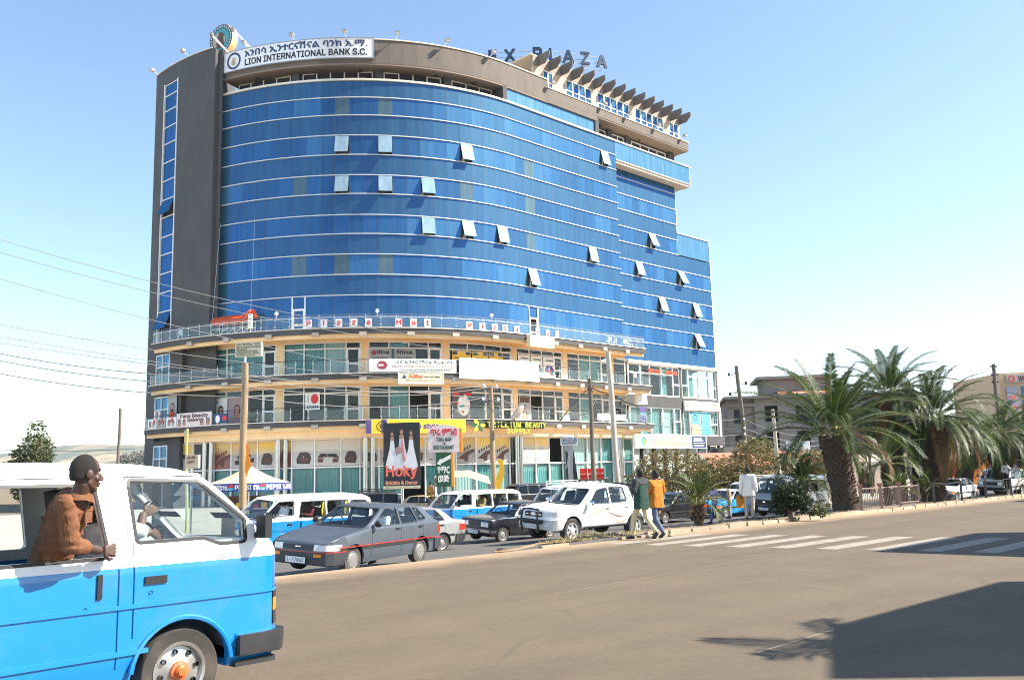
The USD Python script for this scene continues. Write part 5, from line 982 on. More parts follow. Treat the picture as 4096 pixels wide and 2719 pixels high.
def furniture(kind):
    if kind == 0: return [(Polygon([(.08, .12), (.92, .10), (.95, .35), (.85, .5), (.2, .52), (.1, .38)]), BROWNP), (sbox(.2, .36, .85, .5), SIGNK), (sbox(.12, .28, .9, .31), TAN)]
    if kind == 1: return [(Polygon([(.2, .08), (.8, .05), (.88, .3), (.8, .55), (.62, .62), (.34, .6), (.18, .3)]), M('print_leather', (.05, .03, .028), .5)), (Polygon([(.3, .2), (.72, .18), (.74, .34), (.3, .36)]), BROWNP)]
    if kind == 2: return [(Polygon([(.05, .38), (.95, .46), (.97, .4), (.1, .3)]), GREYP), (Polygon([(.12, .3), (.4, .34), (.38, .12), (.14, .1)]), SIGNK), (Polygon([(.75, .4), (.9, .42), (.88, .2), (.76, .2)]), SIGNK), (disc(.08).buffer(0) and affinity.translate(disc(.08), .3, .46), SIGNK), (affinity.translate(disc(.07), .7, .52), SIGNK)]
    if kind == 3: return [(sbox(.18, .1, .5, .5), M('print_cabinet', (.40, .40, .38), .5)), (sbox(.3, .45, .66, .72), M('print_cabinet', (0, 0, 0))), (sbox(.52, .12, .82, .44), GREYP), (sbox(.22, .14, .46, .17), SIGNK), (sbox(.36, .5, .6, .53), SIGNK)]
    if kind == 4: return [(Polygon([(.05, .15), (.5, .48), (.98, .62), (.98, .5), (.62, .3), (.6, .02), (.42, .0), (.4, .12)]), BROWNP)] + [(affinity.translate(sbox(0, 0, .07, .14), .12+.14*k, .42+.06*k), SIGNK) for k in range(5)]
    return [(Polygon([(.1, .1), (.9, .08), (.95, .44), (.8, .5), (.15, .46)]), BROWNP), (sbox(.4, .5, .6, .7), SIGNK), (Polygon([(.05, .45), (.97, .42), (.97, .47), (.05, .5)]), M('print_redwood', (.20, .05, .03), .5))]
kinds = [1, 2, 5, 1, 4, 2, 1, 5, 1, 0, 1, 0, 2, 5, 3, 5, 4, 4, 4, 5, 3, 3]
lays = {3: 'dark office chairs', 4: 'red interior', 5: 'office desks'}
posts_ = 'first second third fourth fifth sixth seventh eighth ninth tenth eleventh twelfth thirteenth fourteenth fifteenth sixteenth seventeenth eighteenth nineteenth twentieth'.split()
n_ = 0; what = ['a sofa', 'a leather armchair', 'office desks', 'white appliances', 'a long meeting table', 'a wooden desk']
for k in range(22):
    if k in (3, 19): continue
    s0, s1 = gb[k]+.07, gb[k+1]-.07; w = s1-s0; kd = kinds[k % len(kinds)]
    lay = fsign('window_poster', '%s from the left of the ground floor poster films, showing %s' % (posts_[n_], what[kd]), 'poster', s0, s1, 2.7, 4.82, .615, .012, FILM[[1, 1, 0, 0, 3, 2, 0, 3, 1, 1, 1, 0, 2, 0, 1, 2, 2, 0, 0, 0, 2, 0][k]], None, 'furniture posters on the ground floor windows')
    n_ += 1
    for j, (P, m) in enumerate(furniture(kd)): lay('print', shape(affinity.scale(P, w, 1.75, origin=(0, 0)), .003), m, s0, 2.8, .003+.002*j)
# things on the balconies
t = thing('window_gondola', 'window cleaning cradle under an orange tarpaulin on the top balcony', 'cradle', C(-9.3, 1.2, 13.86))
g = G(); A, B_ = C(-11.2, 1.2, 13.9), C(-7.4, 1.2, 13.9); u = np.array([0, 0, 1.])
for o in (0, .7):
    n = Cn(-9.3)*-o
    for z in (.1, .6, 1.05): g.beam(A+n+u*z, B_+n+u*z, .05, .05)
    for q in np.linspace(0, 1, 6): g.beam(A+n+(B_-A)*q+u*.1, A+n+(B_-A)*q+u*1.1, .04, .04, (1, 0, 0))
    for q in range(5): g.beam(A+n+(B_-A)*q/5+u*.1, A+n+(B_-A)*(q+1)/5+u*.6, .03, .03)
put('frame', g, WHITE, t, None, True); put('motor', G().obox(B_+u*1.0, (.15, 0, 0), (0, .2, 0), (0, 0, .6)), WHITE, t, None, True)
P = []
for q in np.linspace(-.02, 1.02, 26):
    p = A+(B_-A)*q; row = []
    for j, (o, z) in enumerate(((.12, .95), (.1, 1.35), (-.3, 1.72), (-.75, 1.4), (-.8, 1.0))): row.append(p-Cn(-9.3)*(-o)+u*(z+.13*(meshkit.noise(np.array([q*9, j*1.3, 2.]))-.5)+(.35 if q > .88 else 0)))
    P.append(row)
put('tarpaulin', G().sheet(P), M('tarp_orange', (.70, .10, .02), .6), t, 50, True)
put('cables', G().tube([A+u*1.1, C(-11.2, .5, 24)], .012, 4).tube([B_+u*1.6, C(-7.6, .5, 24)], .012, 4), STEEL, t, None, True)
CH = None
for i, (s, o, a) in enumerate(((-14.9, 1.3, .4), (-14.3, 1.5, 1.2), (27.6, 1.3, 2.), (28.5, 1.2, 4.), (30.2, 1.4, 5.), (31.0, 1.2, .5))):
    t = thing('plastic_chair', ['white plastic chair beside the dark wall on the top balcony', 'second white plastic chair near the dark wall, turned sideways', 'white plastic chair left of the cluster at the right end of the top balcony', 'white chair in the cluster at the right end of the top balcony', 'white chair third in the cluster at the right end of the top balcony', 'white chair at the very right end of the top balcony'][i], 'chair', C(s, o, 13.86), a)
    put('seat', G().box(-.22, .22, -.22, .22, .42, .46), SIGNW, t); put('backrest', G().box(-.25, -.21, -.22, .22, .46, .88), SIGNW, t)
    for x in (-.2, .2):
        for y in (-.2, .2): put('leg', G().beam((x, y, 0), (x*.9, y*.9, .42), .035, .035, (1, 0, 0)), SIGNW, t)
for i, s in enumerate((-4.7, 3.0, 12.1)):
    t = thing('globe_lamp', ['white globe lamp on the top balcony rail left of the letters', 'white globe lamp on the rail in the gap of the left letters', 'white globe lamp on the rail between the two letter rows'][i], 'lamp', C(s, 2.1, 14.9)); put('stem', G().tube([C(s, 2.1, 14.8), C(s, 2.1, 15.05)], .03, 6), STEEL, t, None, True); m_ = trimesh.creation.icosphere(2, .16); put('globe', (m_.vertices+C(s, 2.1, 15.2), m_.faces), SIGNW, t, True, True)
for i, (s, z) in enumerate(((17.3, 12.75), (19.3, 12.75))): pass
lay = fsign('sign', 'sunlit cream light box hanging under the top balcony letters', 'sign', 15.4, 18.3, 12.7, 13.72, 2.75, .5, SIGNC)
# ---------------------------------------------------------------- posts, wires, lamp
WOOD = M('pole_wood', (.30, .21, .12), .85, var=.3, scale=5., stretch=(1, 1, .12), dirt=((.10, .075, .05), .7, 3.), bump=.3); WOODD = M('pole_wood_dark', (.13, .10, .075), .9, var=.3, scale=5., stretch=(1, 1, .15)); CONC = M('pole_concrete', (.42, .36, .29), .85, var=.12, scale=2.); CER = M('insulator', (.75, .75, .73), .25)
def pole(name, label, X, Y, top, r0, r1, mat, lean=(0, 0), base=None, parts=()):
    b = gnd(X, Y) if base is None else np.array([X, Y, base]); t = thing(name, label, 'pole', b); h = top-b[2]
    k = 9; zz = np.linspace(-.3, h, k); put('shaft', G().tube([[lean[0]*z/h+.02*math.sin(z*1.3), lean[1]*z/h, z] for z in zz], np.linspace(r0, r1, k), 9), mat, t, 40)
    t.top = np.array([X+lean[0], Y+lean[1], top]); return t
def arm(t, z, half, ang, mat=BLACK):
    d = np.array([math.cos(ang), math.sin(ang), 0]); c = t.top*[1, 1, 0]+[0, 0, z]; put('crossarm', G().beam(c-d*half, c+d*half, .09, .11), mat, t, None, True)
    ends = []
    for e in (-1, 1):
        p = c+d*half*.88*e; q = p+[0, 0, .2]; put('insulator', G().lathe([(.03, .03), (.07, .10), (.075, .17), (.05, .25), (0, .27)], 8, p), CER, t, 40, True); ends.append(q)
    return ends
p1 = pole('wooden_pole', 'pale wooden utility pole rising behind the kiosk umbrella', -10.35, 35, 6.2, .15, .125, WOOD, (0, 0))
p2 = pole('wooden_pole', 'slim wooden pole with two crossarms beside the restaurant sign', -1.15, 50, 6.5, .17, .12, WOOD, (-.1, 0))
p2e = arm(p2, 6.35, .62, .9) + arm(p2, 5.65, .62, .75)
p3 = pole('concrete_pole', 'tall plain concrete pole before the right of the balconies', 5.15, 46, 7.75, .16, .13, CONC, (-.28, 0))
p4 = pole('wooden_pole', 'wooden pole tangled in wires left of the concrete pole', 4.35, 51, 6.9, .14, .11, WOODD, (-.05, 0))
p5 = pole('wooden_pole', 'dark leaning utility pole with hooked insulators at the right of the building', 15.3, 60, 8.4, .17, .12, WOODD, (-.5, 0))
p6 = pole('concrete_pole', 'thin pale concrete pole in front of the grey concrete building', 18.7, 65, 5.8, .16, .12, CONC, (-.3, 0))
p7 = pole('wooden_pole', 'bare dark pole left of the building against the hills', -30.3, 70, 7.4, .13, .11, WOODD, (.1, 0), -.6)
p8 = pole('wooden_pole', 'distant dark pole above the right-hand palms', 40.2, 76, 9.8, .17, .14, WOODD, (.05, 0), -.6)
p9 = pole('thin_post', 'crooked yellowish bamboo post before the left shop windows', -16.0, 45, 4.3, .075, .06, M('bamboo', (.45, .42, .14), .7), (-.1, 0))
for z in (7.6, 6.7): pass
for i, (z, e) in enumerate(((8.1, -1), (7.5, 1), (6.8, -1))):
    c = p5.top*[1, 1, 0]+[.02, 0, z]; q = c+np.array([e*.55, 0, -.25]); put('hook', G().tube([c, c+[e*.3, 0, -.3], q+[0, 0, -.1], q], .018, 5), BLACK, p5, None, True); put('insulator', G().lathe([(0, -.12), (.07, -.08), (.07, .08), (0, .12)], 8, q), BLACK, p5, 40, True)
for z in (4.9, 4.3, 3.9, 3.4): put('insulator', G().lathe([(0, -.1), (.07, -.06), (.07, .06), (0, .1)], 7, p5.top*[1, 1, 0]+[.25, -.1, z]), CER, p5, 40, True)
for dz in (-.2, -.9, -1.5):
    for e in (-1, 1): put('insulator', G().lathe([(0, -.1), (.06, -.06), (.06, .06), (0, .1)], 7, p8.top+[e*.22, 0, dz]), BLACK, p8, 40, True)
WIRE = M('wire_grey', (.20, .19, .18), .5); WIRED = M('wire_dark', (.03, .03, .03), .6); _wi = [0]
def wire(a, b, sag, label, r=.014, mat=WIRE):
    a, b = np.array(a, float), np.array(b, float); k = np.linspace(0, 1, 25); P = a+(b-a)*k[:, None]; P[:, 2] -= sag*4*k*(1-k)
    put('power_line', G().tube(P, r, 4, False), mat, None, None, False, label, 'cable', 'power lines strung along the street')
LWY = 40
for i, (y0, e, sg) in enumerate(((940, p3.top-[0, 0, .3], .9), (992, p3.top-[0, 0, .8], .8), (1098, p2e[0], .5), (1288, p2e[1], .4), (1335, p2e[2], .35), (1362, p2e[3], .3))):
    p = at(-60, y0, LWY); wire(p, e, sg, ['uppermost of the cables crossing the left of the building', 'second highest of the cables crossing the left of the building', 'third cable from the top crossing the left of the building', 'fourth cable from the top crossing the left of the building', 'upper of the close pair of cables by the salon floor', 'lower of the close pair of cables by the salon floor'][i])
for i, (y0, dz) in enumerate(((1402, -.6), (1430, -.9), (1482, -1.3))):
    wire(at(-60, y0, LWY), p1.top+[0, -.1, dz], .25, ['highest of the three cables tied to the kiosk pole from the left', 'middle of the three cables tied to the kiosk pole from the left', 'lowest of the three cables tied to the kiosk pole from the left'][i], .02)
    wire(p1.top+[0, -.1, dz], p2e[i]+[0, 0, 0], .45, ['highest of the three cables from the kiosk pole to the crossarms', 'middle of the three cables from the kiosk pole to the crossarms', 'lowest of the three cables from the kiosk pole to the crossarms'][i], .016)
for i in range(4): wire(p2e[i], p4.top+[0, 0, -.5-i*.5], .3, ['highest cable from the crossarms to the tangled pole', 'second cable from the crossarms to the tangled pole', 'third cable from the crossarms to the tangled pole', 'lowest cable from the crossarms to the tangled pole'][i], .014)
for i, (z, z5) in enumerate(((-1.2, 4.9), (-1.7, 4.3), (-2.2, 3.9), (-2.6, 3.4))): wire(p4.top+[0, 0, z], p5.top*[1, 1, 0]+[0, 0, z5], .5, ['highest cable from the tangled pole past the scrub trees', 'second cable from the tangled pole past the scrub trees', 'third cable from the tangled pole past the scrub trees', 'lowest cable from the tangled pole past the scrub trees'][i], .014, WIRED if i % 2 else WIRE)
for i, z5 in enumerate((4.9, 4.3, 3.9, 3.4)): wire(p5.top*[1, 1, 0]+[.25, -.1, z5], (27+i*.3, 78, 4.6-i*.35), .7, ['highest cable in front of the concrete building', 'second cable in front of the concrete building', 'third cable in front of the concrete building', 'lowest cable in front of the concrete building'][i], .02)
wire(at(-60, 1795, 90), (-29, 70, 4.3), .2, 'thin cable behind the left tree to the building', .02, WIRED)
g = G(); g.tube([p4.top+[-1.8, -1, -2.4], p4.top+[-.8, -.5, -1.2], p4.top+[0, 0, -.5]], .03, 5); g.tube([p4.top+[0, 0, -.5], p4.top+[2.4, -2, -1.8]], .03, 5)
for k in range(8): g.tube([p4.top+[.1, 0, -.2], p4.top+[rnd.uniform(-.5, .5), rnd.uniform(-.3, .3), rnd.uniform(-.5, .35)], p4.top+[rnd.uniform(-.4, .4), 0, -.8]], .013, 4)
put('cable_tangle', g, WIRED, None, None, False, 'tangle of loose cables at the top of the wooden pole', 'cable')
l0 = np.array([-1.2, 50, 4.35]); t = thing('street_lamp', 'beige street lamp head on an arm from the crossarm pole', 'street lamp', l0); put('arm', G().tube([l0, l0+[.7, -.1, .12], l0+[1.25, -.2, .3]], .04, 6), BLACK, t, 30, True)
hd = trimesh.creation.icosphere(2, 1); hv = hd.vertices*[.5, .17, .2]; a = .85; hv = hv @ np.array([[math.cos(a), 0, math.sin(a)], [0, 1, 0], [-math.sin(a), 0, math.cos(a)]]); put('lamp_head', (hv+l0+[1.4, -.2, .65], hd.faces), M('lamp_beige', (.55, .42, .32), .5), t, True, True)
for i, (p, z) in enumerate(((np.array([-10.2, 34.8]), 3.1), (np.array([15.15, 59.8]), 2.9))):
    q = np.array([p[0], p[1], z]); put('pennant', G().sheet([[q+[.02*math.sin(j), -.02, -j*.18], q+[.24*(1-abs(j-3.)/6)+.05*math.sin(j*2), -.12, -j*.2-.05]] for j in range(7)]), ORANGE, None, None, False, ['orange cloth pennant tied to the kiosk pole', 'orange cloth pennant on the dark leaning pole'][i], 'flag')
q = gnd(-1.1, 49.7); put('tied_cloth', G().sheet([[q+[.12+.12*math.sin(j*1.3), -.1, 3.4-j*.35], q+[.42+.1*math.sin(j), -.15, 3.4-j*.35]] for j in range(11)]), M('cloth_yellow', (.80, .42, .02), .8), None, None, False, 'yellow cloth streamer tied down the crossarm pole', 'cloth')
# ---- free-standing boards
def board(name, label, x0, x1, y0, y1, Y, mat, th=.12, yaw=0., post=None, cat='sign'):
    """flat board facing the street; returns (thing, lay) where lay takes metres from its lower left corner"""
    a, b, c = at(x0, y1, Y), at(x1, y1, Y), at(x0, y0, Y); w, h = (b-a)[0], c[2]-a[2]; o = np.array([a[0], Y, min(a[2], b[2])]); rgt = np.array([math.cos(yaw), math.sin(yaw), 0]); M_ = frame3(o, rgt, (0, 0, 1))
    t = thing(name, label, cat, o); put('panel', (lambda q: (M_(q[0]-[0, 0, th]), q[1]))(shape(sbox(0, 0, w, h), th)), mat, t, None, True)
    def lay(nm, m, mt, x=0, y=0, lift=.004): return put(nm, (M_(m[0]+[x, y, lift]), m[1]), mt, t, None, True)
    lay.t, lay.w, lay.h, lay.M = t, w, h, M_
    for q in (post or ()): pb_ = M_(np.array([[q*w, 0, -th/2]]))[0]; put('post', G().tube([gnd(pb_[0], pb_[1], -.2), pb_+[0, 0, .1]], .06, 6), STEEL, t, None, True)
    return lay
lay = board('billboard', 'dark bridal billboard with three brides in white gowns', 1534, 1681, 1688, 1952, 46, SIGNK, .15, 0, (.5,)); w, h = lay.w, lay.h
for i, (x, y, k) in enumerate(((.24, .76, .95), (.5, .79, 1.15), (.76, .77, 1.0))):
    lay('gown', shape(Polygon([(x*w-.10*k, y*h-.1), (x*w+.10*k, y*h-.1), (x*w+.13*k, y*h-.45), (x*w+.34*k, .33*h), (x*w+.1, .27*h), (x*w-.36*k, .33*h), (x*w-.12*k, y*h-.45)])), M('print_gown_%d' % (i % 2), (.66-.1*(i % 2), .66-.08*(i % 2), .66-.06*(i % 2)), .6), 0, 0, .004+.003*i)
    lay('figure', shape(Polygon([(x*w-.09*k, y*h-.1), (x*w+.09*k, y*h-.1), (x*w+.11*k, y*h+.05), (x*w+.03, y*h+.1), (x*w-.03, y*h+.1), (x*w-.11*k, y*h+.05)])), SKIN_P, 0, 0, .012); lay('figure', shape(affinity.translate(affinity.scale(disc(.12*k, 14), .85, 1.15, origin=(0, 0)), x*w, y*h+.24)), BROWNP, 0, 0, .012); lay('figure', shape(affinity.translate(affinity.scale(disc(.085*k, 14), .85, 1.15, origin=(0, 0)), x*w, y*h+.21)), SKIN_P, 0, 0, .018)
lay('ribbon', shape(Polygon([(.5*w-.03, .74*h), (.5*w+.05, .74*h), (.6*w, .42*h), (.54*w, .40*h)])), PINK, 0, 0, .016); lay('bouquet', shape(affinity.translate(disc(.18), .42*w, .58*h)), M('print_bouquet', (.36, .22, .2), .6), 0, 0, .018)
lay('lettering', fit('Hoky', w*.86, .50, .006, bold=True), M('print_coral', (.74, .14, .09), .5), .07*w, .19*h, .026); lay('lettering', fit('Bridals & Decor', w*.88, .17, .006, bold=True), M('print_salmon', (.75, .32, .18), .5), .06*w, .065*h, .01); lay('strip', shape(sbox(0, 0, w, .14)), SIGNC, 0, .0, .004); lay('lettering', fit('Mobile: 0911 61 61 84 / 61 61 62 / 67 64 62', w*.9, .07, .004), SIGNK, .05*w, .035, .009)
lay = board('restaurant_sign', 'white bar and restaurant sign with an arched top and orange edge', 1713, 1838, 1712, 1806, 52, M('sign_pinkwhite', (.70, .60, .58), .5), .2, 0); w, h = lay.w, lay.h
lay('panel', shape(Polygon([(w*q, .22*math.sin(q*PI)) for q in np.linspace(0, 1, 15)]+[(w, -.02), (0, -.02)]), .12), M('sign_pinkwhite', (0, 0, 0)), 0, h, -.125); lay('edge', shape(sbox(0, 0, .14, h+.02), .3), ORANGE, w+.01, -.02, -.3)
lay('lettering', fit('ጥሩ ምግብ', w*.84, .38, .02, bold=True, font='eth'), SIGNR, .08*w, h*.70); lay('lettering', fit('TIRU BAR', w*.48, .19, .02, bold=True), SIGNG, .26*w, h*.46); lay('lettering', fit('&', .13, .12, .02), SIGNG, .48*w, h*.33); lay('lettering', fit('RESTAURANT', w*.66, .21, .02, bold=True), SIGNG, .17*w, h*.12)
lay = board('arrow_sign', 'tall dark green column sign with a white arrow under the restaurant sign', 1745, 1806, 1808, 1945, 52.6, SIGNG, .2); w, h = lay.w, lay.h
lay('edge', shape(sbox(0, 0, .14, h), .3), ORANGE, w+.005, 0, -.3); lay('arrow', shape(Polygon([(0, .1), (.22, .42), (.22, .32), (.8, .62), (.8, .38), (.22, .1), (.25, 0)])), SIGNW, .05, h*.62); lay('lettering', fit('የማር', w*.8, .36, .01, bold=True, font='eth'), SIGNW, .08, h*.40); lay('lettering', fit('ወጅ', w*.75, .36, .01, bold=True, font='eth'), SIGNW, .1, h*.14)
put('post', G().box(-.0, .0, 0, 0, 0, 0).beam(lay.M(np.array([[w/2, 0, -.1]]))[0], lay.M(np.array([[w/2, -1.6, -.1]]))[0], .5, .15, (1, 0, 0)), SIGNG, lay.t, None, True)
lay = board('cafe_sign', 'small arched white cafe sign on a black and white totem', 2243, 2312, 1752, 1778, 55, SIGNW, .4); w, h = lay.w, lay.h
lay('panel', shape(Polygon([(w*q, .17*math.sin(q*PI)) for q in np.linspace(0, 1, 11)]+[(w, -.02), (0, -.02)]), .38), SIGNW, 0, h, -.39); lay('lettering', fit('CAFE CITY LIFE', w*.9, .22, .01, bold=True), SIGNB, .05*w, h*.5); lay('lettering', fit('BAR & RESTAURANT', w*.85, .09, .01, bold=True), SIGNB, .08*w, h*.15)
hh = 2.3; lay('totem', shape(sbox(w*.24, -hh, w*.74, -.01), .15), GREYP, 0, 0, -.2)
for P in ([(.26, -.3), (.42, -.5), (.34, -1.1), (.26, -1.3)], [(.72, -.1), (.58, -.7), (.66, -1.3), (.9, -1.9), (.95, -2.2), (.7, -2.2), (.66, -1.6)], [(.24, -1.5), (.36, -1.2), (.4, -2.2), (.28, -2.2)]): lay('figure', shape(Polygon([(w*a, b) for a, b in P])), SIGNK, 0, 0, -.04)
lay('base', shape(sbox(w*.2, -hh-.6, w*.8, -hh), .3), SIGNK, 0, 0, -.3)
lay = board('notice_board', 'beige notice board with olive lettering above the kiosk pole', 940, 1049, 1368, 1425, 52, M('board_beige', (.52, .46, .34), .6), .15, -.08, (.38,)); OLV = M('letter_olive', (.10, .11, .03), .6); w, h = lay.w, lay.h
lay('lettering', fit('ኢስት ፖስት ትምህርት ማዕከል', w*.9, .13, .006, bold=True, font='eth'), OLV, .05*w, h*.78)
for i, tx in enumerate(('EAST POST INFORMATION CENTER', 'SPECIALIST IN', 'COMPUTER ARCHITECTURAL', 'INTEGRATION & POST CONTROL', 'TEL 0911 22 61 45')): lay('lettering', fit(tx, w*(.9, .4, .8, .86, .7)[i], .085, .005, bold=True), OLV, .05*w, h*(.62-.145*i))
lay = board('small_sign', 'weathered small signboard beside the bamboo post', 742, 790, 1817, 1872, 44, M('board_weathered', (.36, .31, .24), .8, dirt=((.18, .15, .11), .7, 3.)), .12, .1, (.5,)); w, h = lay.w, lay.h; lay('lettering', fit('ሱቅ', w*.7, .12, .006, bold=True, font='eth'), BROWNP, .12*w, h*.7); lay('lettering', fit('GIFT', w*.6, .1, .006, bold=True), BROWNP, .15*w, h*.4); lay('edge', shape(sbox(0, 0, .08, h)), SIGNW, w+.005, 0, -.1)
lay = board('billboard', 'white hoarding on thin posts before the concrete building', 3148, 3246, 1762, 1805, 70, SIGNW, .12, .1, (.03, .97)); w, h = lay.w, lay.h
for i in range(4): lay('print', shape(sbox(0, 0, w*(.5-.06*i), .07)), [CYAN, TAN, TAN, GREYP][i], .28*w, h*(.75-.17*i))
# ---- kiosk with a big umbrella
k0 = gnd(-12.0, 41.5); t = thing('kiosk_umbrella', 'cream kiosk umbrella with a navy soft drink valance', 'umbrella', k0); R0 = 1.85; zc, za = 2.48, 3.3; NAVY = M('valance_navy', (.02, .04, .22), .6)
put('pole', G().tube([(0, 0, 0), (0, 0, za+.1)], .04, 6), STEEL, t); cr = M('canvas_cream', (.52, .43, .27), .8, var=.06)
for k in range(8):
    a0, a1 = k*PI/4+.39, (k+1)*PI/4+.39; A = np.array([math.cos(a0)*R0, math.sin(a0)*R0, zc]); B_ = np.array([math.cos(a1)*R0, math.sin(a1)*R0, zc]); T_ = np.array([0, 0, za])
    put('canopy_panel', G().sheet([[T_+(A-T_)*q+(0, 0, -.12*math.sin(q*PI)), T_+((A+B_)/2-T_)*q+(0, 0, -.18*math.sin(q*PI)), T_+(B_-T_)*q+(0, 0, -.12*math.sin(q*PI))] for q in np.linspace(0.02, 1, 6)]), cr, t, 40)
    va = put('valance', G().quad(A, B_, B_-[0, 0, .34], A-[0, 0, .34]), NAVY, t)
    mid = (A+B_)/2; out = nrm(mid*[1, 1, 0]); rg = np.array([-out[1], out[0], 0])
    if out[1] < .2:
        F_ = frame3(mid+out*.01-rg*.7-[0, 0, .27], rg, (0, 0, 1)); v, f = fit('PEPSI', .72, .19, .004, bold=True); put('lettering', (F_(v+[.6, 0, 0]), f), SIGNW, va)
        for q, m_ in ((disc(.13).intersection(sbox(-1, .02, 1, 1)), SIGNR), (disc(.13).intersection(sbox(-1, -1, 1, -.02)), CYAN)): v, f = shape(q); put('emblem', (F_(v+[.42, .1, 0]), f), m_, va)
        v, f = fit('ፔፕሲ', .34, .17, .004, bold=True, font='eth'); put('lettering', (F_(v+[-.05, 0, 0]), f), SIGNW, va)
put('finial', G().lathe([(0.09, za-.02), (.12, za+.05), (.03, za+.15), (0, za+.2)], 8), SIGNR, t)
t = thing('kiosk', 'small street kiosk counter in the shade of the cream umbrella', 'kiosk', k0+[0, .4, 0]); put('counter', G().box(-1.2, 1.2, -.4, .5, 0, 1.0), M('kiosk_tin', (.20, .17, .14), .7), t); put('back_panel', G().box(-1.2, 1.2, .5, .6, 0, 1.9), BROWNP, t); put('shelf', G().box(-1.2, 1.2, .1, .5, 1.3, 1.35), WHITE, t)
for k in range(6): put('goods_box', G().box(-1.1+.38*k, -.85+.38*k, .15, .4, 1.35, 1.5+.1*(k % 3)), [SIGNR, SIGNY, CYAN][k % 3], t)
# red crates
CRATE = None; c0 = at(2336, 1915, 52)
for i, (dx, dz) in enumerate(((0, 0), (.46, 0), (.92, 0), (0, .3), (.46, .3), (.92, .3))):
    lb = 'red plastic bottle crate, %s of the %s row of the stack' % (['left', 'middle', 'right'][i % 3], ['lower', 'upper'][i // 3]); loc = c0+[dx, 0, dz]
    if CRATE is None:
        CRATE = thing('bottle_crate', lb, 'crate', loc, 0, 'red crates stacked by the tangled pole'); CR = M('crate_red', (.62, .03, .015), .5)
        for nm, b in (('side', (-.21, .21, -.15, -.13, .18, .28)), ('side', (-.21, .21, .13, .15, .0, .28)), ('side', (-.21, .21, -.15, -.13, .0, .12)), ('end', (-.21, -.19, -.13, .13, 0, .28)), ('end', (.19, .21, -.13, .13, 0, .28)), ('bottom', (-.19, .19, -.13, .13, .0, .02))): put(nm, G().box(*b), CR, CRATE)
        g = G()
        for q in np.linspace(-.19, .19, 7): g.box(q-.012, q+.012, -.15, -.13, .12, .18)
        put('bars', g, CR, CRATE, kind='stuff')
    else: copy_of(CRATE, lb, loc)
put('crate_table', G().box(*(c0[0]-.4, c0[0]+1.4, c0[1]-.4, c0[1]+.4), c0[2]-.1, c0[2]).box(c0[0]-.3, c0[0]-.2, c0[1]-.3, c0[1]+.3, -1, c0[2]-.1).box(c0[0]+1.2, c0[0]+1.3, c0[1]-.3, c0[1]+.3, -1, c0[2]-.1), WOODD, None, None, False, 'rough wooden table under the red crates', 'table')
# tan awning left of the green column sign
a0 = at(1795, 1915, 56); t = thing('awning', 'tan canvas awning on poles in front of the shop entrance', 'awning', a0*[1, 1, 0]+[0, 0, -.85]); put('canvas', G().sheet([[a0+[-.6, 0, .45], a0+[1.2, .5, .5], a0+[2.4, .3, .1]], [a0+[-.7, -2, .1], a0+[1.2, -2.2, .12], a0+[2.6, -2, -.35]]]), M('canvas_tan', (.46, .33, .21), .85), t, 60, True)
for dx, dy, dz in ((-.6, 0, .45), (2.4, .3, .1), (-.7, -2, .1), (2.6, -2, -.35)): put('pole', G().tube([a0*[1, 1, 0]+[dx, dy, -.9], a0+[dx, dy, dz]], .03, 5), WOODD, t, None, True)
# ---------------------------------------------------------------- hills, background buildings, shading buildings off to the right
def hillmat(name, tan, green, k):
    n = {'geo': ('geometry', {}), 'mp': ('mapping', {'scale': (1, .35, 4)}), 'no': ('noise_texture', {'scale': k, 'detail': 6., 'roughness': .62}), 'r': ('map_range', {'from_min': .45, 'from_max': .56, 'clamp': True}), 'mx': ('mix_color', {'a': tan, 'b': green}), 'p': ('principled_bsdf', {'roughness': .95, 'specular_ior_level': .1})}
    return usdkit.material(stage, '/World/Looks/'+name, n, [('geo.position', 'mp.vector'), ('mp.vector', 'no.vector'), ('no.fac', 'r.value'), ('r.result', 'mx.fac'), ('mx.result', 'p.base_color')], surface='p.BSDF')
def ridge(name, label, pts, Y0, Y1, mat, seed):
    """a hill range between two distances whose crest follows heights given by direction x/y"""
    xs = np.array([p[0] for p in pts]); hs = np.array([p[1] for p in pts]); rows = []
    for a in np.linspace(xs[0], xs[-1], 90):
        h = np.interp(a, xs, hs); row = []
        for q in np.linspace(0, 1, 14):
            Y = Y0+(Y1-Y0)*q; n = meshkit.fbm(np.array([a*9, q*3, seed*1.]), 4)
            row.append((a*Y, Y, -6+h*math.sin(min(q*1.25, 1)*PI/2)*(1 if q < .8 else 1-.2*(q-.8)/.2)*(.86+.28*n)*1.0))
        rows.append(row)
    return put(name, G().sheet(rows), mat, None, 60, False, label, 'hills', None, 'structure')
ridge('hills', 'dry tan hillside with grey green patches at the left horizon', [(-.62, 70), (-.54, 80), (-.50, 97), (-.46, 108), (-.43, 106), (-.40, 101), (-.3, 95), (-.1, 70), (.3, 60), (.55, 60), (.8, 50)], 1300, 2400, hillmat('hill_dry', (.40, .29, .19), (.13, .145, .11), .006), 3)
ridge('hills', 'far blue grey hill low on the left edge', [(-.9, 110), (-.62, 122), (-.56, 118), (-.5, 60), (-.4, 20)], 3200, 4200, hillmat('hill_far', (.22, .21, .19), (.14, .16, .14), .003), 8)
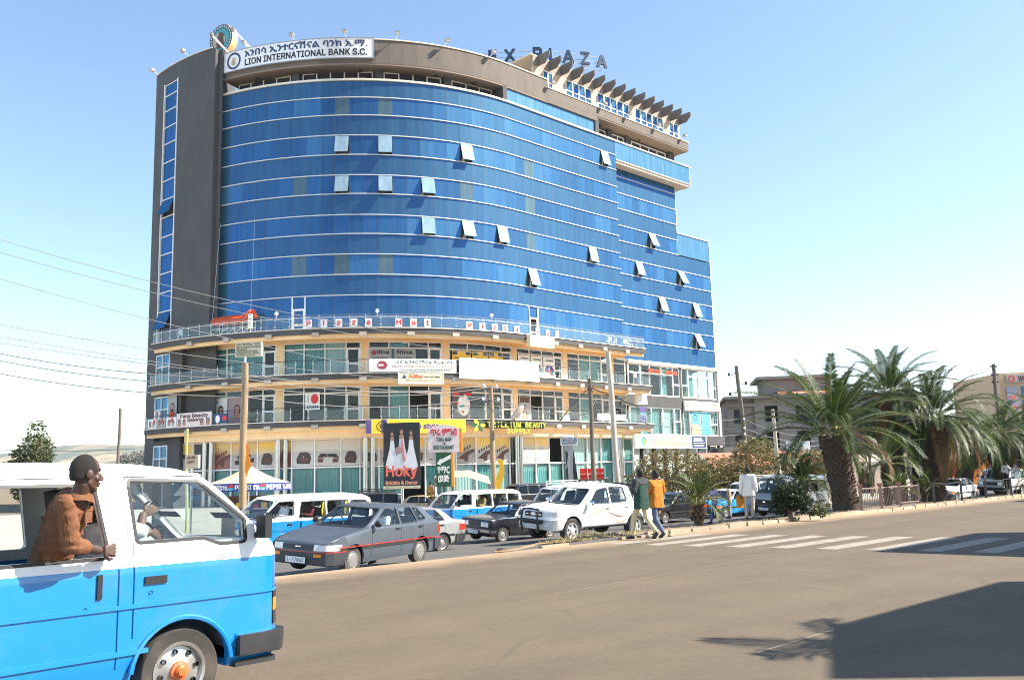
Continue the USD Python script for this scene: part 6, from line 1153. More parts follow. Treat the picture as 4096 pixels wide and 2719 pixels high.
def leaves(g, pts, size, rr, flat=.6, n=3):
    """small bent leaf faces at given points"""
    for p in pts:
        a, b = rr.uniform(0, 6.28), rr.uniform(-1.2, 1.2); d = np.array([math.cos(a)*math.cos(b), math.sin(a)*math.cos(b), math.sin(b)*flat]); e = nrm(np.cross(d, [rr.uniform(-1, 1), rr.uniform(-1, 1), rr.uniform(-.3, 1)])); s = size*rr.uniform(.6, 1.4)
        g.add([p-e*s*.32, p+d*s*.5-e*s*.1+[0, 0, .1*s], p+d*s, p+e*s*.32+d*s*.3], [[0, 1, 2], [0, 2, 3]])
def tree(name, label, X, Y, h, blobs, nleaf, size, mat, trunk_r, bark, seed, base=None, cat='tree', group=None, gap=.42, limbs=7, th=None):
    """trunk and limbs with a crown of leaf clumps spread through ellipsoids: blobs = (x, y, z, rx, ry, rz)"""
    rr = random.Random(seed); b = gnd(X, Y) if base is None else np.array([X, Y, base]); t = thing(name, label, cat, b, 0, group)
    top = th or h*.75; g = G(); g.tube([(0, 0, -.3), (.04*h*rr.uniform(-1, 1), 0, top*.4), (.05*h*rr.uniform(-1, 1), .02*h, top)], [trunk_r, trunk_r*.75, trunk_r*.3], 8)
    for k in range(limbs):
        bl = rr.choice(blobs); z0 = top*rr.uniform(.25, .8); e = np.array(bl[:3])+np.array([rr.uniform(-.6, .6)*bl[3], rr.uniform(-.6, .6)*bl[4], rr.uniform(-.3, .5)*bl[5]]); g.tube([(0, 0, z0), (np.array([0, 0, z0])+e)/2+[0, 0, .1*h], e], [trunk_r*.45, trunk_r*.28, trunk_r*.1], 5)
    put('trunk', g, bark, t, 50); g = G()
    tot = sum(q[3]*q[4]*q[5] for q in blobs)
    for bl in blobs:
        n = int(nleaf*bl[3]*bl[4]*bl[5]/tot); P = []
        while len(P) < n:
            v = np.array([rr.gauss(0, 1) for _ in range(3)]); v = v/np.linalg.norm(v)*rr.uniform(.25, 1)**.5; p = np.array(bl[:3])+v*bl[3:6]
            if meshkit.noise(p*2.2/max(.6, h*.14)+seed) > gap: P.append(p)
        leaves(g, P, size, rr)
    put('crown', g, mat, t); return t
BARK = M('bark_brown', (.16, .12, .085), .9, var=.3, scale=6.)
OLIVE = leafmat('leaf_olive', (.15, .125, .045), (.36, .27, .12)); GREEN = leafmat('leaf_green', (.025, .06, .015), (.09, .13, .03)); PALEG = leafmat('leaf_pale', (.07, .09, .03), (.24, .23, .09)); DARKG = leafmat('leaf_dark', (.02, .04, .018), (.06, .08, .03)); FARG = leafmat('leaf_far', (.10, .115, .09), (.15, .155, .12), .1)  # haze is mixed into the pale grey leaf colour of the distant trees
tree('conifer', 'tall bushy olive green tree alone at the left edge', -57.5, 110, 10, [(0, 0, 8.6, 1.1, 1.1, 2.0), (.0, 0, 6.4, 2.2, 2.2, 2.2), (-.6, 0, 4.2, 3.0, 2.8, 2.2), (.9, 0, 2.2, 3.4, 3, 2.2), (-1.8, 0, 5.8, 1.2, 1.5, 1.2)], 6500, .42, PALEG, .28, BARK, 4, -.8, gap=.40)
rr_ = random.Random(9)
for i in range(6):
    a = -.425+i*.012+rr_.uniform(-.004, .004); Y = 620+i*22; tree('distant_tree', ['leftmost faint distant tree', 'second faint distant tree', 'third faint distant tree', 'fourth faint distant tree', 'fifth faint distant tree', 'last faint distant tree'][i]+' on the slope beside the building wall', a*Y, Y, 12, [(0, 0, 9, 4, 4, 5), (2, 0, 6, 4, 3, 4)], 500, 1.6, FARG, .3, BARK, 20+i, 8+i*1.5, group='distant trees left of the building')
# scrub trees before the wing
for i, (X, Y, h, nl, bl) in enumerate(((9.5, 56, 4.2, 5200, [(0, 0, 2.6, 2.3, 1.6, 1.3), (-1.5, -.3, 1.7, 1.6, 1.4, 1.2), (1.6, .2, 1.9, 1.6, 1.3, 1.3)]), (12.6, 57, 3.8, 4200, [(0, 0, 2.2, 2.0, 1.5, 1.2), (1.2, 0, 1.6, 1.4, 1.3, 1.1)]), (15.0, 58, 4.6, 4200, [(0, 0, 2.9, 1.5, 1.4, 1.6), (-.8, 0, 1.7, 1.7, 1.4, 1.2)]))):
    tree('scrub_tree', ['wide brownish scrub tree under the left of the cream billboard', 'low brownish scrub tree under the right half of the cream billboard', 'taller brownish scrub tree beside the dark leaning pole'][i], X, Y, h, bl, nl, .20, OLIVE, .09, BARK, 31+i, gap=.45, limbs=12, th=2.2)
tree('scrub_tree', 'dry scrub tree beneath the white hoarding', 21.6, 68, 4.4, [(0, 0, 2.8, 2.6, 1.8, 1.1), (1.5, 0, 2.3, 1.8, 1.5, 1.1)], 3800, .24, OLIVE, .1, BARK, 41, gap=.44, limbs=10, th=2.4)
tree('young_tree', 'small leafy branch of a young tree beside the orange pennant', 16.3, 61, 4.6, [(0, 0, 4.1, .9, .8, .55), (.6, 0, 3.4, .6, .6, .4)], 420, .30, PALEG, .05, BARK, 45, gap=.42, limbs=6, th=3.6)
t = tree('shrub', 'dense rounded shrub on the median in front of the grey van', *R(0, 0)[:2]*0+np.array([8.85, 29.9]), 1.35, [(0, 0, .80, .55, .5, .45), (-.25, 0, .58, .42, .4, .4), (.3, 0, .62, .4, .4, .4)], 2000, .13, DARKG, .09, BARK, 51, 0.0, 'shrub', gap=.30, limbs=9, th=.8)
g = G(); rr = random.Random(77)
leaves(g, [np.array([9.75+rr.uniform(-.25, .25), 29.9+rr.uniform(-.2, .2), .25+rr.uniform(-.1, .25)]) for _ in range(160)], .15, rr); put('plant', g, PALEG, None, None, False, 'low leafy sprig at the right foot of the rounded shrub', 'plant')
# background buildings
CONCB = M('raw_concrete', (.21, .19, .165), .92, var=.18, scale=.5, stretch=(1, 1, .3), dirt=((.16, .15, .14), .5, .5)); ROOFR = M('roof_red', (.46, .17, .10), .75, var=.12, scale=1.2, dirt=((.3, .2, .15), .5, .9)); WALLC = M('wall_cream', (.60, .50, .38), .85); WALLO = M('wall_orange', (.62, .20, .03), .8); WALLP = M('wall_lilac', (.40, .30, .46), .8)
def bldg(name, label, cat, X0, X1, Y, z1, depth, mat, wins=(), z0=-1.2, yaw=0., trim=None, pitch=None):
    """box building with recessed openings cut in its front wall: wins = (x0, x1, z0, z1) in metres along the front"""
    t = thing(name, label, cat, (X0, Y, z0), yaw); w = X1-X0; P = sbox(0, 0, w, z1-z0)
    for a, b, c, d in wins: P = P.difference(sbox(a, c-z0, b, d-z0))
    F_ = lambda v: np.stack([v[:, 0], -v[:, 2]+.25, v[:, 1]], 1)
    g = G(); g.prism(P, .25, F_); put('front_wall', (g.arr()[0], g.arr()[1][:, ::-1]), mat, t)
    put('wall', G().box(0, .25, .26, depth, 0, z1-z0-.01).box(w-.25, w, .26, depth, 0, z1-z0-.01).box(.25, w-.25, depth-.25, depth, 0, z1-z0-.01).box(.25, w-.25, .26, depth-.25, z1-z0-.3, z1-z0-.02), mat, t)
    put('interior', G().box(.3, w-.3, 1.2, 1.3, 0, z1-z0-.4), DARK, t)
    for a, b, c, d in wins:
        if trim: put('window_frame', G().box(a, a+.08, .1, .18, c-z0, d-z0).box(b-.08, b, .1, .18, c-z0, d-z0).box((a+b)/2-.04, (a+b)/2+.04, .1, .18, c-z0, d-z0).box(a+.08, b-.08, .1, .18, d-z0-.08, d-z0).box(a+.08, b-.08, .1, .18, (c+d)/2-z0, (c+d)/2-z0+.08), trim, t); put('pane', G().box(a, b, .19, .2, c-z0, d-z0), VISG, t)
    t.w, t.z0 = w, z0; return t
t = bldg('concrete_building', 'unfinished grey concrete block with dark window holes behind the poles', 'building', 29.0, 47.0, 110, 9.9, 14, CONCB, [(x, x+1.5, z, z+1.9) for x in (1.2, 4.8, 9.2, 12.6) for z in (.8, 4.0, 7.1)]+[(7.2, 8.1, 3.6, 6.2)], yaw=-.16)
put('roof_slab', G().box(-3.6, 18.4, -1.0, 14, 11.1, 11.4), CONCB, t); put('side_block', G().box(-3.2, -.01, .4, 12, 0, 11.09), CONCB, t)
put('rooftop_room', G().box(1.5, 9.5, 3, 10, 11.4, 13.6), CONCB, t); put('roof_slab', G().box(.7, 10.3, 2.2, 11, 13.6, 13.95), CONCB, t); put('roof_sheet', G().add([(3, -.9, 11.45), (9, -.9, 11.45), (9, 4, 12.3), (3, 4, 12.3)], [[0, 1, 2, 3]]), ROOFR, t)
for z in (3.9, 7.1, 10.2): put('floor_band', G().box(-3.25, 18.02, -.06, -.005, z, z+.35), CONCB, t)
for x, z in ((-2.4, 1.9), (-2.4, 5.1), (-2.4, 8.2)): put('opening', G().box(x, x+1.0, .35, .395, z, z+1.7), DARK, t)
bldg('concrete_building', 'long plain grey wall of a building behind the palms', 'building', 41, 60, 103, 6.3, 10, CONCB, [(9, 10.4, 2.8, 4.3), (13, 14.4, 2.8, 4.3)])
bldg('low_house', 'cream wall with a low red sheet roof right of the scrub trees', 'house', 17.6, 27.0, 80, 1.9, 6, WALLC, [(2, 3, .0, 1.1), (6, 7, .0, 1.1)])
t2 = thing('sheet_roof', 'rusty red corrugated roof of the low houses', 'roof', (17, 79.3, 1.9)); g = G()
for k in range(64):
    x = k*.17; g.sheet([[(x, -.3, .0+.02*(k % 2)), (x+.17, -.3, .02-.02*(k % 2))], [(x, 6.2, 1.25+.02*(k % 2)), (x+.17, 6.2, 1.27-.02*(k % 2))]])
put('sheets', g, ROOFR, t2)
bldg('low_house', 'dark eaves shop under the red roof near the grey van', 'house', 27.5, 33, 82, 2.0, 5, WALLC, [(.8, 2.0, -1, 1.0), (3, 4.4, -1, 1.0)])
bldg('garden_wall', 'sunlit pale stone wall with posters behind the big palm', 'wall', 31.4, 37.0, 84, 2.7, 1.5, M('wall_pale', (.68, .58, .46), .9, var=.1, scale=2.), [], yaw=.35)
t = bldg('shop', 'orange and white painted shop between the palm trunks', 'shop', 42.2, 46.2, 90, 3.8, 6, WALLO, [(.3, 2.4, -1.2, 1.5)]); put('sign_band', G().box(.05, 3.95, -.08, -.005, 3.2, 4.6), SIGNW, t); put('shutter', G().box(.35, 2.35, .1, .15, 0, 2.6), SIGNR, t)
t = bldg('shop', 'lilac painted shop right of the orange shop', 'shop', 46.4, 53, 91, 3.0, 6, WALLP, [(3.6, 5.2, -1.2, 1.2)]); put('sign_band', G().box(.05, 6.5, -.4, -.005, 3.0, 3.4), WALLP, t)
t = bldg('shop_building', 'tan building with a big name board and blue windows at the far right', 'building', 69.5, 90, 130, 14.2, 14, M('wall_tan', (.50, .36, .22), .85), [(2.8, 4.4, 8.5, 12.4), (5.4, 7, 8.5, 12.4)], trim=SIGNW); put('name_board', G().box(.9, 9, -.25, -.01, 14.0, 15.1), M('board_grey', (.42, .38, .36), .7), t)
v, f = fit('WOW BURGER', 5.2, .7, .05, bold=True); put('lettering', (frame3((2.5, -.30, 14.2), (1, 0, 0), (0, 0, 1))(v), f), BROWNP, t); v, f = shape(ring(.28, .45), .05); put('emblem', (frame3((1.6, -.30, 14.55), (1, 0, 0), (0, 0, 1))(v), f), SIGNR, t)
put('poster', G().box(.8, 2.3, -.2, -.01, 9.0, 13.4), M('poster_lilac', (.34, .34, .42), .6), t); put('poster_print', G().box(1.1, 2.0, -.24, -.205, 11.6, 12.2).box(1.0, 2.1, -.24, -.205, 10.2, 10.7), PINK, t); put('rooftop_room', G().box(9, 13, 3, 8, 15.4, 16.9), WALLC, t); put('mast', G().tube([(7, 4, 18), (7, 4, 24)], .08, 5).tube([(6.4, 4, 22), (7.6, 4, 22)], .05, 4), CER, t)
bldg('low_house', 'small grey block at the right foot of the wing', 'house', 22.8, 24.6, 100, 4.0, 6, CONCB)
# buildings on the near side of the street, right of the frame: they throw the long shadows on the asphalt
def shader(name, label, pts, h, mat):
    """flat-roofed roadside building; pts are the ground positions of the roof's shadow corners"""
    k = h/math.tan(SUN_EL); q = [(p[0]+SUN_AZ_VEC[0]*k, p[1]+SUN_AZ_VEC[1]*k) for p in pts]; P = Polygon(q); t = thing(name, label, 'building', (*q[0], 0))
    g = G(); g.prism(P.buffer(-.5, join_style=2), h-.3); v, f = g.arr(); put('wall', (v, f), mat, t, None, True)
    g = G(); g.prism(P, .3); v, f = g.arr(); put('roof_slab', (v+[0, 0, h-.3], f), CONCB, t, None, True)
    e = P.buffer(-.47, join_style=2); c = list(e.exterior.coords)
    for a, b in zip(c[:-1], c[1:]):
        a, b = np.array(a), np.array(b); L = np.linalg.norm(b-a); u = (b-a)/max(L, .01)
        for s in np.arange(1, L-1.4, 2.6):
            for z in np.arange(1, h-2, 3.0): put('window', G().obox((*(a+u*(s+.7)), z+.7), (*(u*.65), 0), (u[1]*.06, -u[0]*.06, 0), (0, 0, .65)), VISG, t, None, True)
shader('roadside_building', 'plain two storey building beside the camera whose roof edge shades the foreground', [(3.40, 10.35), (7.08, 13.80), (30, 12.4), (26, 7.0), (2.55, 7.9)], 7., WALLC)
shader('roadside_building', 'taller building further along whose shadow falls over the crossing', [(7.17, 18.9), (11.4, 23.15), (35, 21.4), (31, 15.9), (9.3, 17.15)], 9., CONCB)
shader('roadside_building', 'third building along the near side that shades the far right of the road', [(21.2, 40.0), (26, 44.8), (45, 43), (40, 36)], 9., WALLC)
# ---------------------------------------------------------------- palms
PLEAF = leafmat('palm_leaf', (.016, .040, .008), (.095, .128, .024), .3); PLEAFB = leafmat('palm_leaf_bright', (.026, .055, .010), (.11, .125, .028), .3); PDEAD = leafmat('palm_leaf_dead', (.16, .09, .03), (.36, .19, .06), .3); PTRUNK = M('palm_trunk', (.05, .035, .025), .95, var=.35, scale=5., bump=.4); PRACH = M('palm_rachis', (.22, .20, .07), .7); PSTUB = M('palm_stub', (.085, .052, .028), .9, var=.3, scale=6.)
def frond(par, base, az, el, L, droop, mat, rr, pitch=.085, leafl=.42, wid=.03):
    """one feather leaf: arching midrib with two ranks of leaflets"""
    n = 14; P = []; p = np.array(base, float); e = el
    for k in range(n):
        P.append(p.copy()); st = L/(n-1); d = np.array([math.cos(az)*math.cos(e), math.sin(az)*math.cos(e), math.sin(e)]); p = p+d*st; e -= droop/(n-1)*(1+1.2*k/n)
    P = np.array(P); g = G(); m = int(L/pitch); ks = np.linspace(.14, .995, m)*(n-1)
    for k in ks:
        i = min(int(k), n-2); q = P[i]+(P[i+1]-P[i])*(k-i); t = nrm(P[i+1]-P[i]); sd = nrm(np.cross(t, [0, 0, 1.]) if abs(t[2]) < .98 else [math.sin(az), -math.cos(az), 0]); u = np.cross(sd, t); f = k/(n-1); l = leafl*(.55+.75*math.sin(PI*min(1, f*.85+.12)))*(1-.35*max(0, f-.75)*4*.6)
        for sg in (-1, 1):
            d = nrm(sd*sg*.82+t*(.45+.5*f)+u*rr.uniform(.05, .4)); tip = q+d*l*rr.uniform(.85, 1.1)-[0, 0, .16*l*l/.3]; md = q+d*l*.5; w = nrm(np.cross(d, u))*wid
            g.add([q-w*.6, q+w*.6, md+w, tip, md-w], [[0, 1, 2], [0, 2, 4], [4, 2, 3]])
    f_ = put('frond', g, mat, par); put('midrib', G().tube(P, np.linspace(.028, .006, n), 4, False), PRACH if mat is not PDEAD else PSTUB, f_)
def palm(name, label, X, Y, base, th, r0, r1, nf, L, seed, dead=4, mat=PLEAF, lean=(0, 0), droop=(1.2, 2.0), leafl=.42, low=-.35, stubs=True, group=None, pitch=.075, wid=.024):
    rr = random.Random(seed); t = thing(name, label, 'palm', (X, Y, base), 0, group); k = 12; zz = np.linspace(-.2, th, k)
    rad = [r0*(1.15 if z < .3 else 1)+(r1-r0)*max(0, z/th)+.03*math.sin(z*7) for z in zz]; C_ = lambda z: np.array([lean[0]*z/th, lean[1]*z/th, z])
    put('trunk', G().tube([C_(z) for z in zz], rad, 12), PTRUNK, t, 50)
    if stubs:
        g = G(); z = .15; i = 0
        while z < th+.1:
            n = max(7, int(2*PI*r0/.19))
            for j in range(n):
                a = (j+.5*(i % 2))*2*PI/n+rr.uniform(-.1, .1); r = np.interp(z, zz, rad); d = np.array([math.cos(a), math.sin(a), 0]); p = C_(z)+d*r*.93; e = np.array([-d[1], d[0], 0])*.075; hh = rr.uniform(.10, .17); o = rr.uniform(.05, .13)
                g.add([p-e, p+e, p+d*o+e*.5+[0, 0, hh], p+d*o-e*.5+[0, 0, hh], p+[0, 0, hh*1.1]], [[0, 1, 2], [0, 2, 3], [3, 2, 4], [0, 3, 4], [1, 4, 2]])
            z += .13; i += 1
        put('leaf_bases', g, PSTUB, t, kind='stuff')
    c = C_(th)
    for i in range(nf):
        q = i/max(1, nf-1); el = 1.5-(1.5-low)*q**.85+rr.uniform(-.1, .1); az = i*2.39996+rr.uniform(-.2, .2); l = L*rr.uniform(.82, 1.08)*(.8+.2*math.sin(q*PI))
        frond(t, c+[math.cos(az)*r1*.5, math.sin(az)*r1*.5, .1+.25*(1-q)], az, el, l, rr.uniform(*droop)*(.55+.45*q), PDEAD if i >= nf-dead else (mat if rr.random() < .75 else PLEAFB), rr, pitch, leafl, wid)
    return t
palm('palm', 'stout shaggy palm with a wide crown at the end of the iron fence', *R(0, 0)[:2]*0+np.array([13.75, 38.6]), .0, 2.9, .48, .56, 40, 4.2, 1, 1, PLEAF, (-.35, 0), (.75, 1.35), .46, .02)
palm('palm', 'tall slim-trunked palm just left of the thickest palm', 20.6, 49.5, -.1, 5.3, .30, .36, 44, 4.0, 2, 3, PLEAF, (-.2, 0), (.8, 1.6), .46, -.45)
palm('palm', 'thickest palm with rusty dead fronds hanging on its right', 22.1, 49.6, -.1, 4.0, .78, .95, 54, 4.3, 3, 7, PLEAF, (.4, 0), (.8, 1.6), .46, -.65)
palm('palm', 'low palm with a dark narrow trunk before the lilac shop', 28.6, 58.5, -.2, 3.2, .30, .42, 38, 3.1, 4, 4, PLEAFB, (.1, 0), (1.4, 2.3), .42, -.8)
palm('palm', 'shaggy palm behind the walking man in the white shirt', 32.3, 61.5, -.2, 3.6, .36, .5, 44, 3.8, 5, 5, PLEAF, (.1, 0), (1.0, 1.9), .44, -.9)
palm('palm', 'palm second from the right edge with dead fronds', 37.2, 67, -.2, 3.9, .5, .6, 44, 4.3, 6, 5, PLEAF, (.1, 0), (1.0, 1.9), .44, -.9)
palm('palm', 'palm cut off by the right edge of the view', 41.2, 71, -.2, 4.4, .5, .6, 44, 4.5, 7, 4, PLEAF, (.0, 0), (1.0, 1.9), .44, -.9)
palm('young_palm', 'young palm with upright bright fronds behind the wire fence', 18.4, 45.8, -.1, 1.7, .16, .2, 17, 2.6, 8, 0, PLEAFB, (0, 0), (1.1, 1.7), .42, -.1)
palm('young_palm', 'small palm on the median beside the two walking men', 5.55, 28.3, .02, .55, .10, .13, 20, 1.25, 9, 1, PLEAFB, (0, 0), (.8, 1.5), .32, .15, pitch=.06, wid=.016)
palm('young_palm', 'bushy young palm between the grey van and the stout palm', 12.9, 41.5, -.1, .9, .1, .14, 26, 1.9, 10, 0, PLEAF, (0, 0), (.9, 1.5), .4, .0)
palm('young_palm', 'low palm tuft in front of the wire fence posts', 17.9, 43.2, -.05, .3, .1, .12, 15, 1.2, 11, 0, PLEAFB, (0, 0), (.9, 1.4), .34, .1)
palm('young_palm', 'upright palm seedling between the slim and thick palms', 20.9, 47.3, -.05, .2, .08, .1, 10, 1.5, 12, 0, PLEAFB, (0, 0), (.5, 1.0), .3, .7)
palm('young_palm', 'bright green palm tuft right of the man in the white shirt', 33.6, 58.9, -.1, .5, .12, .14, 20, 2.2, 13, 0, PLEAFB, (0, 0), (.8, 1.4), .4, .1)
palm('palm', 'palm outside the view whose fronds shade the foreground asphalt', 9.3, 8.75, 0, 4.6, .25, .28, 16, 1.7, 14, 0, PLEAF, (0, 0), (1.2, 1.8), .4, -.3, False)
# dark wiry tree behind the palm crowns
tree('bare_tree', 'fine dark leafless looking tree behind the palm crowns', 28.5, 74, 9, [(-1, 0, 7.2, 2.2, 1.5, 2.0), (.4, 0, 6.2, 1.6, 1.5, 1.6)], 2600, .22, DARKG, .14, BARK, 61, gap=.48, limbs=14)
# ---------------------------------------------------------------- fences on the median
IRON = M('iron_worn', (.20, .15, .12), .7, dirt=((.26, .09, .065), .5, 4.)); IRONR = M('iron_pink', (.30, .115, .09), .7); IROND = M('iron_dark', (.05, .048, .045), .7)
def rail_fence(name, label, w0, w1, u, h, mat, barmat, step=.13, posts=(0, 1), cap=False):
    o = R(w0, u); t = thing(name, label, 'fence', o); a, b = R(w0, u, .1), R(w1, u, .1); a[2] = b[2] = max(a[2], -.0); L = np.linalg.norm(b-a); d = (b-a)/L; up = np.array([0, 0, 1.])
    for z in (.12, h): put('rail', G().beam(a+up*z, b+up*z, .035, .045), mat, t, None, True)
    for k in range(int(L/step)+1):
        p = a+d*k*step; put('bar', G().tube([p+up*.05, p+up*(h-.05)], .016, 5), barmat, t, None, True)
    for q in posts:
        p = a+d*L*q; put('post', G().beam(p-up*.1, p+up*(h+.08), .10, .10, (1, 0, 0)), mat, t, None, True)
        if cap: put('post_cap', G().beam(p+up*(h+.07), p+up*(h+.17), .14, .14, (1, 0, 0)), IRONR, t, None, True)
rail_fence('iron_fence', 'worn pink and grey iron railing section left of the stout palm', 33.1, 36.4, .55, .86, IRON, IRON, .14, (0, .5, 1), True)
rail_fence('iron_fence', 'short pink railing section behind the stout palm', 38.6, 40.8, 1.6, .8, IRON, IRON, .14, (0, 1))
rail_fence('dark_fence', 'low dark iron fence before the lilac shop', 53.5, 60, .6, .95, IROND, IROND, .16, (0, .5, 1))
rail_fence('dark_fence', 'low dark iron fence at the far right of the median', 60.3, 74, .6, .95, IROND, IROND, .22, (0, .33, .66, 1))
prev = None; t = thing('wire_fence', 'dark fence posts with a sagging wire along the median', 'fence', R(41, .35))
for k, w in enumerate((39.3, 42.3, 45.2, 48.6, 52.9)):
    b = R(w, .35, .05); put('post', G().beam(b-[0, 0, .1], b+[0, 0, .98], .07, .07, (1, 0, 0)), IROND, t, None, True)
    if prev is not None: put('wire', G().tube([prev+[0, 0, .92], (prev+b)/2+[0, 0, .86], b+[0, 0, .92]], .012, 4), IROND, t, None, True)
    prev = b
# ---------------------------------------------------------------- people
def sph(c, r, n=14, sc=None):
    m = m3.Manifold.sphere(r, n)
    if sc: m = m.scale(sc)
    return m.translate([float(x) for x in c])
def limb(a, ra, b, rb, n=14): return m3.Manifold.batch_hull([sph(a, ra, n), sph(b, rb, n)])
def chain(ps, rs, n=14): return [limb(ps[i], rs[i], ps[i+1], rs[i+1], n) for i in range(len(ps)-1)]
def soft(m, length, it=8, wob=0., seed=0, k=14.):
    if length: m = m.refine_to_length(length)
    t = m.to_mesh(); tm = trimesh.Trimesh(t.vert_properties[:, :3], t.tri_verts, process=True)
    if it: trimesh.smoothing.filter_taubin(tm, lamb=.5, nu=.52, iterations=it)
    if wob:
        v = np.array(tm.vertices); tm.vertices = v + tm.vertex_normals*(meshkit.fbm(v*(np.array(k) if np.ndim(k) else np.array([k, k, k*1.6]))+seed, 3)[:, None]-.5)*wob
    return tm
def head_parts(n=14):
    A = [sph((-.012, 0, .028), 1, n, (.100, .078, .104)), sph((.028, 0, -.03), 1, n, (.066, .060, .092)), limb((.062, .012, -.103), .022, (.062, -.012, -.103), .022, n), limb((.005, .042, -.062), .024, (.055, .018, -.098), .021, n), limb((.005, -.042, -.062), .024, (.055, -.018, -.098), .021, n), limb((.0, .035, -.05), .03, (0, -.035, -.05), .03, n),
         limb((.086, 0, .012), .011, (.112, 0, -.028), .014, n), limb((.098, .015, -.034), .012, (.098, -.015, -.034), .012, n), limb((.090, .019, -.061), .0105, (.090, -.019, -.061), .0105, n), limb((.086, .017, -.077), .011, (.086, -.017, -.077), .011, n),
         limb((.070, .036, .034), .015, (.070, -.036, .034), .015, n), sph((.054, .036, -.026), .03, n), sph((.054, -.036, -.026), .03, n)]
    return A + [sph((-.008, s*.079, -.004), 1, n, (.027, .012, .036)) for s in (-1, 1)]
def hand_parts(wr, d, up, side=1, curl=.5, n=8, k=1.):
    """palm, four fingers bent at the knuckles and a thumb leaving the side of the palm"""
    d = nrm(d); s_ = nrm(np.cross(up, d)); u = np.cross(d, s_); w = np.array(wr, float); out = []
    p0, p1 = w+d*.03*k, w+d*.085*k
    out.append(m3.Manifold.batch_hull([sph(p0+s_*.018*k, .014*k, n), sph(p0-s_*.018*k, .014*k, n), sph(p1+s_*.03*k, .012*k, n), sph(p1-s_*.03*k, .012*k, n)]))
    for i, (o, l) in enumerate(((.032, .070), (.011, .080), (-.011, .074), (-.032, .058))):
        b = p1+s_*o*k; e = d*math.cos(curl*.6)-u*math.sin(curl*.6); m_ = b+e*l*.52*k; e2 = d*math.cos(curl*1.7)-u*math.sin(curl*1.7); q = m_+e2*l*.5*k; out += chain([b, m_, q], [.0098*k, .0088*k, .0072*k], n)
    b = p0+s_*side*.03*k; m_ = b+(d*.7+s_*side*.65-u*.2)*.04*k; q = m_+(d*.9-u*.45*curl-s_*side*.1)*.035*k; out += chain([b, m_, q], [.013*k, .011*k, .009*k], n)
    return out
SKINS = [M('skin_dark', (.062, .029, .018), .55, var=.1, scale=9.), M('skin_brown', (.16, .08, .048), .55, var=.1, scale=9.)]
HAIR = M('hair_black', (.012, .010, .009), .8); EYEW = M('eye_white', (.55, .52, .48), .3)
CL = lambda n, c: M('cloth_'+n, c, .85, var=.12, scale=6., bump=.25, bscale=22.)
REST = {'pel': (0, 0, .96), 'che': (0, 0, 1.30), 'nek': (0, 0, 1.47), 'hed': (.025, 0, 1.60), 'shL': (0, .18, 1.41), 'elL': (-.03, .23, 1.13), 'wrL': (.04, .24, .90), 'shR': (0, -.18, 1.41), 'elR': (-.03, -.23, 1.13), 'wrR': (.04, -.24, .90),
        'hiL': (0, .09, .93), 'knL': (.02, .10, .50), 'anL': (-.01, .10, .09), 'toL': (.15, .11, .035), 'hiR': (0, -.09, .93), 'knR': (.02, -.10, .50), 'anR': (-.01, -.10, .09), 'toR': (.15, -.11, .035)}
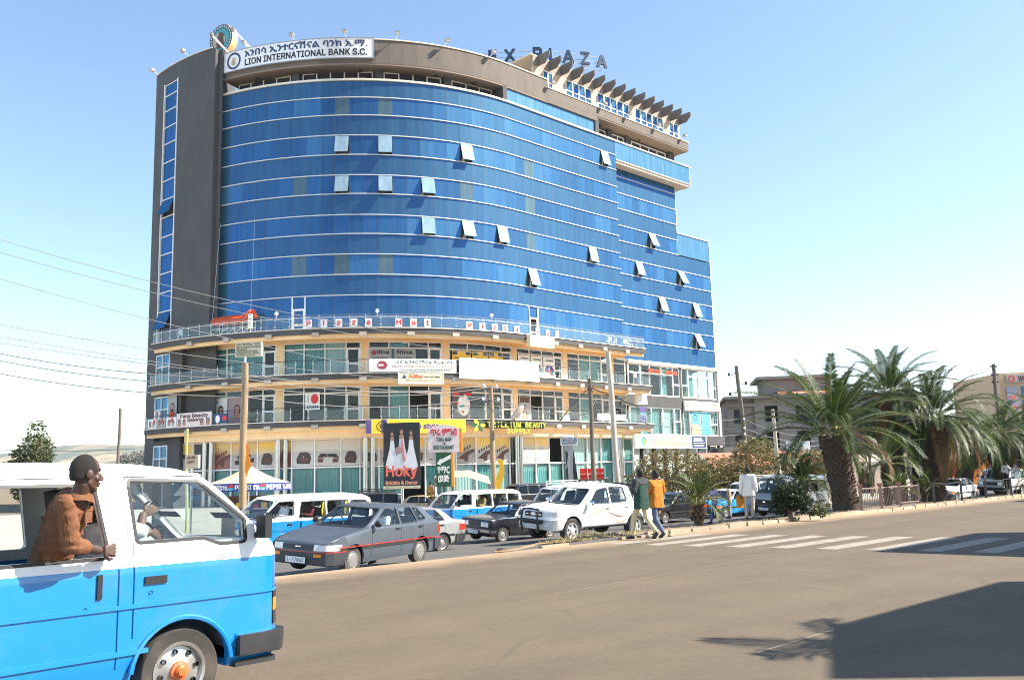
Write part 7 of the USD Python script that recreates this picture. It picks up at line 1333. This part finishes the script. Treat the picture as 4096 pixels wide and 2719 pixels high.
def person(label, X, Y, z, h, heading, pose, shirt, trous, skin=0, hem=.86, sleeve=1., shoe=None, bulk=1., yaw=0., cut=None, group=None, fine=0.):
    t = thing('person', label, 'person', (X, Y, z), heading, group); k = h/1.72; J = {a: np.array(b, float)*k for a, b in {**REST, **pose}.items()}; n = 12
    c, s = math.cos(yaw), math.sin(yaw); RZ = np.array([[c, -s, 0, 0], [s, c, 0, 0], [0, 0, 1, 0]])
    hd = [q.scale([k]*3).transform(RZ).translate(list(map(float, J['hed']))) for q in head_parts(n)]
    B = hd+[limb(J['nek']-[0, 0, .05*k], .055*k, J['hed']-[.02*k, 0, .05*k], .052*k, n)]
    tor = [m3.Manifold.batch_hull([sph(J['shL'], .06*k*bulk, n), sph(J['shR'], .06*k*bulk, n), sph(J['che']+[.02, .08*k, 0], .10*k*bulk, n), sph(J['che']+[.02, -.08*k, 0], .10*k*bulk, n)]), m3.Manifold.batch_hull([sph(J['che']+[.02, .08*k, 0], .10*k*bulk, n), sph(J['che']+[.02, -.08*k, 0], .10*k*bulk, n), sph(J['pel']+[0, .08*k, .02], .10*k*bulk, n), sph(J['pel']+[0, -.08*k, .02], .10*k*bulk, n)]), limb(J['che']+[0, 0, .1*k], .075*k, J['nek'], .06*k, n)]
    B += [q.translate([0, 0, 0]) for q in ()]
    for S_ in 'LR':
        B += chain([J['sh'+S_], J['el'+S_], J['wr'+S_]], [.045*k, .036*k, .026*k], n); d = J['wr'+S_]-J['el'+S_]; B += hand_parts(J['wr'+S_], d, (0, 1 if S_ == 'L' else -1, 0) if abs(nrm(d)[1]) < .9 else (1, 0, 0), 1 if S_ == 'L' else -1, .7, 7, k*1.05)
        B += chain([J['hi'+S_], J['kn'+S_], J['an'+S_]], [.07*k, .05*k, .036*k], n)+[limb(J['an'+S_]-[0, 0, .03*k], .036*k, J['to'+S_], .03*k, n)]
    core_ = m3.Manifold.batch_hull([sph(J['che'], .09*k, n), sph(J['pel'], .09*k, n), sph(J['nek']-[0, 0, .05*k], .05*k, n), sph(J['shL'], .04*k, n), sph(J['shR'], .04*k, n)]); B.append(core_)
    put('body', soft(munion(B), fine or .05, 3), SKINS[skin], t, True)
    hr = munion([sph((-.020, 0, .036), 1, n, (.101, .084, .106)), sph((-.045, 0, -.0), 1, n, (.07, .076, .085))]) ^ m3.Manifold.cube([.4, .4, .4]).translate([-.34, -.2, -.06]).rotate([0, -18, 0]); put('hair', soft(hr.scale([k]*3).transform(RZ).translate(list(map(float, J['hed']))), .03, 2), HAIR, t, True)
    sh = list(tor)
    for S_ in 'LR':
        e = J['el'+S_]+(J['wr'+S_]-J['el'+S_])*.85*max(0, sleeve-.5)*2 if sleeve > .5 else J['sh'+S_]+(J['el'+S_]-J['sh'+S_])*sleeve*1.8; sh += chain([J['sh'+S_], J['el'+S_], e], [.072*k*bulk, .060*k*bulk, .050*k*bulk], n) if sleeve > .5 else chain([J['sh'+S_], e], [.07*k, .065*k], n)
    if hem < .93: sh.append(m3.Manifold.batch_hull([sph(J['pel']+[.01, .085*k, .02], .105*k*bulk, n), sph(J['pel']+[.01, -.085*k, .02], .105*k*bulk, n), sph(J['pel']*[1, 1, 0]+[.01, .09*k, hem*k], .11*k*bulk, n), sph(J['pel']*[1, 1, 0]+[.01, -.09*k, hem*k], .11*k*bulk, n)]))
    if hem < .93: sh[-1] = m3.Manifold.batch_hull([sph(J['pel']+[.01, sy*.085*k, .02], .105*k*bulk, n) for sy in (-1, 1)]+[sph(J['pel']*[1, 1, 0]+[.01, sy*.085*k, (hem-.12)*k], .115*k*bulk, n) for sy in (-1, 1)])
    bodyc = munion(sh).trim_by_plane((0, 0, 1), (hem-.03)*k) if hem < .93 and min(J['wrL'][2], J['wrR'][2]) > (hem-.03)*k+.05 else munion(sh)
    put('shirt', soft(bodyc, .045, 2, .030*k, X), shirt, t, 35)
    tr = [m3.Manifold.batch_hull([sph(J['pel']+[0, .06*k, .03*k], .108*k, n), sph(J['pel']+[0, -.06*k, .03*k], .108*k, n), sph(J['hiL'], .088*k, n), sph(J['hiR'], .088*k, n)])]
    for S_ in 'LR': tr += chain([J['hi'+S_], J['kn'+S_], J['an'+S_]-(J['an'+S_]-J['kn'+S_])*.08], [.092*k, .070*k, .060*k], n)
    put('trousers', soft(munion(tr), .05, 3, .03*k, Y), trous, t, True)
    for S_ in 'LR': put('shoe', soft(m3.Manifold.batch_hull([sph(J['an'+S_]-[.02*k, 0, .035*k], .045*k, 10), sph(J['to'+S_]-[.02*k, 0, 0], .042*k, 10, (1, 1, .8)), sph(J['to'+S_]+[.05*k, 0, -.005], .03*k, 10)]), 0, 0), shoe or INK, t, True)
    return t, J
WALK = {'knL': (.20, .09, .52), 'anL': (.26, .09, .10), 'toL': (.42, .10, .05), 'knR': (-.05, -.09, .52), 'anR': (-.36, -.09, .20), 'toR': (-.27, -.10, .06), 'elL': (-.14, .23, 1.15), 'wrL': (-.08, .22, .92), 'elR': (.08, -.23, 1.14), 'wrR': (.22, -.21, .96)}
WALKB = {'knR': (.22, -.09, .53), 'anR': (.25, -.09, .10), 'toR': (.41, -.10, .05), 'knL': (-.03, .09, .50), 'anL': (-.34, .09, .17), 'toL': (-.24, .10, .05), 'elL': (.06, .23, 1.14), 'wrL': (.20, .20, .98), 'elR': (-.14, -.23, 1.14), 'wrR': (-.1, -.22, .90)}
GJ = CL('jacket_green', (.006, .042, .028)); GD = CL('jacket_black', (.022, .025, .028))
tg, J = person('man in a green and black jacket and cream trousers walking away by the kerb', 3.2, 23.6, 0, 1.78, math.radians(128), {**WALK, 'wrR': (.24, -.10, 1.30), 'elR': (.10, -.25, 1.16), 'wrL': (.16, .10, 1.22), 'elL': (-.02, .27, 1.18)}, GJ, CL('trousers_cream', (.52, .42, .24)), 0, .78, 1., INK, 1.22, -.3)
k = 1.78/1.72; yk = [m3.Manifold.batch_hull([sph(J['shL'], .082*k, 12), sph(J['shR'], .082*k, 12), sph(J['che']+[.02, .09, .05], .128*k, 12), sph(J['che']+[.02, -.09, .05], .128*k, 12)]), limb(J['che']+[0, 0, .12], .09, J['nek']+[-.01, 0, .0], .075, 12)]
for S_ in 'LR': yk += chain([J['sh'+S_], J['el'+S_], J['wr'+S_]], [.094*k, .080*k, .066*k], 12)
put('jacket_yoke', soft(munion(yk), .05, 3, .02, 3), GD, tg, True)
OJ = CL('jacket_orange', (.44, .155, .010)); to, _ = person('man in an orange jacket and blue trousers walking beside the man in green', 3.66, 24.1, 0, 1.73, math.radians(118), {**WALKB, 'wrR': (.22, -.12, 1.30), 'elR': (.06, -.26, 1.16)}, OJ, CL('trousers_blue', (.075, .10, .16)), 0, .80, 1., INK, 1.16, .2)
tw, J = person('man in a white jacket standing on the median with an orange folder', 7.55, 30.0, .07, 1.70, math.radians(75), {'knL': (.0, .10, .5), 'wrL': (.03, .26, .84)}, CL('jacket_white', (.74, .70, .62)), CL('trousers_stone', (.36, .32, .26)), 0, .80, 1., CL('shoe_brown', (.08, .055, .04)), 1.12, .2)
q = J['wrL']+np.array([.05, .05, -.28]); put('folder', G().beam(q-[0, 0, .19], q+[0, 0, .19], .28, .03, (0, 1, 0)), M('folder_orange', (.62, .26, .02), .6), None, None, False, 'orange folder held by the man in white', 'folder') if 0 else None
pq = np.array([7.55, 30.0, .07]); a_ = math.radians(75); rot = np.array([[math.cos(a_), -math.sin(a_), 0], [math.sin(a_), math.cos(a_), 0], [0, 0, 1]]); qw = pq+rot@(J['wrL']+np.array([.03, .02, -.26]))
put('folder', G().obox(qw, (.14, .02, 0), (-.002, .012, 0), (0, 0, .19)), M('folder_orange', (.62, .26, .02), .6), None, None, False, 'flat orange folder in the hand of the man in white', 'folder')
person('slim person in a lilac top and jeans walking past the small palm', 8.45, 39.4, gnd(8.45, 39.4)[2], 1.66, math.radians(195), {**WALK, 'hed': (.10, 0, 1.57), 'wrL': (.12, .22, 1.2)}, CL('top_lilac', (.36, .28, .40)), CL('jeans', (.06, .11, .16)), 0, .9, .8, INK, .95, .1)
person('man in a tan jacket behind the blue taxi', 10.6, 46.0, gnd(10.6, 46)[2], 1.68, math.radians(160), {}, CL('jacket_tan', (.34, .22, .13)), CL('trousers_grey', (.24, .23, .21)), 1, .84)
person('man in a white shirt raising his hand to his face by the dark fence', 31.6, 59.5, gnd(31.6, 59.5)[2]+.45, 1.74, math.radians(20), {'elR': (.12, -.26, 1.25), 'wrR': (.14, -.12, 1.50)}, CL('shirt_white', (.75, .75, .76)), CL('trousers_black', (.02, .02, .022)), 1, .95, .6)
person('person in a dark red top standing before the pale garden wall', 29.4, 78, gnd(29.4, 78)[2]+.3, 1.7, math.radians(-90), {}, CL('top_darkred', (.16, .02, .02)), CL('trousers_black', (0, 0, 0)), 0)
for i, (X, Y, a) in enumerate(((28.6, 61, -1.2), (29.6, 61.5, -2.))): person(['person in black standing right beside the thickest palm', 'second person in black before the lilac shop'][i], X, Y, gnd(X, Y)[2]+.3, 1.72, a, {}, CL('coat_black', (.02, .022, .03)), CL('trousers_black', (0, 0, 0)), 0, .7, 1., None, 1.15)
q = at(1722, 1935, 57); person('man in an ochre jacket in the shop doorway beside the green sign', q[0], 57, -.72+.35, 1.74, 1.2, {}, CL('jacket_ochre', (.40, .22, .06)), CL('trousers_black', (0, 0, 0)), 1, .84)
q = at(1738, 1935, 57.6); person('person in a white shawl beside the man in ochre', q[0], 57.6, -.72+.35, 1.62, -.4, {}, CL('shawl_white', (.66, .64, .6)), CL('trousers_black', (0, 0, 0)), 1, .7)
q = at(1920, 1950, 52); person('man in a mustard shirt seen over the roofs of the minibuses', q[0], 52, -.86, 1.72, .3, {}, CL('shirt_mustard', (.48, .30, .10)), CL('trousers_black', (0, 0, 0)), 1)
p = C(-15.4, 1.5, 6.32); person('woman in an orange top behind the salon banner', p[0], p[1], 6.32, 1.62, -1.6, {}, CL('top_orange', (.70, .10, .02)), CL('trousers_black', (0, 0, 0)), 0, .86, .5)
p = C(31.6, 1.2, 10.12); person('person in white leaning at the right end of the second balcony', p[0], p[1], 10.12, 1.68, -.8, {}, CL('shirt_white', (0, 0, 0)), CL('trousers_black', (0, 0, 0)), 0, .86, .5)
# ---- the man leaning out of the near minibus, and the front passenger's hands
def vl(x, y, yl):
    """minibus coordinates of the photograph position x, y on the plane yl beside the minibus axis"""
    d = _fw + _rt*((x-2048)/FPX) - _up*((y-1359.5)/FPX); n = NLEFT; o = NB+n*yl; t_ = (n@o)/(n@d[:2]); p = EYE+d*t_; return np.array([NDIR@(p[:2]-NB), yl, p[2]])
zv = lambda x, y, yl: vl(x/1.618, 1750+y/1.618, yl)
HD = zv(560, 235, -1.10); NK = zv(530, 372, -1.05); SR = zv(425, 425, -1.06); SLf = SR+[.10, .34, -.02]; ER = zv(455, 690, -1.04); WR = zv(640, 730, -.955); CHs = zv(380, 520, -.90); PL = zv(330, 830, -.62)
t = thing('person', 'man in a rust brown shirt leaning out of the near minibus window', 'person', (NB[0], NB[1], 0), nh); n = 20
hs = .97; a = -.08; rotH = np.array([[math.cos(a), 0, -math.sin(a), 0], [0, 1, 0, 0], [math.sin(a), 0, math.cos(a), 0]], float)
hp_ = [q.scale([hs]*3).transform(rotH).translate(list(map(float, HD))) for q in head_parts(n)]
handR = hand_parts(WR+[.015, 0, 0], (1, .12, -.05), (0, -1, .15), -1, 1.25, 10, 1.12)
Bm = hp_+[limb(NK-[.03, 0, .04], .062, HD-[.02, 0, .07], .056, n)]+chain([SR, ER, WR], [.05, .043, .030], n)+handR+[m3.Manifold.batch_hull([sph(CHs+[.05, .06, 0], .08, n), sph(NK-[.0, 0, .06], .05, n), sph(SR+[.02, .05, -.02], .03, n), sph(SLf, .03, n), sph(PL+[.02, .06, 0], .10, n)])]
put('body', soft(munion(Bm), .010, 12), SKINS[0], t, True)
hr = (munion([sph((-.018, 0, .034), 1, n, (.103, .0835, .107)), sph((-.045, 0, .0), 1, n, (.072, .076, .085))]) ^ m3.Manifold.cube([.4, .4, .4]).translate([-.335, -.2, -.012]).rotate([0, -24, 0])) - munion([sph((-.008, s_*.09, -.004), .034, 12) for s_ in (-1, 1)])
put('hair', soft(hr.scale([hs]*3).transform(rotH).translate(list(map(float, HD))), .012, 3, .004, 1, 60), M('hair_cropped', (.014, .010, .008), .85, bump=.6, scale=60.), t, True)
for s_ in (-1, 1):
    e = (rotH[:, :3]@(np.array([.074, s_*.034, .013])*hs))+HD; put('eye', G().man(sph(e, .0125, 12)), EYEW, t, True); put('iris', G().man(sph(e+[.008, s_*.001, 0], .0075, 10)), INK, t, True)
    b0 = rotH[:, :3]@(np.array([.083, s_*.018, .040])*hs)+HD; b1 = rotH[:, :3]@(np.array([.066, s_*.055, .038])*hs)+HD; put('eyebrow', G().man(limb(b0, .005, b1, .004, 8)), HAIR, t)
RUST = M('shirt_rust', (.150, .058, .022), .85, var=.40, scale=11., bump=.9, bscale=13., stretch=(1, 1, .6))
cuff = ER+(WR-ER)*.42
sh = [m3.Manifold.batch_hull([sph(SR, .068, n), sph(SLf, .075, n), sph(CHs+[.07, -.06, .02], .108, n), sph(CHs+[.09, .2, .02], .104, n)]), m3.Manifold.batch_hull([sph(CHs+[.07, -.06, .02], .108, n), sph(CHs+[.09, .2, .02], .104, n), sph(PL+[0, 0, 0], .125, n), sph(PL+[.02, .16, 0], .125, n)]), limb(CHs+[.05, -.02, .12], .09, NK-[.02, 0, .03], .066, n)]
sh += chain([SR, ER, cuff], [.072, .062, .052], n)+[limb(SLf, .075, SLf+[.15, .1, -.3], .07, n)]
put('shirt', soft(munion(sh), .018, 4, .030, 5, (11., 11., 30.)), RUST, t, True)
put('cuff', soft(limb(cuff-(WR-ER)*.08, .058, cuff+(WR-ER)*.02, .056, n), 0, 0), RUST, t, 40); put('placket', G().tube([CHs+[.07, -.02, .12]+np.array([.10*math.sin(q*1.6)+.01, .0, -.30*q+.02]) for q in np.linspace(0, 1, 8)], .006, 5), M('shirt_seam', (.05, .02, .01), .9), t)
nk = NK-[.02, 0, .02]; put('collar', G().sheet([[nk+np.array([math.cos(b)*.082, math.sin(b)*.075, .045+.01*math.cos(b)]), nk+np.array([math.cos(b)*.100+.006, math.sin(b)*.096, -.012-.03*max(0, math.cos(b))])] for b in np.linspace(.25, 2*PI-.25, 30)]), RUST, t, 60)
dp = nrm([.62, -.78, -.05]); pkt = CHs+[.07, -.06, .02]+dp*.110; put('pocket', G().obox(pkt, np.array([.78, .62, 0])*.045, dp*.008, (0, 0, .05)).obox(pkt+[0, 0, .045]+dp*.006, np.array([.78, .62, 0])*.047, dp*.006, (0, 0, .016)), RUST, t)
# passenger in front, seen through the door glass
t = thing('person', 'front passenger of the near minibus gesturing with both hands, in a white shirt', 'person', (NB[0], NB[1], 0), nh)
PH = np.array([-.52, -.35, 1.62]); PS = np.array([-.56, -.52, 1.38]); e1 = zv(905, 600, -.60); w1 = zv(925, 500, -.58); e2 = zv(900, 640, -.45); w2 = zv(965, 610, -.45)
Bm = [q.translate(list(map(float, PH))) for q in head_parts(12)]+[limb(PH-[.03, 0, .15], .055, PH-[.02, 0, .05], .05)]+chain([PS, e1, w1], [.05, .042, .03])+hand_parts(w1, (.75, 0, .45), (0, -1, 0), 1, .5, 8, 1.1)+chain([PS+[0, .34, 0], e2, w2], [.05, .04, .03])+hand_parts(w2, (.8, 0, -.2), (0, -1, 0), 1, .8, 8, 1.1)+[m3.Manifold.batch_hull([sph(PS+[0, .05, -.05], .08), sph(PS+[0, .3, -.05], .08), sph((-.5, -.4, 1.0), .14)])]
put('body', soft(munion(Bm), .02, 3), SKINS[1], t, True)
put('shirt', soft(munion([m3.Manifold.batch_hull([sph(PS+[0, .05, -.03], .095), sph(PS+[0, .3, -.03], .095), sph((-.48, -.45, 1.0), .17), sph((-.48, -.25, 1.0), .17)])]+chain([PS, e1], [.08, .065])+chain([PS+[0, .34, 0], e2], [.08, .065])), .03, 3, .02), CL('shirt_white', (0, 0, 0)), t, True)
put('hair', sph(PH+[-.02, 0, .035], 1, 14, (.103, .085, .107)), HAIR, t, True)
put('trousers', munion(chain([(-.5, -.48, .98), (-.1, -.5, 1.0), (-.05, -.5, .6)], [.11, .08, .06])), CL('trousers_black', (0, 0, 0)), t, True)
# people sitting in the queueing vehicles
SIT = {'pel': (0, 0, .62), 'che': (.0, 0, .97), 'nek': (.02, 0, 1.14), 'hed': (.05, 0, 1.27), 'shL': (0, .18, 1.08), 'shR': (0, -.18, 1.08), 'elL': (.12, .24, .82), 'wrL': (.36, .2, .86), 'elR': (.12, -.24, .82), 'wrR': (.36, -.2, .86), 'hiL': (.03, .1, .60), 'knL': (.42, .12, .60), 'anL': (.42, .12, .22), 'toL': (.55, .12, .16), 'hiR': (.03, -.1, .60), 'knR': (.42, -.12, .60), 'anR': (.42, -.12, .22), 'toR': (.55, -.12, .16)}
def rider(node, x, y, z0, label, cl, yaw=0.):
    c, s = math.cos(node.rz), math.sin(node.rz); person(label, node.loc[0]+c*x-s*y, node.loc[1]+s*x+c*y, node.loc[2]+z0, 1.7, node.rz, SIT, cl, CL('trousers_black', (0, 0, 0)), 0, .95, 1., None, 1., yaw)
for nd_, rs in ((bus2, ((-.38, .36, 'driver of the minibus with coloured curtains', 'shirt_white'), (-1.3, .4, 'passenger behind the driver of the minibus with curtains', 'top_darkred'), (-2.2, .4, 'rear passenger of the minibus with curtains', 'coat_black'))), (bus3, ((-.38, .36, 'driver of the minibus behind the black old sedan', 'coat_black'), (-1.35, .4, 'passenger of the minibus behind the black old sedan', 'shirt_mustard')))):
    for x, y, lb, cn in rs: rider(nd_, x, y, .40, lb, _mats['cloth_'+cn], .3)
rider(hatch, -1.52, .36, -.06, 'driver of the dark grey hatchback', _mats['cloth_shirt_white'], 0.)
# cloth strips hanging in the second minibus, stickers
for i, x in enumerate((-1.60, -1.70, -2.5, -2.62)):
    put('curtain', G().sheet([[(x+.05*q+.02*math.sin(z*9), .74, 1.25+z) for q in range(3)] for z in np.linspace(0, .45, 8)]), [SIGNY, SIGNR, SIGNY, PINK][i], bus2)
# ---------------------------------------------------------------- dusty air
hz = usdkit.material(stage, '/World/Looks/haze_air', {'v': ('principled_volume', {'color': (.80, .86, .95), 'density': .00009, 'anisotropy': .35})}, [], volume='v.volume')
put('haze', G().box(-7000, 6000, -3900, 9000, -14, 190), hz, None, None, False, 'thin dusty air fading the hills', 'haze', None, 'stuff')
